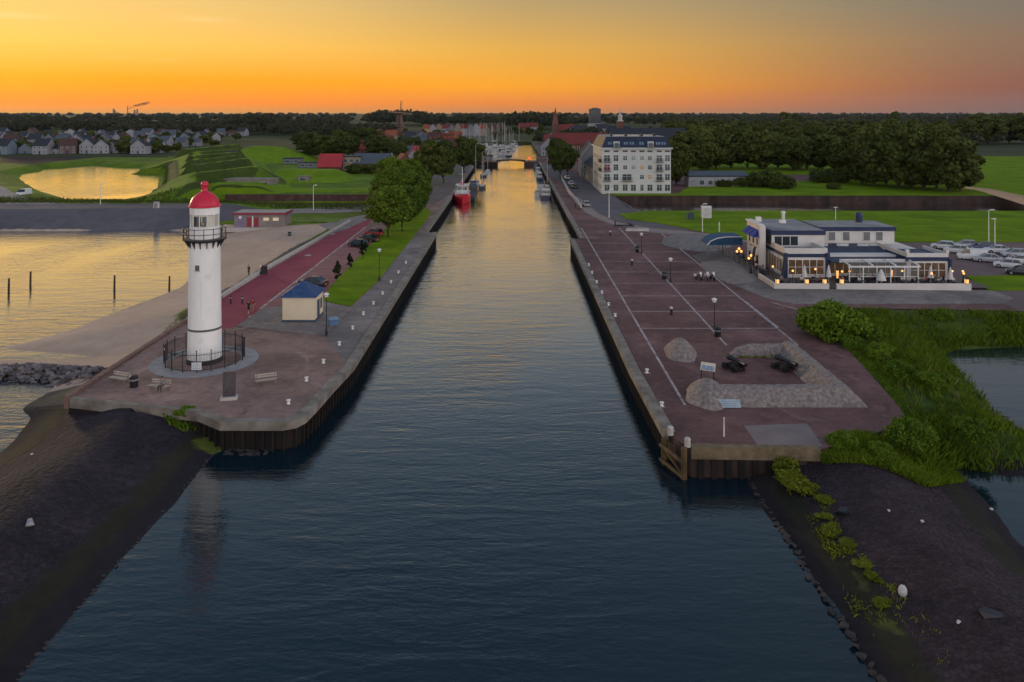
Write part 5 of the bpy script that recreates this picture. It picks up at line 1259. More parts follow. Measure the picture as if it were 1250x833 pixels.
for i, (x, y) in enumerate(TABS):
    z = .46
    if tb is None: tb = make_table(); tb.location = (x,y,z)
    else: copy_tree(tb, (x,y,z), rt.uniform(-.2,.2))
    for dx, dy, rz in ((-.85,0,-PI/2),(.85,0,PI/2),(0,.72,PI)):
        if i > 11 and abs(dx) > .1: dx *= .75
        if ch is None: ch = make_chair(); ch.location = (x+dx,y+dy,z); ch.rotation_euler = (0,0,rz)
        else: copy_tree(ch, (x+dx,y+dy,z), rz+rt.uniform(-.2,.2))
        SEATS.append((x+dx,y+dy,z,rz))
# ---------------------------------------------------------------- people
def person_mesh(J, edges, rad, mats_by, fingers=True):
    """one continuous skinned body; J joints, faces get a cloth by the joint they are nearest to"""
    names = list(J); idx = {k: i for i, k in enumerate(names)}
    me = bpy.data.meshes.new('person_body'); me.from_pydata([J[k] for k in names], [(idx[a], idx[b]) for a, b in edges], [])
    o = bpy.data.objects.new('tmp', me); COL.objects.link(o)
    md = o.modifiers.new('s', 'SKIN'); md.use_smooth_shade = True
    for i, k in enumerate(names): 
        r = rad[k]; me.skin_vertices[0].data[i].radius = r if isinstance(r, tuple) else (r, r)
    me.skin_vertices[0].data[idx['pelvis']].use_root = True
    s2 = o.modifiers.new('u', 'SUBSURF'); s2.levels = 1; s2.render_levels = 1
    dg = bpy.context.evaluated_depsgraph_get(); ev = o.evaluated_get(dg)
    me2 = bpy.data.meshes.new_from_object(ev); bpy.data.objects.remove(o)
    bm = bmesh.new(); bm.from_mesh(me2)
    # fingers grow from the hands, nose from the head
    for s in ('l', 'r'):
        h = Vector(J['hand_'+s]); wv = Vector(J['wrist_'+s]); d = (h-wv).normalized(); u = d.cross(Vector((1,0,0)) if abs(d.x) < .8 else Vector((0,1,0))).normalized()
        for k in range(5):
            off = u*(k-2)*.017; ln = (.05,.075,.085,.075,.055)[k]
            p0 = h+off*.8-d*.03; p1 = h+off+d*ln*.6; p2 = h+off*1.05+d*ln+Vector((0,.012,-.005))
            if k == 0: p1 = h+off*2.4+d*.01; p2 = h+off*2.9+d*.035
            tb_ = MB().tube([p0,p1,p2], [.011,.010,.007], 5); vs = [bm.verts.new(v) for v in tb_.v]
            for f in tb_.f: bm.faces.new([vs[i] for i in f])
    hd = Vector(J['head']); fc = J['_face'] if '_face' in J else None
    bm.to_mesh(me2); bm.free()
    me2.materials.clear(); ms = []
    for k in mats_by.values():
        if k not in ms: ms.append(k)
    for m in ms: me2.materials.append(m)
    P = [(Vector(J[a]), Vector(J[b]), ms.index(mats_by[a+'-'+b]) if a+'-'+b in mats_by else ms.index(mats_by['*'])) for a, b in edges]
    for f in me2.polygons:
        c = f.center; best = 1e9; bi = 0
        for a, b, mi in P:
            e = b-a; t = max(0, min(1, (c-a).dot(e)/(e.length_squared+1e-9))); dd_ = (c-a-e*t).length
            if dd_ < best: best = dd_; bi = mi
        f.material_index = bi; f.use_smooth = True
    return me2
EDG = [('pelvis','spine'),('spine','chest'),('chest','neck'),('neck','head'),('head','crown'),
    ('chest','sho_l'),('sho_l','elb_l'),('elb_l','wrist_l'),('wrist_l','hand_l'),('chest','sho_r'),('sho_r','elb_r'),('elb_r','wrist_r'),('wrist_r','hand_r'),
    ('pelvis','hip_l'),('hip_l','knee_l'),('knee_l','ank_l'),('ank_l','toe_l'),('pelvis','hip_r'),('hip_r','knee_r'),('knee_r','ank_r'),('ank_r','toe_r')]
RAD = dict(pelvis=(.15,.11),spine=(.14,.10),chest=(.17,.115),neck=.055,head=(.078,.095),crown=(.07,.085),sho_l=.065,elb_l=.045,wrist_l=.032,hand_l=(.028,.042),sho_r=.065,elb_r=.045,wrist_r=.032,hand_r=(.028,.042),
    hip_l=.095,knee_l=.062,ank_l=.042,toe_l=.04,hip_r=.095,knee_r=.062,ank_r=.042,toe_r=.04)
def joints(pose):
    J = dict(pelvis=(0,0,.95),spine=(0,0,1.15),chest=(0,.0,1.36),neck=(0,.01,1.5),head=(0,.03,1.62),crown=(0,.02,1.70),
        sho_l=(-.19,0,1.40),elb_l=(-.24,-.03,1.12),wrist_l=(-.24,.06,.88),hand_l=(-.24,.09,.80),sho_r=(.19,0,1.40),elb_r=(.24,-.03,1.12),wrist_r=(.24,.06,.88),hand_r=(.24,.09,.80),
        hip_l=(-.09,0,.88),knee_l=(-.10,.02,.48),ank_l=(-.10,0,.08),toe_l=(-.11,.15,.04),hip_r=(.09,0,.88),knee_r=(.10,.02,.48),ank_r=(.10,0,.08),toe_r=(.11,.15,.04))
    if pose == 'walk':
        J.update(knee_l=(-.10,.20,.50),ank_l=(-.10,.26,.09),toe_l=(-.10,.41,.06),knee_r=(.10,-.06,.48),ank_r=(.10,-.34,.14),toe_r=(.10,-.22,.03),
            elb_l=(-.24,-.14,1.14),wrist_l=(-.23,-.10,.90),hand_l=(-.23,-.08,.82),elb_r=(.24,.08,1.13),wrist_r=(.22,.24,.95),hand_r=(.21,.30,.90))
    if pose == 'sit':                       # seat surface at 0.46
        J.update({k: (J[k][0], J[k][1], J[k][2]-.40) for k in ('pelvis','spine','chest','neck','head','crown','sho_l','sho_r')})
        J.update(hip_l=(-.10,.04,.54),hip_r=(.10,.04,.54),knee_l=(-.12,.46,.50),knee_r=(.12,.46,.50),ank_l=(-.12,.44,.08),ank_r=(.12,.50,.08),toe_l=(-.12,.60,.04),toe_r=(.12,.66,.04),
            chest=(0,.05,.96),neck=(0,.09,1.10),head=(0,.13,1.21),crown=(0,.12,1.29),sho_l=(-.19,.05,.99),sho_r=(.19,.05,.99),
            elb_l=(-.24,.14,.74),wrist_l=(-.16,.36,.66),hand_l=(-.13,.43,.65),elb_r=(.24,.14,.74),wrist_r=(.16,.36,.66),hand_r=(.13,.43,.65))
    return J
def person(label, loc, rz, pose, top, trousers, hair=True, longh=False, shorts=False, group=None, shoe=None):
    J = joints(pose); mb_ = {'*': M_skin}
    for e in EDG:
        k = e[0]+'-'+e[1]
        if e[0] in ('spine','pelvis','chest') and e[1] not in ('neck','hip_l','hip_r'): mb_[k] = top
        if e[0].startswith('sho'): mb_[k] = top
        if e[1].startswith('hip') or e[0].startswith('hip'): mb_[k] = trousers
        if e[0].startswith('knee'): mb_[k] = M_skin if shorts else trousers
        if e[0].startswith('ank'): mb_[k] = shoe or M_black
        if k not in mb_: mb_[k] = M_skin
    me = person_mesh(J, EDG, RAD, mb_)
    o = bpy.data.objects.new('person', me); COL.objects.link(o); o.location = loc; o.rotation_euler = (0,0,rz)
    tag(o, label, 'person', group)
    h = Vector(J['head']); m = MB(); m.ball((h.x, h.y-.018, h.z+.055), (.088,.105,.085), 12, 8)
    if longh: m.ball((h.x, h.y-.075, h.z-.06), (.075,.05,.14), 10, 8)
    m.build('hair', M_hair, o, True)
    m = MB(); m.ball((h.x, h.y+.098, h.z+.0), (.014,.022,.022), 8, 6); 
    m.build('nose', M_skin, o, True)
    m = MB()
    for s in (-1, 1): m.ball((h.x+s*.032, h.y+.088, h.z+.03), .011, 6, 5)
    m.build('eyes', M_black, o, True)
    return o
person('seated person in dark clothes on the bench below the lighthouse', (BP.x+.35, BP.y-.0, -.01), R(168), 'sit', M_greycloth, M_dkcloth)
p = G(303.5,383); person('walking person with bare legs and dark top on the red road', (p.x,p.y,.004), R(172), 'walk', M_dkcloth, M_dkcloth, longh=True, shorts=True, shoe=M_whitecloth)
p = G(308,380.5); person('walking person in red top and pale shorts beside a companion', (p.x+.1,p.y,.004), R(165), 'walk', M_redcloth, M_khaki, shorts=True)
p = G(303.7,335.5,-.5); person('lone person in dark clothes standing on the beach by the wall', (p.x,p.y,-.62), R(60), 'stand', M_dkcloth, M_dkcloth)
for px, py, lab, tp in ((672+38,266,'person walking left of two in dark clothes on the upper right quay',M_dkcloth),(715,268,'person walking right of two in dark clothes on the upper right quay',M_denim)):
    px = px-8; p = G(px,py-10); person(lab, (p.x,p.y,0), R(10 if tp is M_dkcloth else 200), 'walk', tp, M_dkcloth)
sit_a = None; k = 0
pr = random.Random(9)
protos = []
for i, (tp, tr) in enumerate(((M_dkcloth,M_denim),(M_greycloth,M_dkcloth),(M_whitecloth,M_denim),(M_redcloth,M_dkcloth))):
    cl = ('dark','grey','white','red')[i]
    spots = [s for j, s in enumerate(SEATS) if j % 9 == (0,2,5,7)[i]][:5]
    for j, (x, y, z, rz) in enumerate(spots):
        lab = 'guest in a %s top sitting at a table on the restaurant terrace' % cl; grp = 'guests in %s tops on the terrace' % cl
        if j == 0: pp = person(lab, (x,y,z), rz, 'sit', tp, tr, group=grp, longh=(i % 2 == 0))
        else: copy_tree(pp, (x,y,z), rz, lab)

# ---------------------------------------------------------------- cars
M_tyre = mat('tyre', (.012,.012,.012), .8); M_rim = mat('alloy', (.35,.35,.36), .35, metal=.7)
M_cglass = mat('car glass', (.012,.016,.022), .06, col2=(.02,.026,.034), scale=.5, spec=.7)
M_head = mat('headlamp', (.7,.7,.68), .15); M_tail = mat('tail lamp', (.35,.01,.012), .25); M_plate = mat('yellow plate', (.55,.38,.03), .5)
def paint(nm, c): return mat(nm, c, .28, var=.06, scale=.6, spec=.6)
def make_car(label, loc, rz, pm, kind='hatch', group=None):
    """nose towards +y; hull built of cross sections, glasshouse and wheels as parts"""
    t = thing('parked_van' if kind == 'van' else 'parked_car', label, 'van' if kind == 'van' else 'car', loc, rz, group)
    if kind == 'van':  prof = [(-2.4,.35,.95,.86),(-2.38,1.0,.96,.9),(-2.3,1.15,.96,.9),(1.2,1.15,.96,.9),(2.1,.95,.93,.86),(2.35,.75,.85,.8),(2.4,.4,.8,.8)]
    elif kind == 'sedan': prof = [(-2.3,.45,.82,.7),(-2.25,.90,.86,.76),(-1.5,.98,.90,.8),(.9,.96,.90,.8),(1.8,.86,.86,.78),(2.2,.70,.78,.7),(2.28,.42,.72,.68)]
    else: prof = [(-2.05,.45,.82,.72),(-2.03,.92,.87,.78),(-1.5,.98,.9,.8),(.8,.97,.9,.8),(1.65,.86,.86,.78),(2.0,.68,.78,.7),(2.06,.42,.7,.66)]
    vs = []; fs = []
    for (y, z, w_, wt) in prof: vs += [(-w_*.94,y,.22),(-w_,y,.45),(-w_,y,max(.5,z-.18)),(-wt,y,z),(wt,y,z),(w_,y,max(.5,z-.18)),(w_,y,.45),(w_*.94,y,.22)]
    n = len(prof)
    for i in range(n-1):
        for k in range(8): fs.append((i*8+k, (i+1)*8+k, (i+1)*8+(k+1)%8, i*8+(k+1)%8))
    fs.append(tuple(range(8))); fs.append(tuple(range((n-1)*8, n*8))[::-1])
    m = MB(); m.add(vs, fs); m.build('body', pm, t, True)
    if kind == 'van': g0, g1, zt, ry0, ry1 = (-2.3,1.75), None, 1.95, -2.2, .75
    elif kind == 'sedan': g0, zt, ry0, ry1 = (-1.75,1.15), 1.44, -1.0, .25
    else: g0, zt, ry0, ry1 = (-2.0,1.1), 1.50, -1.6, .2
    zb = 1.14 if kind == 'van' else .95
    wb, wt = (.89,.80) if kind == 'van' else (.79,.62)
    if kind == 'van':
        m = MB(); m.frustum((-wb,wb,-2.32,.55), (-wt,wt,-2.25,.5), zb, zt); m.build('cargo_box', pm, t, bevel=.05)
        m = MB(); m.frustum((-wb+.01,wb-.01,.5,1.75), (-wt+.01,wt-.01,.45,.85), zb, zt-.06); m.build('cab_glass', M_cglass, t)
        m = MB(); m.frustum((-wt,wt,.45,.86), (-wt+.05,wt-.05,.45,.8), zt-.055, zt); m.build('roof', pm, t)
        MB().box(-.75,.75,-2.36,-2.31,1.3,1.75).build('rear_window', M_cglass, t)
    else:
        m = MB(); m.frustum((-wb,wb,g0[0],g0[1]), (-wt,wt,ry0,ry1), zb, zt); m.build('window', M_cglass, t)
        m = MB(); m.frustum((-wt-.03,wt+.03,ry0-.05,ry1+.06), (-wt+.06,wt-.06,ry0+.08,ry1-.1), zt, zt+.055); 
        m.build('roof', pm, t, True)
        for s in (-1, 1):
            for (ya, yb) in ((g0[0],ry0),(g0[1],ry1),((g0[0]+g0[1])/2-.1,(ry0+ry1)/2-.1)):
                MB().tube([(s*wb,ya,zb),(s*wt,yb,zt+.01)], .035, 5).build('pillar', pm, t)
    yw = 1.45 if kind == 'van' else 1.28
    for y in (-yw, yw):
        for s in (-1, 1):
            m = MB(); m.T = Matrix.Translation((s*.80,y,.33)) @ Matrix.Rotation(PI/2, 4, 'Y'); m.lathe([(.2,-.11),(.31,-.115),(.33,-.07),(.33,.07),(.31,.115),(.2,.11)], n=20); w_ = m.build('wheel', M_tyre, t)
            m = MB(); m.T = Matrix.Translation((s*.80,y,.33)) @ Matrix.Rotation(PI/2, 4, 'Y'); m.lathe([(.19,-.112),(.19,.112)], n=14); m.build('rim', M_rim, w_)
    yf, yr = prof[-1][0], prof[0][0]
    for s in (-1, 1):
        MB().box(s*.6-.16,s*.6+.16,yf-.12,yf+.005,.55,.72).build('headlight', M_head, t); MB().box(s*.66-.14,s*.66+.14,yr-.02,yr+.06,.62,.9).build('tail_light', M_tail, t)
        MB().cbox((s*.95,.75,1.0),(.16,.12,.12)).build('mirror', pm, t)
    MB().box(-.26,.26,yr-.03,yr-.01,.45,.57).build('plate', M_plate, t)
    MB().box(-.7,.7,yf-.02,yf+.03,.3,.42).build('bumper', M_black, t); MB().box(-.75,.75,yr-.04,yr+.02,.28,.42).build('bumper', M_black, t)
    return t
Pdk = paint('dark blue car paint', (.012,.018,.035)); Pbk = paint('black car paint', (.012,.012,.014)); Pred = paint('red car paint', (.25,.015,.02)); Pwh = paint('white car paint', (.62,.63,.65)); Psil = paint('silver car paint', (.36,.38,.42)); Pblu = paint('blue car paint', (.03,.06,.14))
p = G(381,350); make_car('dark saloon car parked on the bay nearest the cream hut', (p.x,p.y+.2,.01), R(72), Pdk, 'sedan')
p = G(437,301.5); make_car('dark blue car nearest of three parked below the trees', (p.x,p.y,.01), R(60), Pdk)
p = G(447,295); make_car('black car, middle one of three parked below the trees', (p.x+.5,p.y,.01), R(60), Pbk, 'sedan')
p = G(456,288); make_car('red car, farthest of three parked below the trees', (p.x,p.y,.01), R(62), Pred)
CP = [(1151,304,'white hatchback, farthest left in the car park',Pwh,'hatch',60),(1167,309,'white hatchback, second from left in the car park',Pwh,'hatch',62),(1187,317,'white van in the car park, with dark side glass',Pwh,'van',70),(1206,320,'silver saloon behind the front row right of the white van',Psil,'sedan',66),
    (1200,305.5,'dark blue car at the back of the car park',Pblu,'hatch',75),(1217,309,'white saloon at the back of the car park below the lamps',Pwh,'sedan',78),(1230,327,'large white estate car at the right edge of the car park',Pwh,'hatch',58),(1246,336,'dark grey car cut by the right edge of the picture',Pdk,'hatch',58),(1238,314,'silver car at the back right of the car park',Psil,'hatch',80),(1178,303,'silver hatchback behind the white ones in the far row',Psil,'hatch',75),(1244,322,'white hatchback between the estate car and the far row at the right edge',Pwh,'hatch',62)]
cc = {}
for px, py, lab, pm, kd, rz in CP:
    p = G(px, py); key = (pm.name, kd)
    if key in cc: copy_tree(cc[key], (p.x,p.y,.015), R(rz), lab)
    else: cc[key] = make_car(lab, (p.x,p.y,.015), R(rz), pm, kd)
# cars by the street on the upper right quay and on the left street
for px, py, lab, pm, rz in ((692,219,'white car parked on the street along the white hotel, farther one',Pwh,8),(697,226,'white car parked on the street along the white hotel, nearer one',Pwh,8),(701,230,'dark car behind the pale wall on the hotel street',Pbk,8),(715.5,252,'silver car driving on the street by the moat corner',Psil,6),(521,217,'black car parked below the trees on the left harbour street',Pbk,-10)):
    p = G(px, py); key = (pm.name, 'hatch')
    if key in cc: copy_tree(cc[key], (p.x,p.y,.012), R(rz), lab)
    else: cc[key] = make_car(lab, (p.x,p.y,.012), R(rz), pm)
p = G(120/4.167, 238.5); 
p = G(29,238.5); t = make_car('small white van on the path left of the golden pond', (p.x,p.y,.05), R(170), Pwh, 'van')
p = G(191,255, 1.3); t = thing('utility_cabinet', 'small grey cabinet on the dyke left of the lighthouse dome', 'cabinet', (p.x,p.y,1.3))
MB().box(-.6,.6,-.4,.4,0,1.6).build('body', M_rwhite, t); MB().frustum((-.7,.7,-.5,.5), (-.5,.5,-.3,.3), 1.6, 1.85).build('roof', M_roofgrey, t); MB().box(-.5,.5,-.43,-.4,.15,1.45).build('door', mat('grey blind glass', (.14,.14,.15), .2), t)
# ---------------------------------------------------------------- white hotel with navy mansard roof
HT = thing('apartment_block', 'large white five storey building with navy mansard roof beside the quay street', 'building', (28.9,252,0))
M_hwhite = mat('hotel white render', (.46,.47,.45), .75, col2=(.54,.55,.53), scale=.15, detail=8)
M_hcream = mat('hotel side render', (.42,.40,.37), .75, col2=(.50,.48,.45), scale=.15, detail=8)
M_mansard = mat('navy slate', (.010,.014,.035), .5, col2=(.02,.028,.06), scale=.7, bump=.2)
M_hglass = mat('hotel window glass', (.03,.045,.055), .1, col2=(.09,.12,.13), scale=.35, spec=.6)
M_balc = mat('dark balcony rail', (.035,.035,.04), .6)
WH, DH, HH = 22.0, 28.0, 14.4
MB().box(0,WH,0,DH,0,HH).build('wall', M_hwhite, HT)
MB().box(-.03,-.002,.1,DH-.1,0,HH-.1).build('side_wall', M_hcream, HT)
m = MB(); m.box(-.55,WH+.55,-.55,DH+.3,HH,HH+.45); m.build('cornice', M_hwhite, HT)
m = MB(); m.frustum((-.2,WH+.2,-.2,DH), (1.5,WH-1.6,2.2,DH-2), HH+.45, HH+3.9); rf = m.build('roof', M_mansard, HT)
m = MB(); m.box(1.5,WH-1.6,2.2,DH-2,HH+3.9,HH+4.0); m.build('roof_deck', M_roofgrey, rf)
for x in (4.0, 8.6, 13.2): m = MB(); m.box(x,x+3.6,3.2,5.5,HH+4.0,HH+4.5); m.build('roof_unit', M_conc_light, rf)
for x in (7.6, 12.8, 16.9, 2.9): m = MB(); m.box(x,x+.8,3,3.8,HH+4.0,HH+5.0); m.build('chimney', M_balc, rf)
cols = [1.55,4.4,7.35,10.0,12.75,15.3,18.3,20.9]
def hwin(x, z, w_, h_, pane=None, nm='window', y=0):
    f = MB()
    f.box(x-w_/2-.08,x+w_/2+.08,y-.10,y,z-.12,z); f.box(x-w_/2-.06,x-w_/2,y-.06,y,z,z+h_); f.box(x+w_/2,x+w_/2+.06,y-.06,y,z,z+h_); f.box(x-w_/2-.06,x+w_/2+.06,y-.06,y,z+h_,z+h_+.06); f.box(x-.035,x+.035,y-.06,y-.01,z,z+h_); f.box(x-w_/2,x-.035,y-.05,y-.01,z+h_*.62,z+h_*.62+.05); f.box(x+.035,x+w_/2,y-.05,y-.01,z+h_*.62,z+h_*.62+.05)
    o = f.build(nm, M_whitemetal, HT); MB().box(x-w_/2,x+w_/2,y-.03,y-.005,z,z+h_).build('pane', pane or M_hglass, o); return o
def hbalc(x, z, w_):
    m = MB(); m.box(x-w_/2,x+w_/2,-.95,-.11,z-.15,z)
    for i in range(9): xx = x-w_/2+w_*i/8; m.box(xx-.03,xx+.03,-.95,-.9,z,z+1.0)
    m.box(x-w_/2,x+w_/2,-.96,-.89,z+1.0,z+1.07)
    for s in (-1,1): m.box(x+s*w_/2-.03,x+s*w_/2+.03,-.9,-.11,z+.95,z+1.05)
    m.build('balcony', M_balc, HT)
dimlit = mat('dim lit room', (.25,.17,.08), .4, emit=(1,.6,.25), estr=.10)
curt = mat('pale curtain pane', (.16,.2,.2), .3, col2=(.24,.27,.26), scale=.5); redp = mat('red blind pane', (.16,.02,.03), .4)
for r, (zc, hs) in enumerate(((11.45,1.35),(8.5,1.35),(5.4,1.35),(2.0,1.75))):
    for c_, x in enumerate(cols):
        big = c_ in (0,6) or (r == 2 and c_ == 2)
        if r == 2 and c_ == 3: continue
        if big and r < 3:
            ww = 2.9 if (r == 2 and c_ == 2) else 1.8
            xx = x+.6 if (r == 2 and c_ == 2) else x
            hwin(xx, zc-1.05, ww, 2.0, redp if (r == 1 and c_ == 0) else None, 'french_window'); hbalc(xx, zc-1.15, ww+.5)
        elif c_ in (1,7) or r == 3: hwin(x, zc-1.0, 1.5 if r < 3 else (1.6 if c_ != 4 else 1.0), 2.0, None, 'window')
        else: hwin(x, zc-.65, 1.25, hs, curt if (r == 0 and c_ in (3,4)) or (r == 1 and c_ == 3) else (dimlit if (r, c_) in ((2,5),(1,4)) else None))
for x in cols: MB().box(x-.8,x+.8,-.04,-.002,HH-.95,HH-.45).build('attic_window', M_balc, HT)
# dormers and roof lights on the sloping front
for x in (4.6, 15.5):
    m = MB(); m.box(x-.95,x+.95,-.35,1.6,HH+.46,HH+2.4); d_ = m.build('dormer', M_hwhite, rf)
    MB().box(x-.7,x+.7,-.38,-.351,HH+.7,HH+2.1).build('pane', M_hglass, d_); hbalc(x, HH+.5, 2.1)
slope = math.atan2(2.4, 3.45)
for x in (2.2, 3.0, 7.3, 8.1, 9.2, 10.0, 12.3, 13.1, 17.6, 18.4, 19.4, 20.2):
    m = MB(); m.T = Matrix.Translation((x, -.2+2.4*.38, HH+.45+3.45*.38)) @ Matrix.Rotation(-slope, 4, 'X'); m.box(-.28,.28,-.06,.02,-.5,.55); m.build('skylight', mat('roof light glass', (.10,.16,.22), .15, col2=(.17,.24,.3), scale=.6), rf)
for zc in (11.2, 8.3, 5.2, 2.0):
    for y in (4, 9, 14, 19, 24):
        f = MB(); f.box(-.10,-.031,y-.65,y+.65,zc-.75,zc-.65); f.box(-.08,-.031,y-.65,y+.65,zc+.8,zc+.88); o = f.build('window', M_whitemetal, HT); MB().box(-.06,-.031,y-.55,y+.55,zc-.65,zc+.8).build('pane', M_hglass, o)
for zc in (11.2, 8.3): m = MB(); m.box(-.9,-.1,1.5,5.5,zc-1.2,zc-.2); m.build('balcony', M_balc, HT)

# ---------------------------------------------------------------- houses
def hmat(nm, c, d=.15): return mat(nm, c, .85, col2=tuple(x*(1+2*d) for x in c), scale=.3, detail=6)
W_white = hmat('house white render', (.23,.23,.26)); W_grey = hmat('house grey render', (.13,.135,.155)); W_brick = hmat('house red brick', (.10,.045,.035)); W_beige = hmat('house beige render', (.21,.165,.125)); W_blue = hmat('house pale blue boarding', (.13,.165,.21)); W_pink = hmat('house pink brick', (.11,.07,.07)); W_yel = hmat('house ochre render', (.36,.22,.10))
R_slate = hmat('slate roof', (.022,.026,.036)); R_red = hmat('red tile roof', (.13,.025,.022)); R_orange = hmat('orange tile roof', (.20,.055,.028)); R_brown = hmat('brown tile roof', (.06,.03,.026)); R_bright = hmat('bright red roof', (.30,.03,.035)); R_bluegrey = hmat('blue grey roof', (.06,.075,.10))
def make_house(label, loc, rz, w_, d_, h_, rh, wm, rm, group=None, cat='house', ridge_x=True, win=True, chim=True, name='house'):
    t = thing(name, label, cat, loc, rz, group)
    m = MB()
    if ridge_x:
        m.add([(-w_/2,-d_/2,0),(w_/2,-d_/2,0),(w_/2,d_/2,0),(-w_/2,d_/2,0),(-w_/2,-d_/2,h_),(w_/2,-d_/2,h_),(w_/2,d_/2,h_),(-w_/2,d_/2,h_),(-w_/2,0,h_+rh),(w_/2,0,h_+rh)], [(0,1,5,4),(2,3,7,6),(1,2,6,9,5),(3,0,4,8,7),(3,2,1,0)])
        r = MB(); e = .35; k = rh/(d_/2)
        r.add([(-w_/2-e,-d_/2-e,h_-e*k+.05),(w_/2+e,-d_/2-e,h_-e*k+.05),(w_/2+e,0,h_+rh+.12),(-w_/2-e,0,h_+rh+.12),(w_/2+e,d_/2+e,h_-e*k+.05),(-w_/2-e,d_/2+e,h_-e*k+.05),
            (-w_/2-e,-d_/2-e,h_-e*k-.1),(w_/2+e,-d_/2-e,h_-e*k-.1),(w_/2+e,0,h_+rh-.06),(-w_/2-e,0,h_+rh-.06),(w_/2+e,d_/2+e,h_-e*k-.1),(-w_/2-e,d_/2+e,h_-e*k-.1)],
            [(0,1,2,3),(3,2,4,5),(6,9,8,7),(9,11,10,8),(0,6,7,1),(5,4,10,11),(1,7,8,2),(2,8,10,4),(0,3,9,6),(3,5,11,9)])
    else:
        m.add([(-w_/2,-d_/2,0),(w_/2,-d_/2,0),(w_/2,d_/2,0),(-w_/2,d_/2,0),(-w_/2,-d_/2,h_),(w_/2,-d_/2,h_),(w_/2,d_/2,h_),(-w_/2,d_/2,h_),(0,-d_/2,h_+rh),(0,d_/2,h_+rh)], [(0,1,5,8,4),(2,3,7,9,6),(1,2,6,5),(3,0,4,7),(3,2,1,0)])
        r = MB(); e = .3; k = rh/(w_/2)
        r.add([(-w_/2-e,-d_/2-e,h_-e*k+.05),(0,-d_/2-e,h_+rh+.12),(0,d_/2+e,h_+rh+.12),(-w_/2-e,d_/2+e,h_-e*k+.05),(w_/2+e,-d_/2-e,h_-e*k+.05),(w_/2+e,d_/2+e,h_-e*k+.05),
            (-w_/2-e,-d_/2-e,h_-e*k-.1),(0,-d_/2-e,h_+rh-.06),(0,d_/2+e,h_+rh-.06),(-w_/2-e,d_/2+e,h_-e*k-.1),(w_/2+e,-d_/2-e,h_-e*k-.1),(w_/2+e,d_/2+e,h_-e*k-.1)],
            [(0,1,2,3),(1,4,5,2),(6,9,8,7),(7,8,11,10),(0,6,7,1),(1,7,10,4),(0,3,9,6),(4,10,11,5),(3,2,8,9),(2,5,11,8)])
    m.build('wall', wm, t); ro = r.build('roof', rm, t)
    if chim: MB().box(w_*.22,w_*.22+.7,-.3,.4,h_+rh*.5,h_+rh+1.0).build('chimney', W_brick, ro)
    if win:
        ny = max(1, int(h_/2.8)); nx = max(2, int(w_/2.6))
        for j in range(ny):
            for i in range(nx):
                x = -w_/2+w_*(i+.5)/nx; z = .9+j*2.75
                if j == 0 and i == nx//2: MB().box(x-.5,x+.5,-d_/2-.05,-d_/2,0,2.1).build('door', M_navy, t)
                else:
                    f = MB().box(x-.62,x+.62,-d_/2-.06,-d_/2,z-.08,z+1.38).build('window', M_whitemetal, t); MB().box(x-.52,x+.52,-d_/2-.075,-d_/2-.061,z,z+1.3).build('pane', M_hglass, f)
    return t
def flat(label, loc, rz, w_, d_, h_, wm, rm, nm='building', cat='building', floors=2, nx=4, group=None):
    t = thing(nm, label, cat, loc, rz, group)
    MB().box(-w_/2,w_/2,-d_/2,d_/2,0,h_).build('wall', wm, t); MB().box(-w_/2-.15,w_/2+.15,-d_/2-.15,d_/2+.15,h_,h_+.4).build('roof', rm, t)
    for j in range(floors):
        for i in range(nx):
            x = -w_/2+w_*(i+.5)/nx; z = .8+j*(h_/floors); hh_ = h_/floors*.45; ww = w_/nx*.55
            f = MB().box(x-ww/2-.08,x+ww/2+.08,-d_/2-.06,-d_/2,z-.08,z+hh_+.08).build('window', M_whitemetal, t); MB().box(x-ww/2,x+ww/2,-d_/2-.08,-d_/2-.061,z,z+hh_).build('pane', M_hglass, f)
    return t
hr = random.Random(21)
def at(px, py): p = G(px, py); return (p.x, p.y, 0)
# row of houses attached behind the hotel, along the quay street
make_house('cream long house with dark roof adjoining the rear of the white apartment block', (32.5,297,0), 0, 7, 30, 6.6, 3.0, W_beige, R_slate, ridge_x=False)
make_house('grey gabled house with slate roof farther along the hotel street', (32,322,0), 0, 8, 12, 8, 5, W_grey, R_bluegrey, ridge_x=False)
make_house('tall white gabled house at the bend of the hotel street', (33,338,0), 0, 8, 12, 9, 5, W_white, R_slate, ridge_x=False)
make_house('wide house with long bright red tile roof behind the right quay trees', at(708,196), 0, 26, 12, 9.5, 5.5, W_brick, R_red)
make_house('dark roofed house between the red roof and the white apartment block', at(722,195), 0, 15, 11, 8, 5, W_brick, R_slate)
make_house('broad dark roofed house right behind the mansard roof', at(790,192), 0, 44, 16, 9, 8, W_brick, R_slate)
flat('low white house with dark roof at the edge of the right wood', (72.5,279,0), 0, 21, 7, 3.6, W_white, R_slate, 'house', 'house', 1, 7)
tt = [o for o in COL.objects if o.get('label') == 'low white house with dark roof at the edge of the right wood'][0]
MB().frustum((-10.7,10.7,-3.7,3.7), (-9.8,9.8,-.6,.6), 4.0, 5.4).build('pitched_roof', R_bluegrey, tt)
MB().box(-10.9,-7.2,-4.6,-3.51,0,2.2).build('porch', W_white, tt)
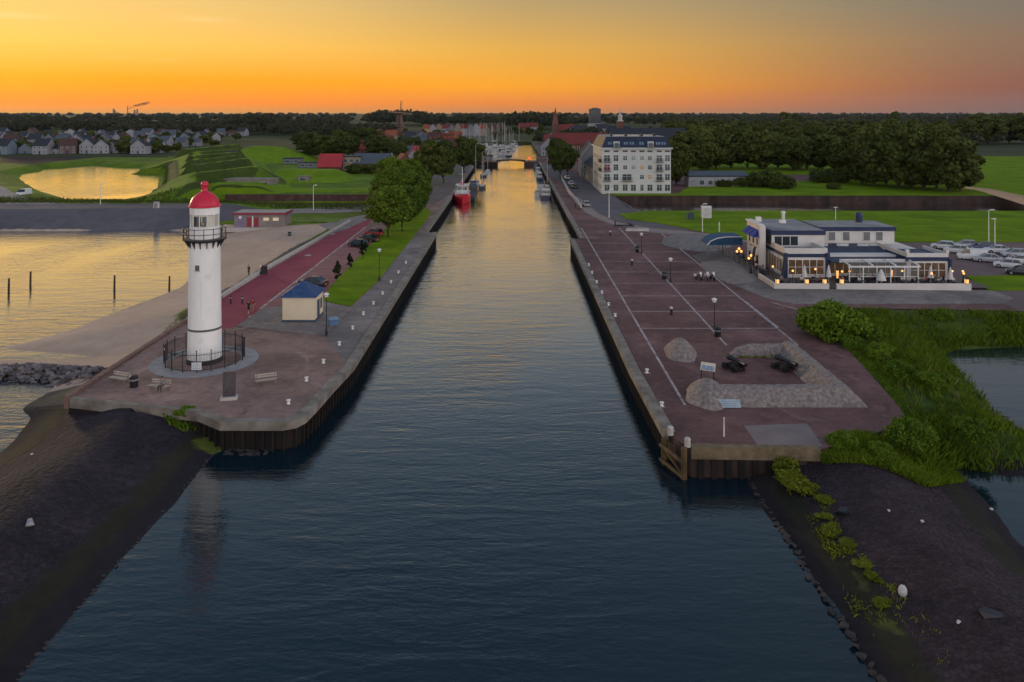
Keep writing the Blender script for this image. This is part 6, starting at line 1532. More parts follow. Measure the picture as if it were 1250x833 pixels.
# left town
make_house('bright red roofed barn at the right end of the rampart', at(405,209), 0, 10, 11, 2.5, 5.2, W_brick, R_bright, cat='barn', name='barn', win=False, chim=False)
flat('pale yellow flat roofed block beside the red roofed barn', at(428,208), 0, 10.5, 9, 6.2, W_beige, R_slate, floors=2, nx=4)
make_house('long brick house with dark blue roof right of the pale block', at(455,208), 0, 15.5, 10, 3.6, 4.0, W_brick, R_bluegrey)
make_house('orange roofed cottage at the left harbour street', at(492,208), R(20), 7, 9, 4, 3.6, W_brick, R_orange, ridge_x=False)
make_house('white gabled house with red roof at the left harbour street', at(504,206), R(10), 6.5, 9, 5.5, 3.6, W_white, R_red, ridge_x=False)
make_house('red roofed house with two chimneys behind the white gable', at(516,202), R(10), 9, 9, 5.5, 4, W_brick, R_bright)
flat('grey white modern house with sloping roofs below the windmill', at(489,186), R(12), 13, 10, 6.2, W_white, R_slate, 'house', 'house', 2, 3)
make_house('brown house with red roof among the left trees', at(447,192), R(-8), 14, 10, 5, 5, W_brick, R_red)
flat('small concrete bunker with a dark doorway in the grass mound', at(371,223), 0, 4.2, 3, 2.1, mat('bunker concrete', (.16,.14,.12), .9, col2=(.26,.23,.2), scale=.5, detail=8), MATS['bunker concrete'], 'bunker', 'bunker', 1, 1)
flat('long pale concrete bunker under the nearest rampart ridge', (-88,246+19,1.0), R(-6), 17, 6, 2.6, MATS['bunker concrete'], MATS['bunker concrete'], 'bunker', 'bunker', 1, 3)
flat('dark shed roof at the foot of the rampart', at(358,200), 0, 9, 6, 2.6, W_grey, R_slate, 'shed', 'shed', 1, 2)
flat('low grey shed beside the rampart lawn', at(376,205), 0, 8, 5, 2.4, W_grey, R_slate, 'shed', 'shed', 1, 2)
flat('small white wall house on the rampart terraces', G(283,193,4.2), 0, 5, 4, 3.0, MATS['bunker concrete'], R_slate, 'bunker', 'bunker', 1, 1)
# streets of the left town behind the harbour trees
rows = [(0,[(470,181),(482,179.5),(500,185),(512,186),(526,186),(541,186),(553,184)]),(1,[(440,176),(452,175),(466,175),(500,176),(515,177),(530,178),(545,177),(558,178)])]
desc = [(W_brick,R_red,'brick house with red roof'),(W_white,R_slate,'white house with slate roof'),(W_brick,R_brown,'brick house with brown roof'),(W_beige,R_orange,'beige house with orange roof'),(W_grey,R_bluegrey,'grey house with blue grey roof')]
for ri, pts in rows:
    for i, (px, py) in enumerate(pts):
        wm, rm, dsc = desc[(i*3+ri*2) % 5]
        x, y, _ = at(px, py)
        make_house('%s, %s from left, %s row of the left town' % (dsc, ORD[i], ('front','rear')[ri]), (x,y,0), R(hr.uniform(-25,25)), hr.uniform(9,13), hr.uniform(8,10), hr.uniform(5,6.5), hr.uniform(3.5,4.8), wm, rm, ridge_x=(i % 3 != 1))
for i, (px, py) in enumerate(((506,192),(519,192.5),(534,193),(549,190),(474,188),(486,196),(499,198),(512,172),(527,172.5),(543,172),(556,174),(463,170),(478,171),(492,170.5))):
    wm, rm, dsc = desc[(i*2+i//3) % 5]; x, y, _ = at(px, py)
    make_house('%s, %s of the crooked lanes behind the left harbour trees' % (dsc, ORD[i]), (x,y,0), R(hr.uniform(-40,40)), hr.uniform(8,12), hr.uniform(8,10), hr.uniform(4.5,6.5), hr.uniform(3.5,5), wm, rm, ridge_x=(i % 2 == 0))
# long far terrace of narrow fronts
fd = [(W_yel,R_orange,'ochre'),(W_white,R_red,'white'),(W_beige,R_red,'beige'),(W_white,R_red,'white'),(W_grey,R_red,'grey'),(W_beige,R_orange,'beige'),(W_white,R_red,'white'),(W_grey,R_brown,'grey'),(W_white,R_red,'white'),(W_beige,R_orange,'beige')]
for i in range(10):
    p = G(521+i*7.6, 166.5); wm, rm, nm = fd[i]
    make_house('%s terraced house with %s roof, %s from left in the far marina row' % (nm, 'red' if rm is R_red else 'orange' if rm is R_orange else 'brown', ORD[i]), (p.x,p.y,0), 0, 7.2, 9, 9.0+(i % 3)*.8, 4.0, wm, rm, ridge_x=(i % 3 == 0))
for i, (px, py) in enumerate(((640,163),(650,162),(606,164),(694,166),(705,170),(735,165))):
    x, y, _ = at(px, py); make_house('dark red house with pale gable, %s from the left across the far end of the harbour' % ORD[i] if False else ['brick warehouse at the far end of the harbour','white gabled warehouse at the far end of the harbour','low brick house left of the far harbour end','red gabled house left of the far spire','slate roofed house right of the far spire','white house at the foot of the tower block'][i], (x,y,0), R(hr.uniform(-15,15)), 14, 10, 8, 5, (W_brick,W_white,W_brick,W_brick,W_grey,W_white)[i], (R_red,R_red,R_brown,R_red,R_slate,R_slate)[i])
sheet('quay_street', [(17.2,472),(60,472),(70,700),(17.2,700)], .006, M_quaydark)
for i, (px, py, w_, wm, rm, lab) in enumerate(((664,190,9,W_white,R_slate,'white gabled house nearest the bridge on the far right quay'),(667,184,9,W_brick,R_red,'red gabled house second beyond the bridge on the far right quay'),(668,179,10,W_beige,R_brown,'beige house third beyond the bridge on the far right quay'),(676,190,11,W_brick,R_brown,'brown roofed house behind the gabled house by the bridge'),(682,183,12,W_white,R_red,'white house with red roof behind the far right quay row'),(694,188,12,W_grey,R_slate,'grey house with slate roof behind the right quay trees'))):
    x, y, _ = at(px, py); make_house(lab, (x+3,y,0), R(-6), w_, 10, 6.5, 4.5, wm, rm, ridge_x=(i % 2 == 1))
# housing estate behind the golden pond
est = []
kinds = [(W_white,R_slate,'white house with slate roof'),(W_blue,R_slate,'pale blue house with slate roof'),(W_grey,R_bluegrey,'grey house with blue grey roof'),(W_white,R_bluegrey,'white house with blue grey roof'),(W_pink,R_brown,'pink brick house with brown roof')]
protos_h = {}
rowdef = [('first',187.5,[6,22,33,54,68,84,110,124,141,158,172,192]),('second',178.5,[-4,14,44,62,78,93,106,128,146,166,183,203,222,240]),('third',171.5,[10,30,50,74,98,116,136,152,170,188,206,226,246,264]),('fourth',166.5,[4,40,60,86,100,124,142,160,180,198,214,230,252,270,284,296])]
for ri, (rn, py, xs) in enumerate(rowdef):
    for i, px in enumerate(xs):
        kx = hr.choice((0,0,0,1,2,3,3,4)) if ri else hr.choice((0,1,3,4,0)); wm, rm, dsc = kinds[kx]
        rx = hr.random() < .5
        pyy = py+hr.uniform(-1.2,1.0); x, y, _ = at(px, pyy)
        lab = '%s, %s from left, %s estate row behind the pond' % (dsc, ORD[i], rn)
        key = (kx, rx, ri == 0)
        if key not in protos_h:
            protos_h[key] = make_house(lab, (x,y,0), R(hr.uniform(-20,20)), 9.5, 9, 5.6, 4.2, wm, rm, ridge_x=rx, group='houses of the estate behind the pond', win=True, chim=ri < 2)
        else:
            s = hr.uniform(.6,.95); copy_tree(protos_h[key], (x,y,0), R(hr.uniform(-25,25)), lab, scale=(s*hr.uniform(.9,1.5), s, s*hr.uniform(.9,1.15)))
# windmill
p = G(488,163)
WM = thing('windmill', 'tower windmill with four sails rising above the left town', 'windmill', (p.x,p.y,0), R(12))
m = MB(); m.lathe([(6.2,0),(5.0,9),(3.4,22),(3.0,24)], n=16); m.build('tower', hmat('mill brick', (.12,.07,.055)), WM, True)
m = MB(); m.lathe([(5.2,8.6),(7.6,8.7),(7.6,9.0),(5.0,9.0)], n=16); m.build('gallery', W_white, WM)
m = MB(); m.ball((0,0,24.5), (3.4,3.8,3.0), 16, 8); m.build('cap', R_brown, WM, True)
MB().tube([(0,0,25.5),(0,-5.2,26.2)], .5, 8).build('windshaft', R_brown, WM)
for k in range(4):
    a = R(4)+k*PI/2; dx, dz = math.sin(a), math.cos(a); ln = 15.5
    m = MB(); m.tube([(0,-5.2,26.2),(dx*ln,-5.2,26.2+dz*ln)], [.55,.3], 6)
    for j in range(8):
        f = .25+j*.1; c_ = Vector((dx*ln*f,-5.2,26.2+dz*ln*f)); m.tube([c_-Vector((dz,0,-dx))*.3, c_+Vector((dz,0,-dx))*2.0], .14, 4)
    m.tube([(dx*ln*.25+dz*2.0,-5.2,26.2+dz*ln*.25-dx*2.0),(dx*ln*.95+dz*2.0,-5.2,26.2+dz*ln*.95-dx*2.0)], .14, 4)
    m.build('sail', mat('pale mill sail', (.34,.22,.15), .8) if k % 2 else mat('dark mill sail', (.07,.035,.02), .8), WM)
# tower block, church tower, spires
p = G(726,154.5); sc_ = p.y/960
TBk = thing('tower_block', 'dark tower block standing above the horizon right of the harbour', 'tower block', (p.x,p.y,0)); hT = 26+5*sc_; wT = 13.5*sc_
MB().box(-wT/2,wT/2,-8,8,0,hT).build('wall', hmat('dark flat concrete', (.05,.045,.05)), TBk); MB().box(-wT/4,wT/3,-4,4,hT,hT+2).build('roof_house', W_grey, TBk); MB().box(-wT*.7,wT*.7,-12,-8.1,0,6).build('podium', W_white, TBk)
for j in range(10): MB().box(-wT/2+.4,wT/2-.4,-8.12,-8,hT*(.12+j*.085),hT*(.12+j*.085)+1.3).build('window_band', M_hglass, TBk)
p = G(757,176); s_ = p.y/960
CT = thing('town_hall_tower', 'slender brick tower with white lantern and spire behind the mansard roof', 'tower', (p.x,p.y,0))
MB().box(-2.6,2.6,-2.6,2.6,0,19).build('shaft', W_brick, CT); m = MB(); m.lathe([(2.9,19),(2.9,19.6),(1.9,19.7),(1.8,23),(2.2,23.1),(1.5,24.4),(.9,24.6),(.85,26),(1.1,26.1),(.3,28),(.12,32)], n=8); m.build('lantern_spire', hmat('tower white wood', (.36,.35,.34)), CT)
MB().box(-12,12,3,14,0,10).build('hall', W_brick, CT); m = MB(); m.frustum((-12.4,12.4,2.6,14.4), (-9,9,8,9), 10, 15); m.build('hall_roof', R_slate, CT)
p = G(678,168)
SP = thing('church', 'brick church with pointed red spire at the far right harbour side', 'church', (p.x,p.y,0)); MB().box(-3,3,-3,3,0,14).build('tower', W_brick, SP); MB().frustum((-3.2,3.2,-3.2,3.2), (-.1,.1,-.1,.1), 14, 32).build('spire', hmat('reddish spire', (.14,.045,.045)), SP); MB().box(3.1,20,-4,5,0,8).build('nave', W_brick, SP); MB().frustum((2.9,20.2,-4.3,5.3), (3.5,19.5,.3,.7), 8, 14).build('nave_roof', R_red, SP)
# bridge over the channel
BR = thing('swing_bridge', 'low flat steel bridge crossing the channel to brick abutments', 'bridge', (0,422,0))
m = MB(); prof = [(-8.5,.1),(-4,.45),(-.5,.55),(3,.45),(7.2,.1)]; bot = [(7.2,-.9),(4,-.35),(-.5,-.05),(-5,-.35),(-8.5,-.9)]
pts_ = prof+bot; m.add([(x,-3,z+.6) for x, z in pts_]+[(x,3,z+.6) for x, z in pts_], [tuple(range(10))]+[tuple(range(10,20))[::-1]]+[(i,10+i,10+(i+1)%10,(i+1)%10) for i in range(10)]); m.build('deck', mat('dark bridge steel', (.035,.025,.022), .6), BR)
for y in (-3,3):
    m = MB(); m.tube([(-19,y,1.8),(14.5,y,1.8)], .06, 5)
    for i in range(15): m.tube([(-18.5+i*2.3,y,.1),(-18.5+i*2.3,y,1.8)], .05, 4)
    m.build('railing', M_conc, BR)
MB().box(-8.6,-7.6,-5,5,-5,.12).build('abutment_face', W_brick, BR); MB().box(6.5,7.5,-5,5,-5,.12).build('abutment_face', W_brick, BR)
BH = flat('small brick bridge house on the left abutment', (-13,421,0), 0, 5, 5, 3, W_brick, R_slate, 'bridge_house', 'house', 1, 2)
p = (9.6,414.5,0); SG = thing('traffic_signal', 'red signal light on the right bridge abutment', 'signal', (9.2,413.9,-.1)); MB().lathe([(.12,0),(.1,2.0)], n=8).build('pole', M_black, SG); m = MB(); m.ball((0,-.3,2.2), .42, 12, 8); m.build('red_light', mat('red signal lamp', (.6,.02,.02), .4, emit=(1,.02,.03), estr=6), SG, True)

# ---------------------------------------------------------------- boats
def hull(mb, L_, B_, Hf, Ha, dr=.35, mi=0, mi2=1, stern=.8, z0=0):
    """lofted boat hull, bow towards +y; mi side, mi2 deck"""
    st = 9; rows = []
    for i in range(st):
        f = i/(st-1); y = -L_/2+L_*f
        wd = B_/2*(stern+(1-stern)*min(1, f/.35)) if f < .35 else B_/2*max(.02, (1-((f-.35)/.65)**2.3))
        zt = Ha+(Hf-Ha)*f**2
        rows.append([(-wd*.55,y,-dr),(-wd*.9,y,.15),(-wd,y,zt),(wd,y,zt),(wd*.9,y,.15),(wd*.55,y,-dr)])
    vs = [(p[0],p[1],p[2]+z0) for r_ in rows for p in r_]
    fs = []
    for i in range(st-1):
        for k in range(5):
            f_ = (i*6+k,(i+1)*6+k,(i+1)*6+k+1,i*6+k+1)
            mb.add([vs[j] for j in f_], [(0,1,2,3)], mi2 if k == 2 else mi)
    mb.add([vs[k] for k in range(6)], [(0,1,2,3,4,5)], mi)
M_boatw = mat('boat white', (.45,.46,.47), .35, col2=(.55,.56,.57), scale=1); M_boatb = mat('boat navy', (.015,.022,.06), .35); M_teak = mat('teak deck', (.22,.15,.09), .7, col2=(.3,.21,.13), scale=2); M_alu = mat('mast aluminium', (.36,.36,.36), .4); M_redhull = mat('bright red hull', (.55,.012,.03), .35, col2=(.62,.02,.04), scale=1); M_sailcov = mat('blue sail cover', (.02,.04,.14), .7); M_dkblue = mat('blue spray hood', (.03,.06,.14), .7)
def yacht(label, loc, rz, L_=9, hm=None, mast=11, group=None):
    t = thing('sailing_yacht', label, 'yacht', loc, rz, group)
    m = MB(); hull(m, L_, L_*.32, 1.2, .85); m.build('hull', [hm or M_boatw, M_teak], t)
    m = MB(); m.frustum((-.9,.9,-L_*.12,L_*.22), (-.7,.7,-L_*.1,L_*.17), .85, 1.5); cb = m.build('cabin', M_boatw, t); MB().box(-.92,.92,-L_*.05,L_*.1,1.08,1.3).build('window', M_cglass, cb)
    MB().tube([(0,L_*.1,1.0),(0,L_*.1,mast)], [.11,.07], 6).build('mast', M_alu, t)
    m = MB(); m.tube([(0,L_*.1,2.1),(0,-L_*.32,2.2)], .14, 6); m.build('boom', M_sailcov, t)
    m = MB(); m.tube([(0,L_*.1,mast),(0,L_*.48,1.2)], .03, 3); m.tube([(0,L_*.1,mast),(0,-L_*.48,1.0)], .03, 3); m.tube([(-1.1,L_*.1,mast*.6),(1.1,L_*.1,mast*.6)], .04, 4); m.build('rigging', M_alu, t)
    return t
def motorboat(label, loc, rz, L_=8, hm=None, cm=None, group=None, tall=1.9):
    t = thing('motor_boat', label, 'motor boat', loc, rz, group)
    m = MB(); hull(m, L_, L_*.36, 1.4, 1.0); m.build('hull', [hm or M_boatw, M_teak], t)
    w2 = L_*.13
    m = MB(); m.frustum((-w2,w2,-L_*.28,L_*.2), (-w2*.85,w2*.85,-L_*.25,L_*.12), .95, .95+tall); cb = m.build('cabin', cm or M_boatw, t)
    for i in range(3): MB().box(-w2*.93+i*w2*.64,-w2*.93+i*w2*.64+w2*.5,-L_*.285,-L_*.2,.95+tall*.45,.95+tall*.85).build('window', M_cglass, cb)
    m = MB(); m.box(-w2*.95,w2*.95,-L_*.29,L_*.15,.95+tall,1.07+tall); m.build('roof', cm or M_boatw, cb)
    m = MB(); m.tube([(-L_*.16,-L_*.45,1.0),(-L_*.16,-L_*.45,1.7),(L_*.16,-L_*.45,1.7),(L_*.16,-L_*.45,1.0)], .04, 4); m.build('railing', M_alu, t)
    return t
# the red ship, seen from the stern
p = G(562,251,WZ)
RSHP = thing('red_ship', 'broad red hulled ship with white wheelhouse moored at the left quay', 'ship', (p.x,p.y+9.5,WZ), R(183))
RSHP.scale = (1.05,1.05,1.05)
m = MB(); hull(m, 16, 5.4, 3.1, 2.3, stern=.8); m.build('hull', [M_redhull, mat('red brown deck', (.10,.03,.03), .8)], RSHP)
m = MB(); m.box(-2.1,2.1,-5.0,3.5,2.0,3.0); m.build('bulwark_house', M_boatw, RSHP, bevel=.05)
m = MB(); m.frustum((-1.7,1.7,-3.6,1.5), (-1.55,1.55,-3.4,1.2), 3.01, 5.0); wh = m.build('wheelhouse', M_boatw, RSHP)
for x in (-1.15,0,1.15): MB().box(x-.45,x+.45,-3.66,-3.45,3.7,4.7).build('window', M_cglass, wh)
for x in (-1.0,0,1.0): MB().box(x-.4,x+.4,1.2,1.48,3.7,4.7).build('window', M_cglass, wh)
for s in (-1,1): MB().box(s*1.6-.15,s*1.6+.15,-3,0,3.8,4.6).build('window', M_cglass, wh)
MB().box(-2.0,2.0,-4.0,1.6,5.01,5.2).build('roof', M_boatw, wh)
m = MB(); m.tube([(0,-1,5.2),(0,-1,10.5)], [.12,.07], 6); m.tube([(-.9,-1,8.3),(.9,-1,8.3)], .05, 5); m.tube([(0,-1,10),(0,7.5,3.4)], .03, 3); m.build('mast', M_whitemetal, RSHP)
m = MB(); m.tube([(0,4,2.2),(0,4,7.4)], [.14,.09], 6); m.build('foremast', M_whitemetal, RSHP)
MB().box(-.5,.5,.2,1.2,5.21,6.2).build('funnel', M_redhull, RSHP)
m = MB()
for s in (-1,1): m.tube([(s*2.2,-7.6,2.05),(s*2.2,-7.6,2.9),(s*2.45,0,3.1),(s*1.9,4.5,3.3)], .05, 5)
m.tube([(-2.2,-7.6,2.9),(2.2,-7.6,2.9)], .05, 5); m.build('railing', M_whitemetal, RSHP)
for s in (-1,1):
    m = MB(); m.T = Matrix.Translation((s*2.0,-7.3,2.35)); m.ball((0,0,0), (.28,.2,.28), 10, 6); m.build('fender', M_black, RSHP)
p = G(577,232,WZ); motorboat('dark blue hulled boat with blue hood just ahead of the red ship', (p.x,p.y+4,WZ), R(6), 10, M_boatb, M_dkblue)
p = G(588,231,WZ); yacht('white sailing yacht with tall bare mast right of the blue boat', (p.x,p.y+4.5,WZ), 0, 9.5, M_boatb, 13.5)
p = G(581,226,WZ); yacht('tall masted yacht tied behind the dark blue boat', (p.x-.4,p.y+6,WZ), 0, 10, M_boatw, 15.5)
p = G(667,243,WZ); motorboat('large white cabin cruiser nearest on the right quay', (p.x,p.y+5,WZ), R(-4), 11, M_boatb, M_boatw, tall=1.7)
p = G(656.5,240,WZ); motorboat('small white boat tied outside the large white cabin cruiser', (p.x,p.y+3.5,WZ), R(-4), 6, M_boatw, M_boatw, tall=.9)
p = G(669,233,WZ); yacht('yacht with tall brown mast right behind the large cruiser', (p.x,p.y+6,WZ), 0, 9, M_boatw, 13)
for i, (px, py, lab) in enumerate(((661,228,'white and teal boat second in the right quay line'),(659,220,'pale blue hooded boat third in the right quay line'),(657,213,'white boat fourth in the right quay line'),(655,207.5,'small blue white boat closest to the bridge on the right'))):
    p = G(px, py, WZ); motorboat(lab, (p.x,p.y+4,WZ), R(-3), 8.5, (M_boatw,M_boatb)[i % 2], (M_dkblue,M_boatw,M_boatw,M_dkblue)[i])
p = G(599,212,WZ); yacht('white yacht moored on the left just before the bridge', (p.x-1.5,p.y+4,WZ), 0, 9, M_boatw, 13)
p = G(594,217,WZ); yacht('navy yacht moored on the left two berths before the bridge', (p.x-1.5,p.y+5,WZ), 0, 10, M_boatb, 14.5)
# marina beyond the bridge
mrr = random.Random(31); yp = {}
rown = ['nearest','second','third','fourth','farthest']
cnt = 0
for r_, (py, x0, x1, n) in enumerate(((197,578,607,5),(190.5,574,622,8),(184.5,568,626,10),(180,566,630,11),(176.5,566,634,12))):
    for i in range(n):
        px = x0+(x1-x0)*i/(n-1)+mrr.uniform(-1,1); p = G(px, py+mrr.uniform(-.8,.8), WZ)
        sail = (i % 4 != 2) 
        hk = mrr.choice((0,0,1)); key = (sail, hk)
        lab = '%s %s boat, %s from the left in the %s row of the marina' % (('white','navy')[hk], 'sailing' if sail else 'motor', ORD[i], rown[r_])
        rz = R(mrr.choice((-80,80,10,-10))+mrr.uniform(-12,12))
        if key not in yp:
            yp[key] = yacht(lab, (p.x,p.y,WZ), rz, 10, (M_boatw,M_boatb)[hk], 17, 'boats in the marina') if sail else motorboat(lab, (p.x,p.y,WZ), rz, 9, (M_boatw,M_boatb)[hk], M_boatw, 'boats in the marina')
        else: copy_tree(yp[key], (p.x,p.y,WZ), rz, lab, 'boats in the marina', scale=mrr.uniform(.85,1.25))
for j, py in enumerate((193.5,187.5,182,178)):
    p0, p1 = G(566,py,WZ+.5), G((604,620,626,630)[j],py,WZ+.5); tag(MB().box(p0.x,p1.x,p0.y-.8,p0.y+.8,WZ+.1,WZ+.5).build('pontoon', M_conc), 'floating pontoon, %s row from the bridge in the marina' % ORD[j], 'pontoon')
# smoking chimney far away on the horizon
p = Vector(((158-CX)*9000/F, 9000, 0)); IS = thing('power_station', 'tiny industrial chimneys on the far left horizon', 'factory', p)
for dx, h_ in ((-180,75),(-165,55),(-20,110),(60,60),(90,70)):
    m = MB(); m.lathe([(11 if h_ < 80 else 6,0),(9 if h_ < 80 else 4,h_)], (dx,0,0), 10); m.build('chimney', hmat('far concrete', (.16,.13,.12)), IS)
sm = MB(); srr = random.Random(2)
for i in range(34):
    f = i/33; r_ = 9+17*f*srr.uniform(.6,1.2); sm.ball((f*300-20+srr.uniform(-10,10),srr.uniform(-20,20),80+80*f+srr.uniform(-14,14)), (r_*1.6,r_,r_*.8), 10, 6)
sm.v = [(x*.75, y*.75, z*.8+15) for x, y, z in sm.v]
so_ = sm.build('smoke', mat('smoke', (.16,.14,.15), 1.0, alpha=.09), None, True, p); so_['kind'] = 'stuff'; so_['label'] = 'thin grey smoke drifting right from the far chimneys'
# ---------------------------------------------------------------- foliage
def leafmat(name, ca, cb, sc=.9, tr=.25):
    m = bpy.data.materials.new(name); N, L = nodes(m); b = N['Principled BSDF']; b.inputs['Roughness'].default_value = .75; b.inputs['Specular IOR Level'].default_value = .15
    tc = N.new('ShaderNodeTexCoord'); nz = N.new('ShaderNodeTexNoise'); nz.inputs['Scale'].default_value = sc; nz.inputs['Detail'].default_value = 4; L.new(tc.outputs['Object'], nz.inputs['Vector'])
    oi = N.new('ShaderNodeObjectInfo'); gi = N.new('ShaderNodeNewGeometry')
    a1 = N.new('ShaderNodeMath'); a1.operation = 'MULTIPLY_ADD'; L.new(gi.outputs['Random Per Island'], a1.inputs[0]); a1.inputs[1].default_value = .5; L.new(nz.outputs['Fac'], a1.inputs[2])
    a2 = N.new('ShaderNodeMath'); a2.operation = 'MULTIPLY_ADD'; L.new(oi.outputs['Random'], a2.inputs[0]); a2.inputs[1].default_value = .45; L.new(a1.outputs[0], a2.inputs[2])
    mr = N.new('ShaderNodeMapRange'); mr.inputs['From Min'].default_value = .5; mr.inputs['From Max'].default_value = 1.4; L.new(a2.outputs[0], mr.inputs['Value'])
    mx = N.new('ShaderNodeMix'); mx.data_type = 'RGBA'; L.new(mr.outputs[0], mx.inputs[0]); mx.inputs[6].default_value = (*ca,1); mx.inputs[7].default_value = (*cb,1)
    L.new(mx.outputs[2], b.inputs['Base Color'])
    t = N.new('ShaderNodeBsdfTranslucent'); L.new(mx.outputs[2], t.inputs['Color'])
    ms = N.new('ShaderNodeMixShader'); ms.inputs[0].default_value = tr; L.new(b.outputs[0], ms.inputs[1]); L.new(t.outputs[0], ms.inputs[2]); L.new(ms.outputs[0], N['Material Output'].inputs['Surface'])
    return m
F_near = leafmat('bright summer leaves', (.040,.078,.008), (.145,.21,.02))
F_mid = leafmat('green leaves', (.028,.045,.010), (.095,.12,.022), .35)
F_dark = leafmat('dark leaves', (.034,.050,.010), (.115,.135,.028), .3)
F_far = leafmat('far leaves', (.026,.031,.018), (.075,.082,.04), .1)
F_bush = leafmat('bush leaves', (.040,.085,.006), (.16,.25,.018), .8)
F_reed = leafmat('reed blades', (.060,.105,.006), (.19,.27,.016), .5, .3)
F_dry = leafmat('yellow green weeds', (.10,.125,.008), (.26,.28,.03), 1.0, .3)
F_conifer = leafmat('conifer needles', (.014,.028,.014), (.04,.06,.022), 1.5)
M_bark = mat('bark', (.035,.025,.018), .9, col2=(.075,.055,.04), scale=3, bump=.6, stretch=(1,1,.2))
def rand_quads(C, Nn, size, rng, aspect=1.0):
    """leaf faces at points C with preferred normals Nn"""
    n = len(C); N_ = Nn+rng.normal(size=(n,3))*.55; N_ /= np.linalg.norm(N_,axis=1)[:,None]+1e-9
    A = np.cross(N_, rng.normal(size=(n,3))); A /= np.linalg.norm(A,axis=1)[:,None]+1e-9; Bv = np.cross(N_, A)
    s = size*rng.uniform(.6,1.35,(n,1)); a = A*s; b = Bv*s*aspect
    return np.stack([C-a-b*.4, C+a*.2-b, C+a+b*.3, C-a*.3+b], 1)
def crown_leaves(rng, H, Rr, z0, nclump, nleaf, leaf, shape='round'):
    out = []
    for i in range(nclump):
        while True:
            q = rng.uniform(-1,1,3); r = np.linalg.norm(q)
            if r < 1 and (r > .45 or rng.random() < .25): break
        hz = (H-z0)/2; 
        wz = 1.0 if shape == 'round' else (1-.75*max(0,q[2])) if shape == 'cone' else 1.0
        c = np.array([q[0]*Rr*.84*wz, q[1]*Rr*.84*wz, z0+hz+q[2]*hz*.86])
        cr = Rr*rng.uniform(.15,.42)*(wz**.5)*(1.15-.3*abs(q[2]))
        d = rng.normal(size=(nleaf,3)); d /= np.linalg.norm(d,axis=1)[:,None]
        rad = cr*rng.uniform(.55,1.08,(nleaf,1))
        P = c+d*rad*np.array([1,1,.8]); out.append(rand_quads(P, d, leaf, rng))
    V = np.concatenate(out)
    return V
def tree(name, label, loc, H, Rr, z0, nclump, nleaf, leaf, seed, fm, cat='tree', group=None, shape='round', trunk_r=None, rz=0, limbs=5):
    rng = np.random.default_rng(seed); t = thing(name, label, cat, loc, rz, group)
    tr = trunk_r or H*.018
    m = MB(); top = z0+(H-z0)*.55
    m.tube([(0,0,-.3),(rng.normal()*.1,rng.normal()*.1,z0*.6),(rng.normal()*.2,rng.normal()*.2,z0),(rng.normal()*.3,rng.normal()*.3,top)], [tr*1.4,tr,tr*.85,tr*.3], 8)
    for k in range(limbs):
        a = 2*PI*k/limbs+rng.random(); zz = z0*(.75+.3*rng.random()); e = Rr*.7
        m.tube([(0,0,zz),(math.cos(a)*e*.45,math.sin(a)*e*.45,zz+(H-z0)*.2),(math.cos(a)*e,math.sin(a)*e,zz+(H-z0)*.42)], [tr*.5,tr*.35,tr*.12], 6)
    m.build('trunk', M_bark, t, True)
    quads_object('crown', crown_leaves(rng, H, Rr, z0, nclump, nleaf, leaf, shape), fm, t)
    return t
vr = random.Random(77)
# big trees by the red road
NT = [(474,290,10.8,4.6,'nearest big tree of the row beside the red road'),(491,283,10.6,4.2,'second big tree beside the red road, nearer the channel'),(479,268,12.2,5.0,'third big tree of the row, on its road side'),(503,267,11.4,4.6,'fourth big tree of the row, nearest the channel'),(489,255,12.2,5.2,'fifth big tree in the middle of the leafy row'),(509,253,11.4,4.5,'sixth big tree at the channel end of the leafy row'),(480,244,12.9,5.2,'tall tree at the far left end of the leafy row'),(500,240,12.2,4.8,'farthest tree of the leafy row toward the red ship')]
nb = []
for i, (px, py, H, Rr, lab) in enumerate(NT):
    p = G(px, py)
    if i < 3: nb.append((tree('broadleaf_tree', lab, (p.x,p.y,.08), H, Rr, H*.2, 62, 260, .23, 100+i, F_near, group='big trees beside the red road'), H, Rr))
    else:
        b, H0, R0 = nb[i % 3]; copy_tree(b, (p.x,p.y,.08), vr.uniform(0,6), lab, scale=(Rr/R0, Rr/R0, H/H0))
p = G(412,345); cf = tree('columnar_tree', 'nearest young columnar conifer at the lawn edge beside the parking bays', (p.x,p.y,.1), 3.4, .62, .25, 26, 90, .12, 140, F_conifer, shape='cone', group='young conifers beside the parking bays', limbs=0, trunk_r=.05)
for px, py, s, lab in ((427,330,.85,'second young columnar conifer beside the parking bays'),(442,316,1.0,'third young columnar conifer beside the parking bays'),(446,310,.7,'farthest small young conifer beside the dark blue car')):
    p = G(px, py); copy_tree(cf, (p.x,p.y,.1), vr.uniform(0,6), lab, scale=s)
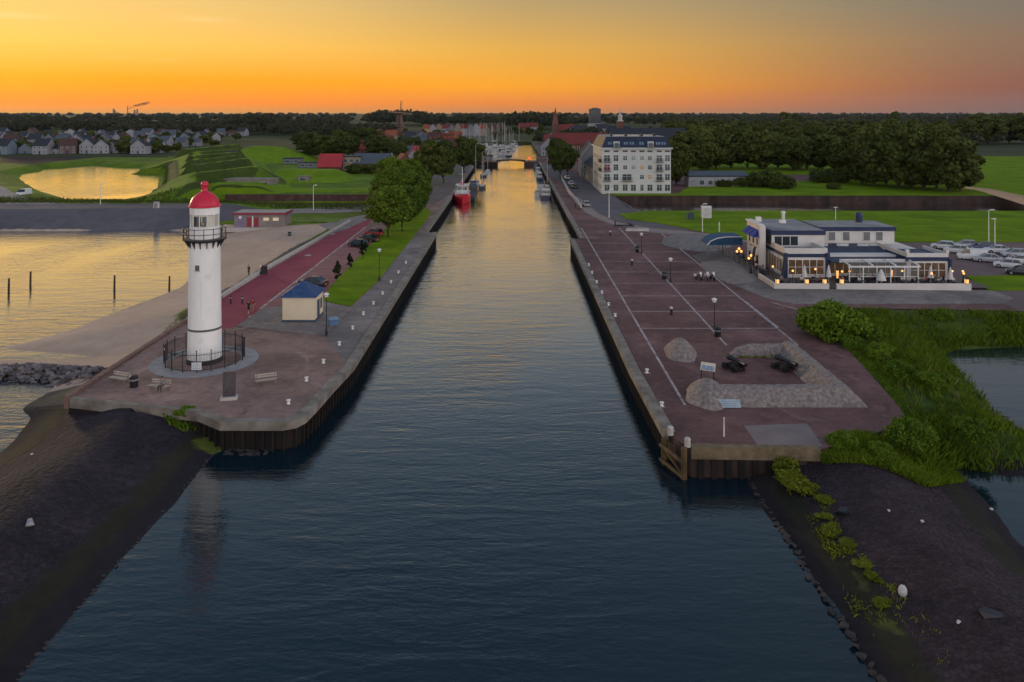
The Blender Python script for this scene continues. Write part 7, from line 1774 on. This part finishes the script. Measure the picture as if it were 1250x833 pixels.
# harbour trees (mid distance)
MT = [(525,226,16.5,5.6,'large dark tree on the left harbour street nearer the red ship'),(541,224,14,4.6,'smaller tree right beside the large harbour tree on the left'),(566,214,15.5,5.0,'dense tree farther along the left harbour street'),(579,211,15,4.8,'dense tree on the left harbour nearest the yacht masts'),
    (684,219,15,4.6,'broad tree at the near end of the right quay trees'),(693,217,14,4.4,'tree of the right quay closest to the white apartment block'),(679,208,15,4.6,'tree at the far end of the right quay trees'),(689,207,14,4.4,'rear tree of the right quay trees beside the gabled houses'),
    (378,196,12,6.5,'round tree at the left of the group behind the rampart'),(394,196,14,8,'widest round tree of the group behind the rampart'),(409,195,13,7,'round tree at the right of the group behind the rampart'),(425,196,15,7,'tall tree left of the brown house'),(437,190,17,8,'tall tree behind the pale block'),(460,196,14,7,'dark red leaved tree left of the modern house'),(472,192,12,6,'tree below the windmill beside the modern house'),(498,192,12,6,'dark tree right of the modern house'),(385,188,15,9,'rear tree of the group behind the rampart'),(368,182,12,7,'tree standing at the left rear of the rampart group'),(448,182,16,8,'tree behind the brown house with red roof'),(415,184,15,8,'rear tree between the rampart group and the town')]
TT = [(604,171),(613,168),(622,166),(633,166),(646,167),(656,168),(664,172),(699,180),(703,188),(670,178),(611,163),(628,162),(643,161),(660,163),(500,181),(522,184),(536,188),(548,181),(492,183),(508,194),(527,196),(541,196),(469,184),(477,193),(487,201),(496,174),(517,170),(535,170),(551,170),(462,178),(447,170),(433,178),(560,178),(566,190)]
for i, (px, py) in enumerate(TT): MT.append((px,py,vr.uniform(8,13),vr.uniform(3.5,6),('%s of the small trees between the roofs of the left town' % ORD[i-14]) if i > 13 else ('%s of the dark trees round the far marina' % ORD[i])))
mid = []
F_purple = leafmat('copper beech leaves', (.02,.008,.010), (.05,.018,.02), .4)
for i, (px, py, H, Rr, lab) in enumerate(MT):
    p = G(px, py)
    if i < 3: mid.append((tree('broadleaf_tree', lab, (p.x,p.y,0), H, Rr, H*.18, 50, 110, .48, 200+i, F_mid, group='trees of the harbour streets'), H, Rr))
    else:
        b, H0, R0 = mid[i % 3]; c_ = copy_tree(b, (p.x,p.y,0), vr.uniform(0,6), lab, scale=(Rr/R0,Rr/R0,H/H0), group='trees of the harbour streets')
p = G(455,212); h0 = tree('hedge_shrub', 'dark rounded hedge in front of the pale block', (p.x-8,p.y,0), 3.6, 4.0, .1, 30, 90, .35, 260, F_mid, cat='shrub', limbs=3, trunk_r=.08)
copy_tree(h0, (p.x-2,p.y-1,0), 2, 'dark rounded hedge in front of the long brick house'); copy_tree(h0, (p.x+4,p.y,0), 4, 'dark hedge at the right end of the brick house row')
# right wood: front trees one by one
WT = []
for i, (px, py, H, Rr) in enumerate([(1052,226,19,7),(1066,229,20,7.5),(1082,227,21,8),(1097,231,21,7.5),(1112,229,22,8),(1128,233,21,8),(1143,231,22,8.5),(1158,236,20,7.5),(1172,234,18,7),(1035,220,17,7),(1088,219,23,9),(1120,220,24,9),(1150,222,23,9),(1064,216,22,9)]): WT.append((px,py,H,Rr,'%s tree from the left in the group by the pale canal' % ORD[i]))
for i, (px, py, H, Rr) in enumerate([(826,226,16,6),(838,213,19,8),(856,209,20,9),(874,207,20,9),(893,206,20,9),(912,206,19,9),(930,207,18,8.5),(950,206,17,8),(968,209,15,7),(985,208,16,8),(1004,207,17,8),(1022,209,16,7)]): WT.append((px,py,H,Rr,'%s tree from the left at the front of the right wood' % ORD[i]))
for i, (px, py, H, Rr) in enumerate([(830,190,19,9),(850,188,20,9),(872,187,20,10),(896,186,19,10),(920,187,19,10),(944,186,18,9),(966,188,18,9),(990,187,19,10),(1012,188,18,10),(1032,190,18,9),(1052,192,19,10),(1075,193,20,10),(1100,192,21,10),(1124,194,20,10)]): WT.append((px,py,H,Rr,'%s tree from the left in the right wood, second rank' % ORD[i]))
for i, (px, py, H, Rr) in enumerate([(820,174,20,11),(846,172,20,12),(874,172,21,12),(902,171,20,12),(932,172,19,12),(962,171,20,12),(992,172,19,12),(1024,172,20,12),(1056,174,20,12),(1090,174,21,12)]): WT.append((px,py,H,Rr,'%s tree from the left in the right wood, third rank' % ORD[i]))
for i, (px, py, H, Rr) in enumerate([(958,158,28,11),(972,158,27,10),(1092,158,29,9),(1180,176,21,12),(1206,176,23,13),(1232,175,22,13),(1256,176,24,13),(1196,170,26,14),(1224,168,26,14),(1248,168,27,14)]): WT.append((px,py,H,Rr,'%s tree from left among tall trees on the right skyline' % ORD[i]))
wt = []
for i, (px, py, H, Rr, lab) in enumerate(WT):
    p = G(px, py)
    if i < 4: wt.append((tree('broadleaf_tree', lab, (p.x,p.y,0), H, Rr, H*.05, 60, 105, .62, 300+i, F_dark, group='trees of the right wood'), H, Rr))
    else:
        b, H0, R0 = wt[i % 4]; copy_tree(b, (p.x,p.y,0), vr.uniform(0,6), lab, scale=(Rr/R0,Rr/R0,H/H0))
# shrubs in front of the wood
SH = [(938,228,5.5,7,'big rounded dark shrub at the edge of the upper lawn'),(958,231,4.2,5,'smaller shrub right of the big rounded one'),(922,229,4,4.5,'shrub left of the big rounded one beside the white house'),(905,228,3.5,4,'low shrub in front of the right end of the low white house'),(1010,223,4.5,8,'pale green willow shrub standing on the upper lawn'),(1019,232,2.2,2.5,'tiny lone tree on the upper lawn'),(884,229,2.5,3,'low shrub before the middle of the low white house')]
sb = None
for i, (px, py, H, Rr, lab) in enumerate(SH):
    p = G(px, py)
    if sb is None: sb = tree('shrub', lab, (p.x,p.y,.1), H, Rr, .2, 40, 110, .38, 400, F_mid, cat='shrub', limbs=3, trunk_r=.1)
    else: copy_tree(sb, (p.x,p.y,.1), vr.uniform(0,6), lab, scale=(Rr/7,Rr/7,H/5.5))
# trees between the estate houses
k = 0
est_t = []
for ri, (py, n) in enumerate(((186.5,21),(177.5,21),(170.5,22))):
    for i in range(n):
        px = (20,12,0)[ri]+(i+vr.uniform(-.3,.3))*(205 if ri == 0 else 260 if ri == 1 else 300)/n; p = G(px, py+vr.uniform(-1,1.2))
        lab = '%s dark garden tree from the left, %s row among the estate' % (ORD[i], ('front','middle','rear')[ri]); H = vr.uniform(4.5,9.5); Rr = vr.uniform(2.6,5.8)
        if not est_t: est_t.append(tree('garden_tree', lab, (p.x,p.y,0), 8, 4, 1.2, 30, 60, .6, 500, F_dark, group='garden trees of the estate'))
        else: copy_tree(est_t[0], (p.x,p.y,0), vr.uniform(0,6), lab, scale=(Rr/4,Rr/4,H/8))
# far-off woods that read as one mass
def far_wood(name, label, rows, seed, leaf=1.5, fm=None):
    rng = np.random.default_rng(seed); out = []
    for (x0, x1, Y0, Y1, n, H) in rows:                 # picture columns x0..x1 at real distances Y0..Y1
        for i in range(n):
            Y = rng.uniform(Y0,Y1); X = (rng.uniform(x0,x1)-CX)*Y/F; h = H*rng.uniform(.7,1.15); r = h*rng.uniform(.4,.7)
            sc_ = max(1.0, Y/900)
            for j in range(6):
                c = np.array([X+rng.normal()*r*.5, Y+rng.normal()*r*.5, h*rng.uniform(.35,.72)]); d = rng.normal(size=(16,3)); d /= np.linalg.norm(d,axis=1)[:,None]; d[:,2] = np.abs(d[:,2])*.9-.25
                out.append(rand_quads(c+d*np.array([r*.55,r*.55,h*.30]), d, leaf*sc_*.9, rng))
    o = quads_object(name, np.concatenate(out), fm or F_far); return tag(o, label, None, None, 'stuff')
far_wood('wood', 'dark far woods along the left half of the horizon', [(-20,380,1150,1600,190,14),(110,345,900,1050,120,13),(285,345,1000,1200,60,26),(345,480,800,1100,90,14),(455,520,1500,1800,60,33),(-40,500,1900,3600,260,17),(0,60,900,1050,30,17),(80,110,900,1050,24,19),(380,420,900,1000,14,21)], 51)
far_wood('wood', 'far woods behind the harbour in the middle of the horizon', [(510,640,1400,1900,90,22),(618,690,1100,1400,80,28),(640,830,1500,2600,120,17),(690,830,700,1000,40,11),(655,700,620,700,14,10)], 52)
far_wood('wood', 'far woods along the right half of the horizon', [(815,1270,1100,1800,200,17),(815,960,800,1050,90,20),(960,1180,900,1200,70,14),(800,1290,2000,4200,300,19),(1170,1290,620,900,50,12)], 53)
far_wood('wood', 'thin tree belts lost in the distance across the horizon', [(-60,1310,4500,9000,420,16)], 54, 2.0)
# big bush above the reeds and reeds, weeds, rough grass
p = G(1014,412); bb = tree('shrub', 'big round bright green bush at the corner of the reed bed beside the plaza', (p.x,p.y,-.3), 4.2, 3.7, .05, 60, 190, .17, 600, F_bush, cat='shrub', limbs=4, trunk_r=.08)
for px, py, s, lab in ((1048,402,.42,'small bush right of the big bush below the terrace'),(1062,418,.5,'bush in the reeds below the right corner of the terrace'),(1040,428,.4,'bush at the inner edge of the reed bed beside the verge'),(1098,462,.42,'bush in the reed bed level with the stone battery corner'),(1135,475,.38,'bush at the pond edge in the middle of the reeds'),(1150,392,.36,'bush in the strip of reeds below the right lawn'),(1185,540,.45,'bush at the far end of the reed point'),(1075,560,.3,'bush in the rough grass at the front of the bank'),(1075,440,.45,'pale low bush in the middle of the reed bed'),(1112,545,.5,'rounded bush among reeds at the tip of the bank'),(1030,548,.32,'low bush left in the grass at the front of the bank')):
    p = G(px, py, -.4); copy_tree(bb, (p.x,p.y,-.5), vr.uniform(0,6), lab, scale=s)
def in_poly(poly, n, rng):
    P = np.array(poly); lo, hi = P.min(0), P.max(0); X = rng.uniform(lo[0],hi[0],n); Y = rng.uniform(lo[1],hi[1],n); k = sdist(poly, X, Y) > 0; return X[k], Y[k]
def blades(name, label, poly, n, hmin, hmax, wd, zf, fm, seed, lean=.35, clump=None, dens=None):
    rng = np.random.default_rng(seed); X, Y = in_poly(poly, n, rng)
    if clump is not None: 
        k = vnoise(X, Y, clump, seed) > rng.uniform(.15,.75,len(X)); X, Y = X[k], Y[k]
    Z = zf(X, Y); k = Z > WZ-.5; X, Y, Z = X[k], Y[k], np.maximum(Z[k], WZ)
    if dens is not None:
        k = rng.random(len(X)) < dens(X, Y, Z); X, Y, Z = X[k], Y[k], Z[k]
    n = len(X); h = rng.uniform(hmin,hmax,n)*(.55+.9*vnoise(X, Y, 3.2, seed+1)); a = rng.uniform(0,2*PI,n); ln = rng.normal(size=(n,2))*lean*h[:,None]
    dx, dy = np.cos(a)*wd, np.sin(a)*wd
    b0 = np.stack([X-dx,Y-dy,Z-.1],1); b1 = np.stack([X+dx,Y+dy,Z-.1],1); m0 = np.stack([X+dx*.7+ln[:,0]*.4,Y+dy*.7+ln[:,1]*.4,Z+h*.6],1); tp = np.stack([X+ln[:,0],Y+ln[:,1],Z+h],1)
    o = quads_object(name, np.stack([b0,b1,m0,tp],1), fm); return tag(o, label, None, None, 'stuff')
REED = [G2(985,376), G2(1010,392), G2(1050,425), G2(1092,470), G2(1116,510), G2(1116,525), w(1125,590), w(1175,573), w(1215,579), w(1260,572), w(1275,547), w(1228,514), w(1205,493), w(1188,470), w(1164,454), w(1151,432), w(1180,425), w(1270,424), G2(1270,384), G2(1000,379)]
blades('reeds', 'dense green reed bed between the plaza and the pond on the right', REED, 130000, .35, .95, .03, right_z, F_reed, 71, .35, dens=lambda X, Y, Z: np.where(Z < -.75, 1.0, .5)*(.22+.78*(vnoise(X, Y, 3.6, 95)+.35*(vnoise(X, Y, 1.1, 96)-.5) > .42)))
blades('reeds', 'pale dead stalks standing among the green reeds beside the pond', REED, 2600, .5, 1.0, .014, right_z, leafmat('dead reed stalks', (.10,.085,.04), (.20,.17,.09), .5), 79, .3, clump=4.0)
FRONTG = [G2(990,520), G2(1060,522), G2(1116,516), w(1130,560), w(1178,590), G2(1130,590,-1), G2(1080,580,-1), G2(1005,560,-.5)]
blades('rough_grass', 'rough grass along the front edge of the right bank', FRONTG, 60000, .2, .6, .028, right_z, F_reed, 72, .4)
VERGE = [G2(982,376), G2(1004,398), G2(1040,431), G2(1082,476), G2(1112,514), G2(1126,512), G2(1100,476), G2(1062,432), G2(1028,400), G2(1004,380)]
blades('verge_grass', 'short bright verge grass along the curved edge of the plaza', VERGE, 36000, .12, .35, .03, right_z, F_bush, 73, .5)
blades('weeds', 'yellow green weeds growing in a broken line down the right basalt slope', WEEDR, 16000, .08, .26, .022, right_z, F_dry, 74, .6, clump=1.6, dens=lambda X, Y, Z: np.clip((Y-42)/12, .15, 1)*(vnoise(X, Y, 1.3, 91) > .40))
wb_ = None
for px, py, s, lab in ((963,578,.24,'bright yellow green weed bush at the top of the right slope'),(975,598,.30,'largest yellow green weed bush on the right slope'),(1003,612,.16,'small weed clump below the largest weed bush'),(1012,632,.13,'weed clump beside the dark driftwood lump'),(1020,650,.15,'weed clump first below the driftwood lump'),(1031,664,.12,'little weed tuft halfway down the right slope'),(1050,690,.14,'weed tuft halfway between driftwood and the white bundle'),(1062,706,.12,'weed tuft just left of the white bundle'),(1080,738,.11,'weed tuft below the white bundle'),(955,565,.17,'weed clump right below the front wall of the plaza')):
    p = on_slope(G(px+vr.uniform(-5,5), py, -.9), .06); 
    if wb_ is None: wb_ = tree('weed_bush', lab, p, 1.1, 1.0, .02, 34, 80, .085, 640, F_dry, cat='bush', limbs=3, trunk_r=.03)
    else: copy_tree(wb_, p, vr.uniform(0,6), lab, scale=(s/.26*vr.uniform(.7,1.5), s/.26*vr.uniform(.7,1.6), s/.26*vr.uniform(.5,.95)))
blades('shore_grass', 'grass strip between the sand and the brick kerb left of the lighthouse', [G2(95,478), G2(228,388), G2(268,361), G2(262,352), G2(180,408), G2(110,452)], 14000, .1, .35, .03, left_z, F_dry, 75, .5, clump=3.0)
blades('weeds', 'green weeds along the front kerb of the left pier', [G2(195,499,-.4), G2(240,504,-.4), G2(240,516,-.4), G2(205,510,-.4)], 2500, .2, .6, .04, left_z, F_bush, 76, .5, clump=1.5)
p = G(226,505,-.4); copy_tree(bb, (p.x,p.y,-.5), 1, 'small green tuft at the kerb corner in front of the lighthouse', scale=(.28,.22,.16))
RGZ = lambda X, Y: np.zeros_like(X)
blades('moss_tufts', 'tufts of grass on the stone battery rear bank', [(16.5+7.6,69.4+14.0),(16.5+13,69.4+14.0),(16.5+13,69.4+14.6),(16.5+7.6,69.4+14.6)], 900, .15,.5,.03, RGZ, F_dry, 77, .5)
# low hedge along the pond bank at the moat
blades('bank_grass', 'long grass on the banks of the golden pond and the dyke', [(-180,214), (-60,214), (-40,209), (-38.5,222), (-60,224), (-92,224), (-98,232), (-150,240), (-190,245)], 26000, .3, .9, .09, left_z, F_mid, 78, .4)
# canal on the right and the meadow beyond
struct(MB().prism([G2(1176,231), G2(1192,233), G2(1252,252), G2(1290,262), G2(1290,250), G2(1250,240), G2(1205,231), G2(1180,229)], None, .262).build('canal', M_water))
struct(MB().prism([G2(1126,222), G2(1150,227), G2(1150,224), G2(1128,219)], None, .262).build('canal', M_water))
# ---------------------------------------------------------------- evening haze
hz = MB().box(-15500,15500,-350,13500,-7.5,215).build('haze', None) if False else None
m = MB(); m.box(-7500,7500,-350,9400,-7.5,205)
hm_ = bpy.data.materials.new('haze'); N, L = nodes(hm_)
for n in list(N):
    if n.type != 'OUTPUT_MATERIAL': N.remove(n)
pv = N.new('ShaderNodeVolumePrincipled'); pv.inputs['Density'].default_value = 1.2e-5; pv.inputs['Color'].default_value = (.74,.82,1.0,1); pv.inputs['Anisotropy'].default_value = .0
L.new(pv.outputs[0], N['Material Output'].inputs['Volume'])
hz = m.build('haze', hm_); hz['kind'] = 'stuff'
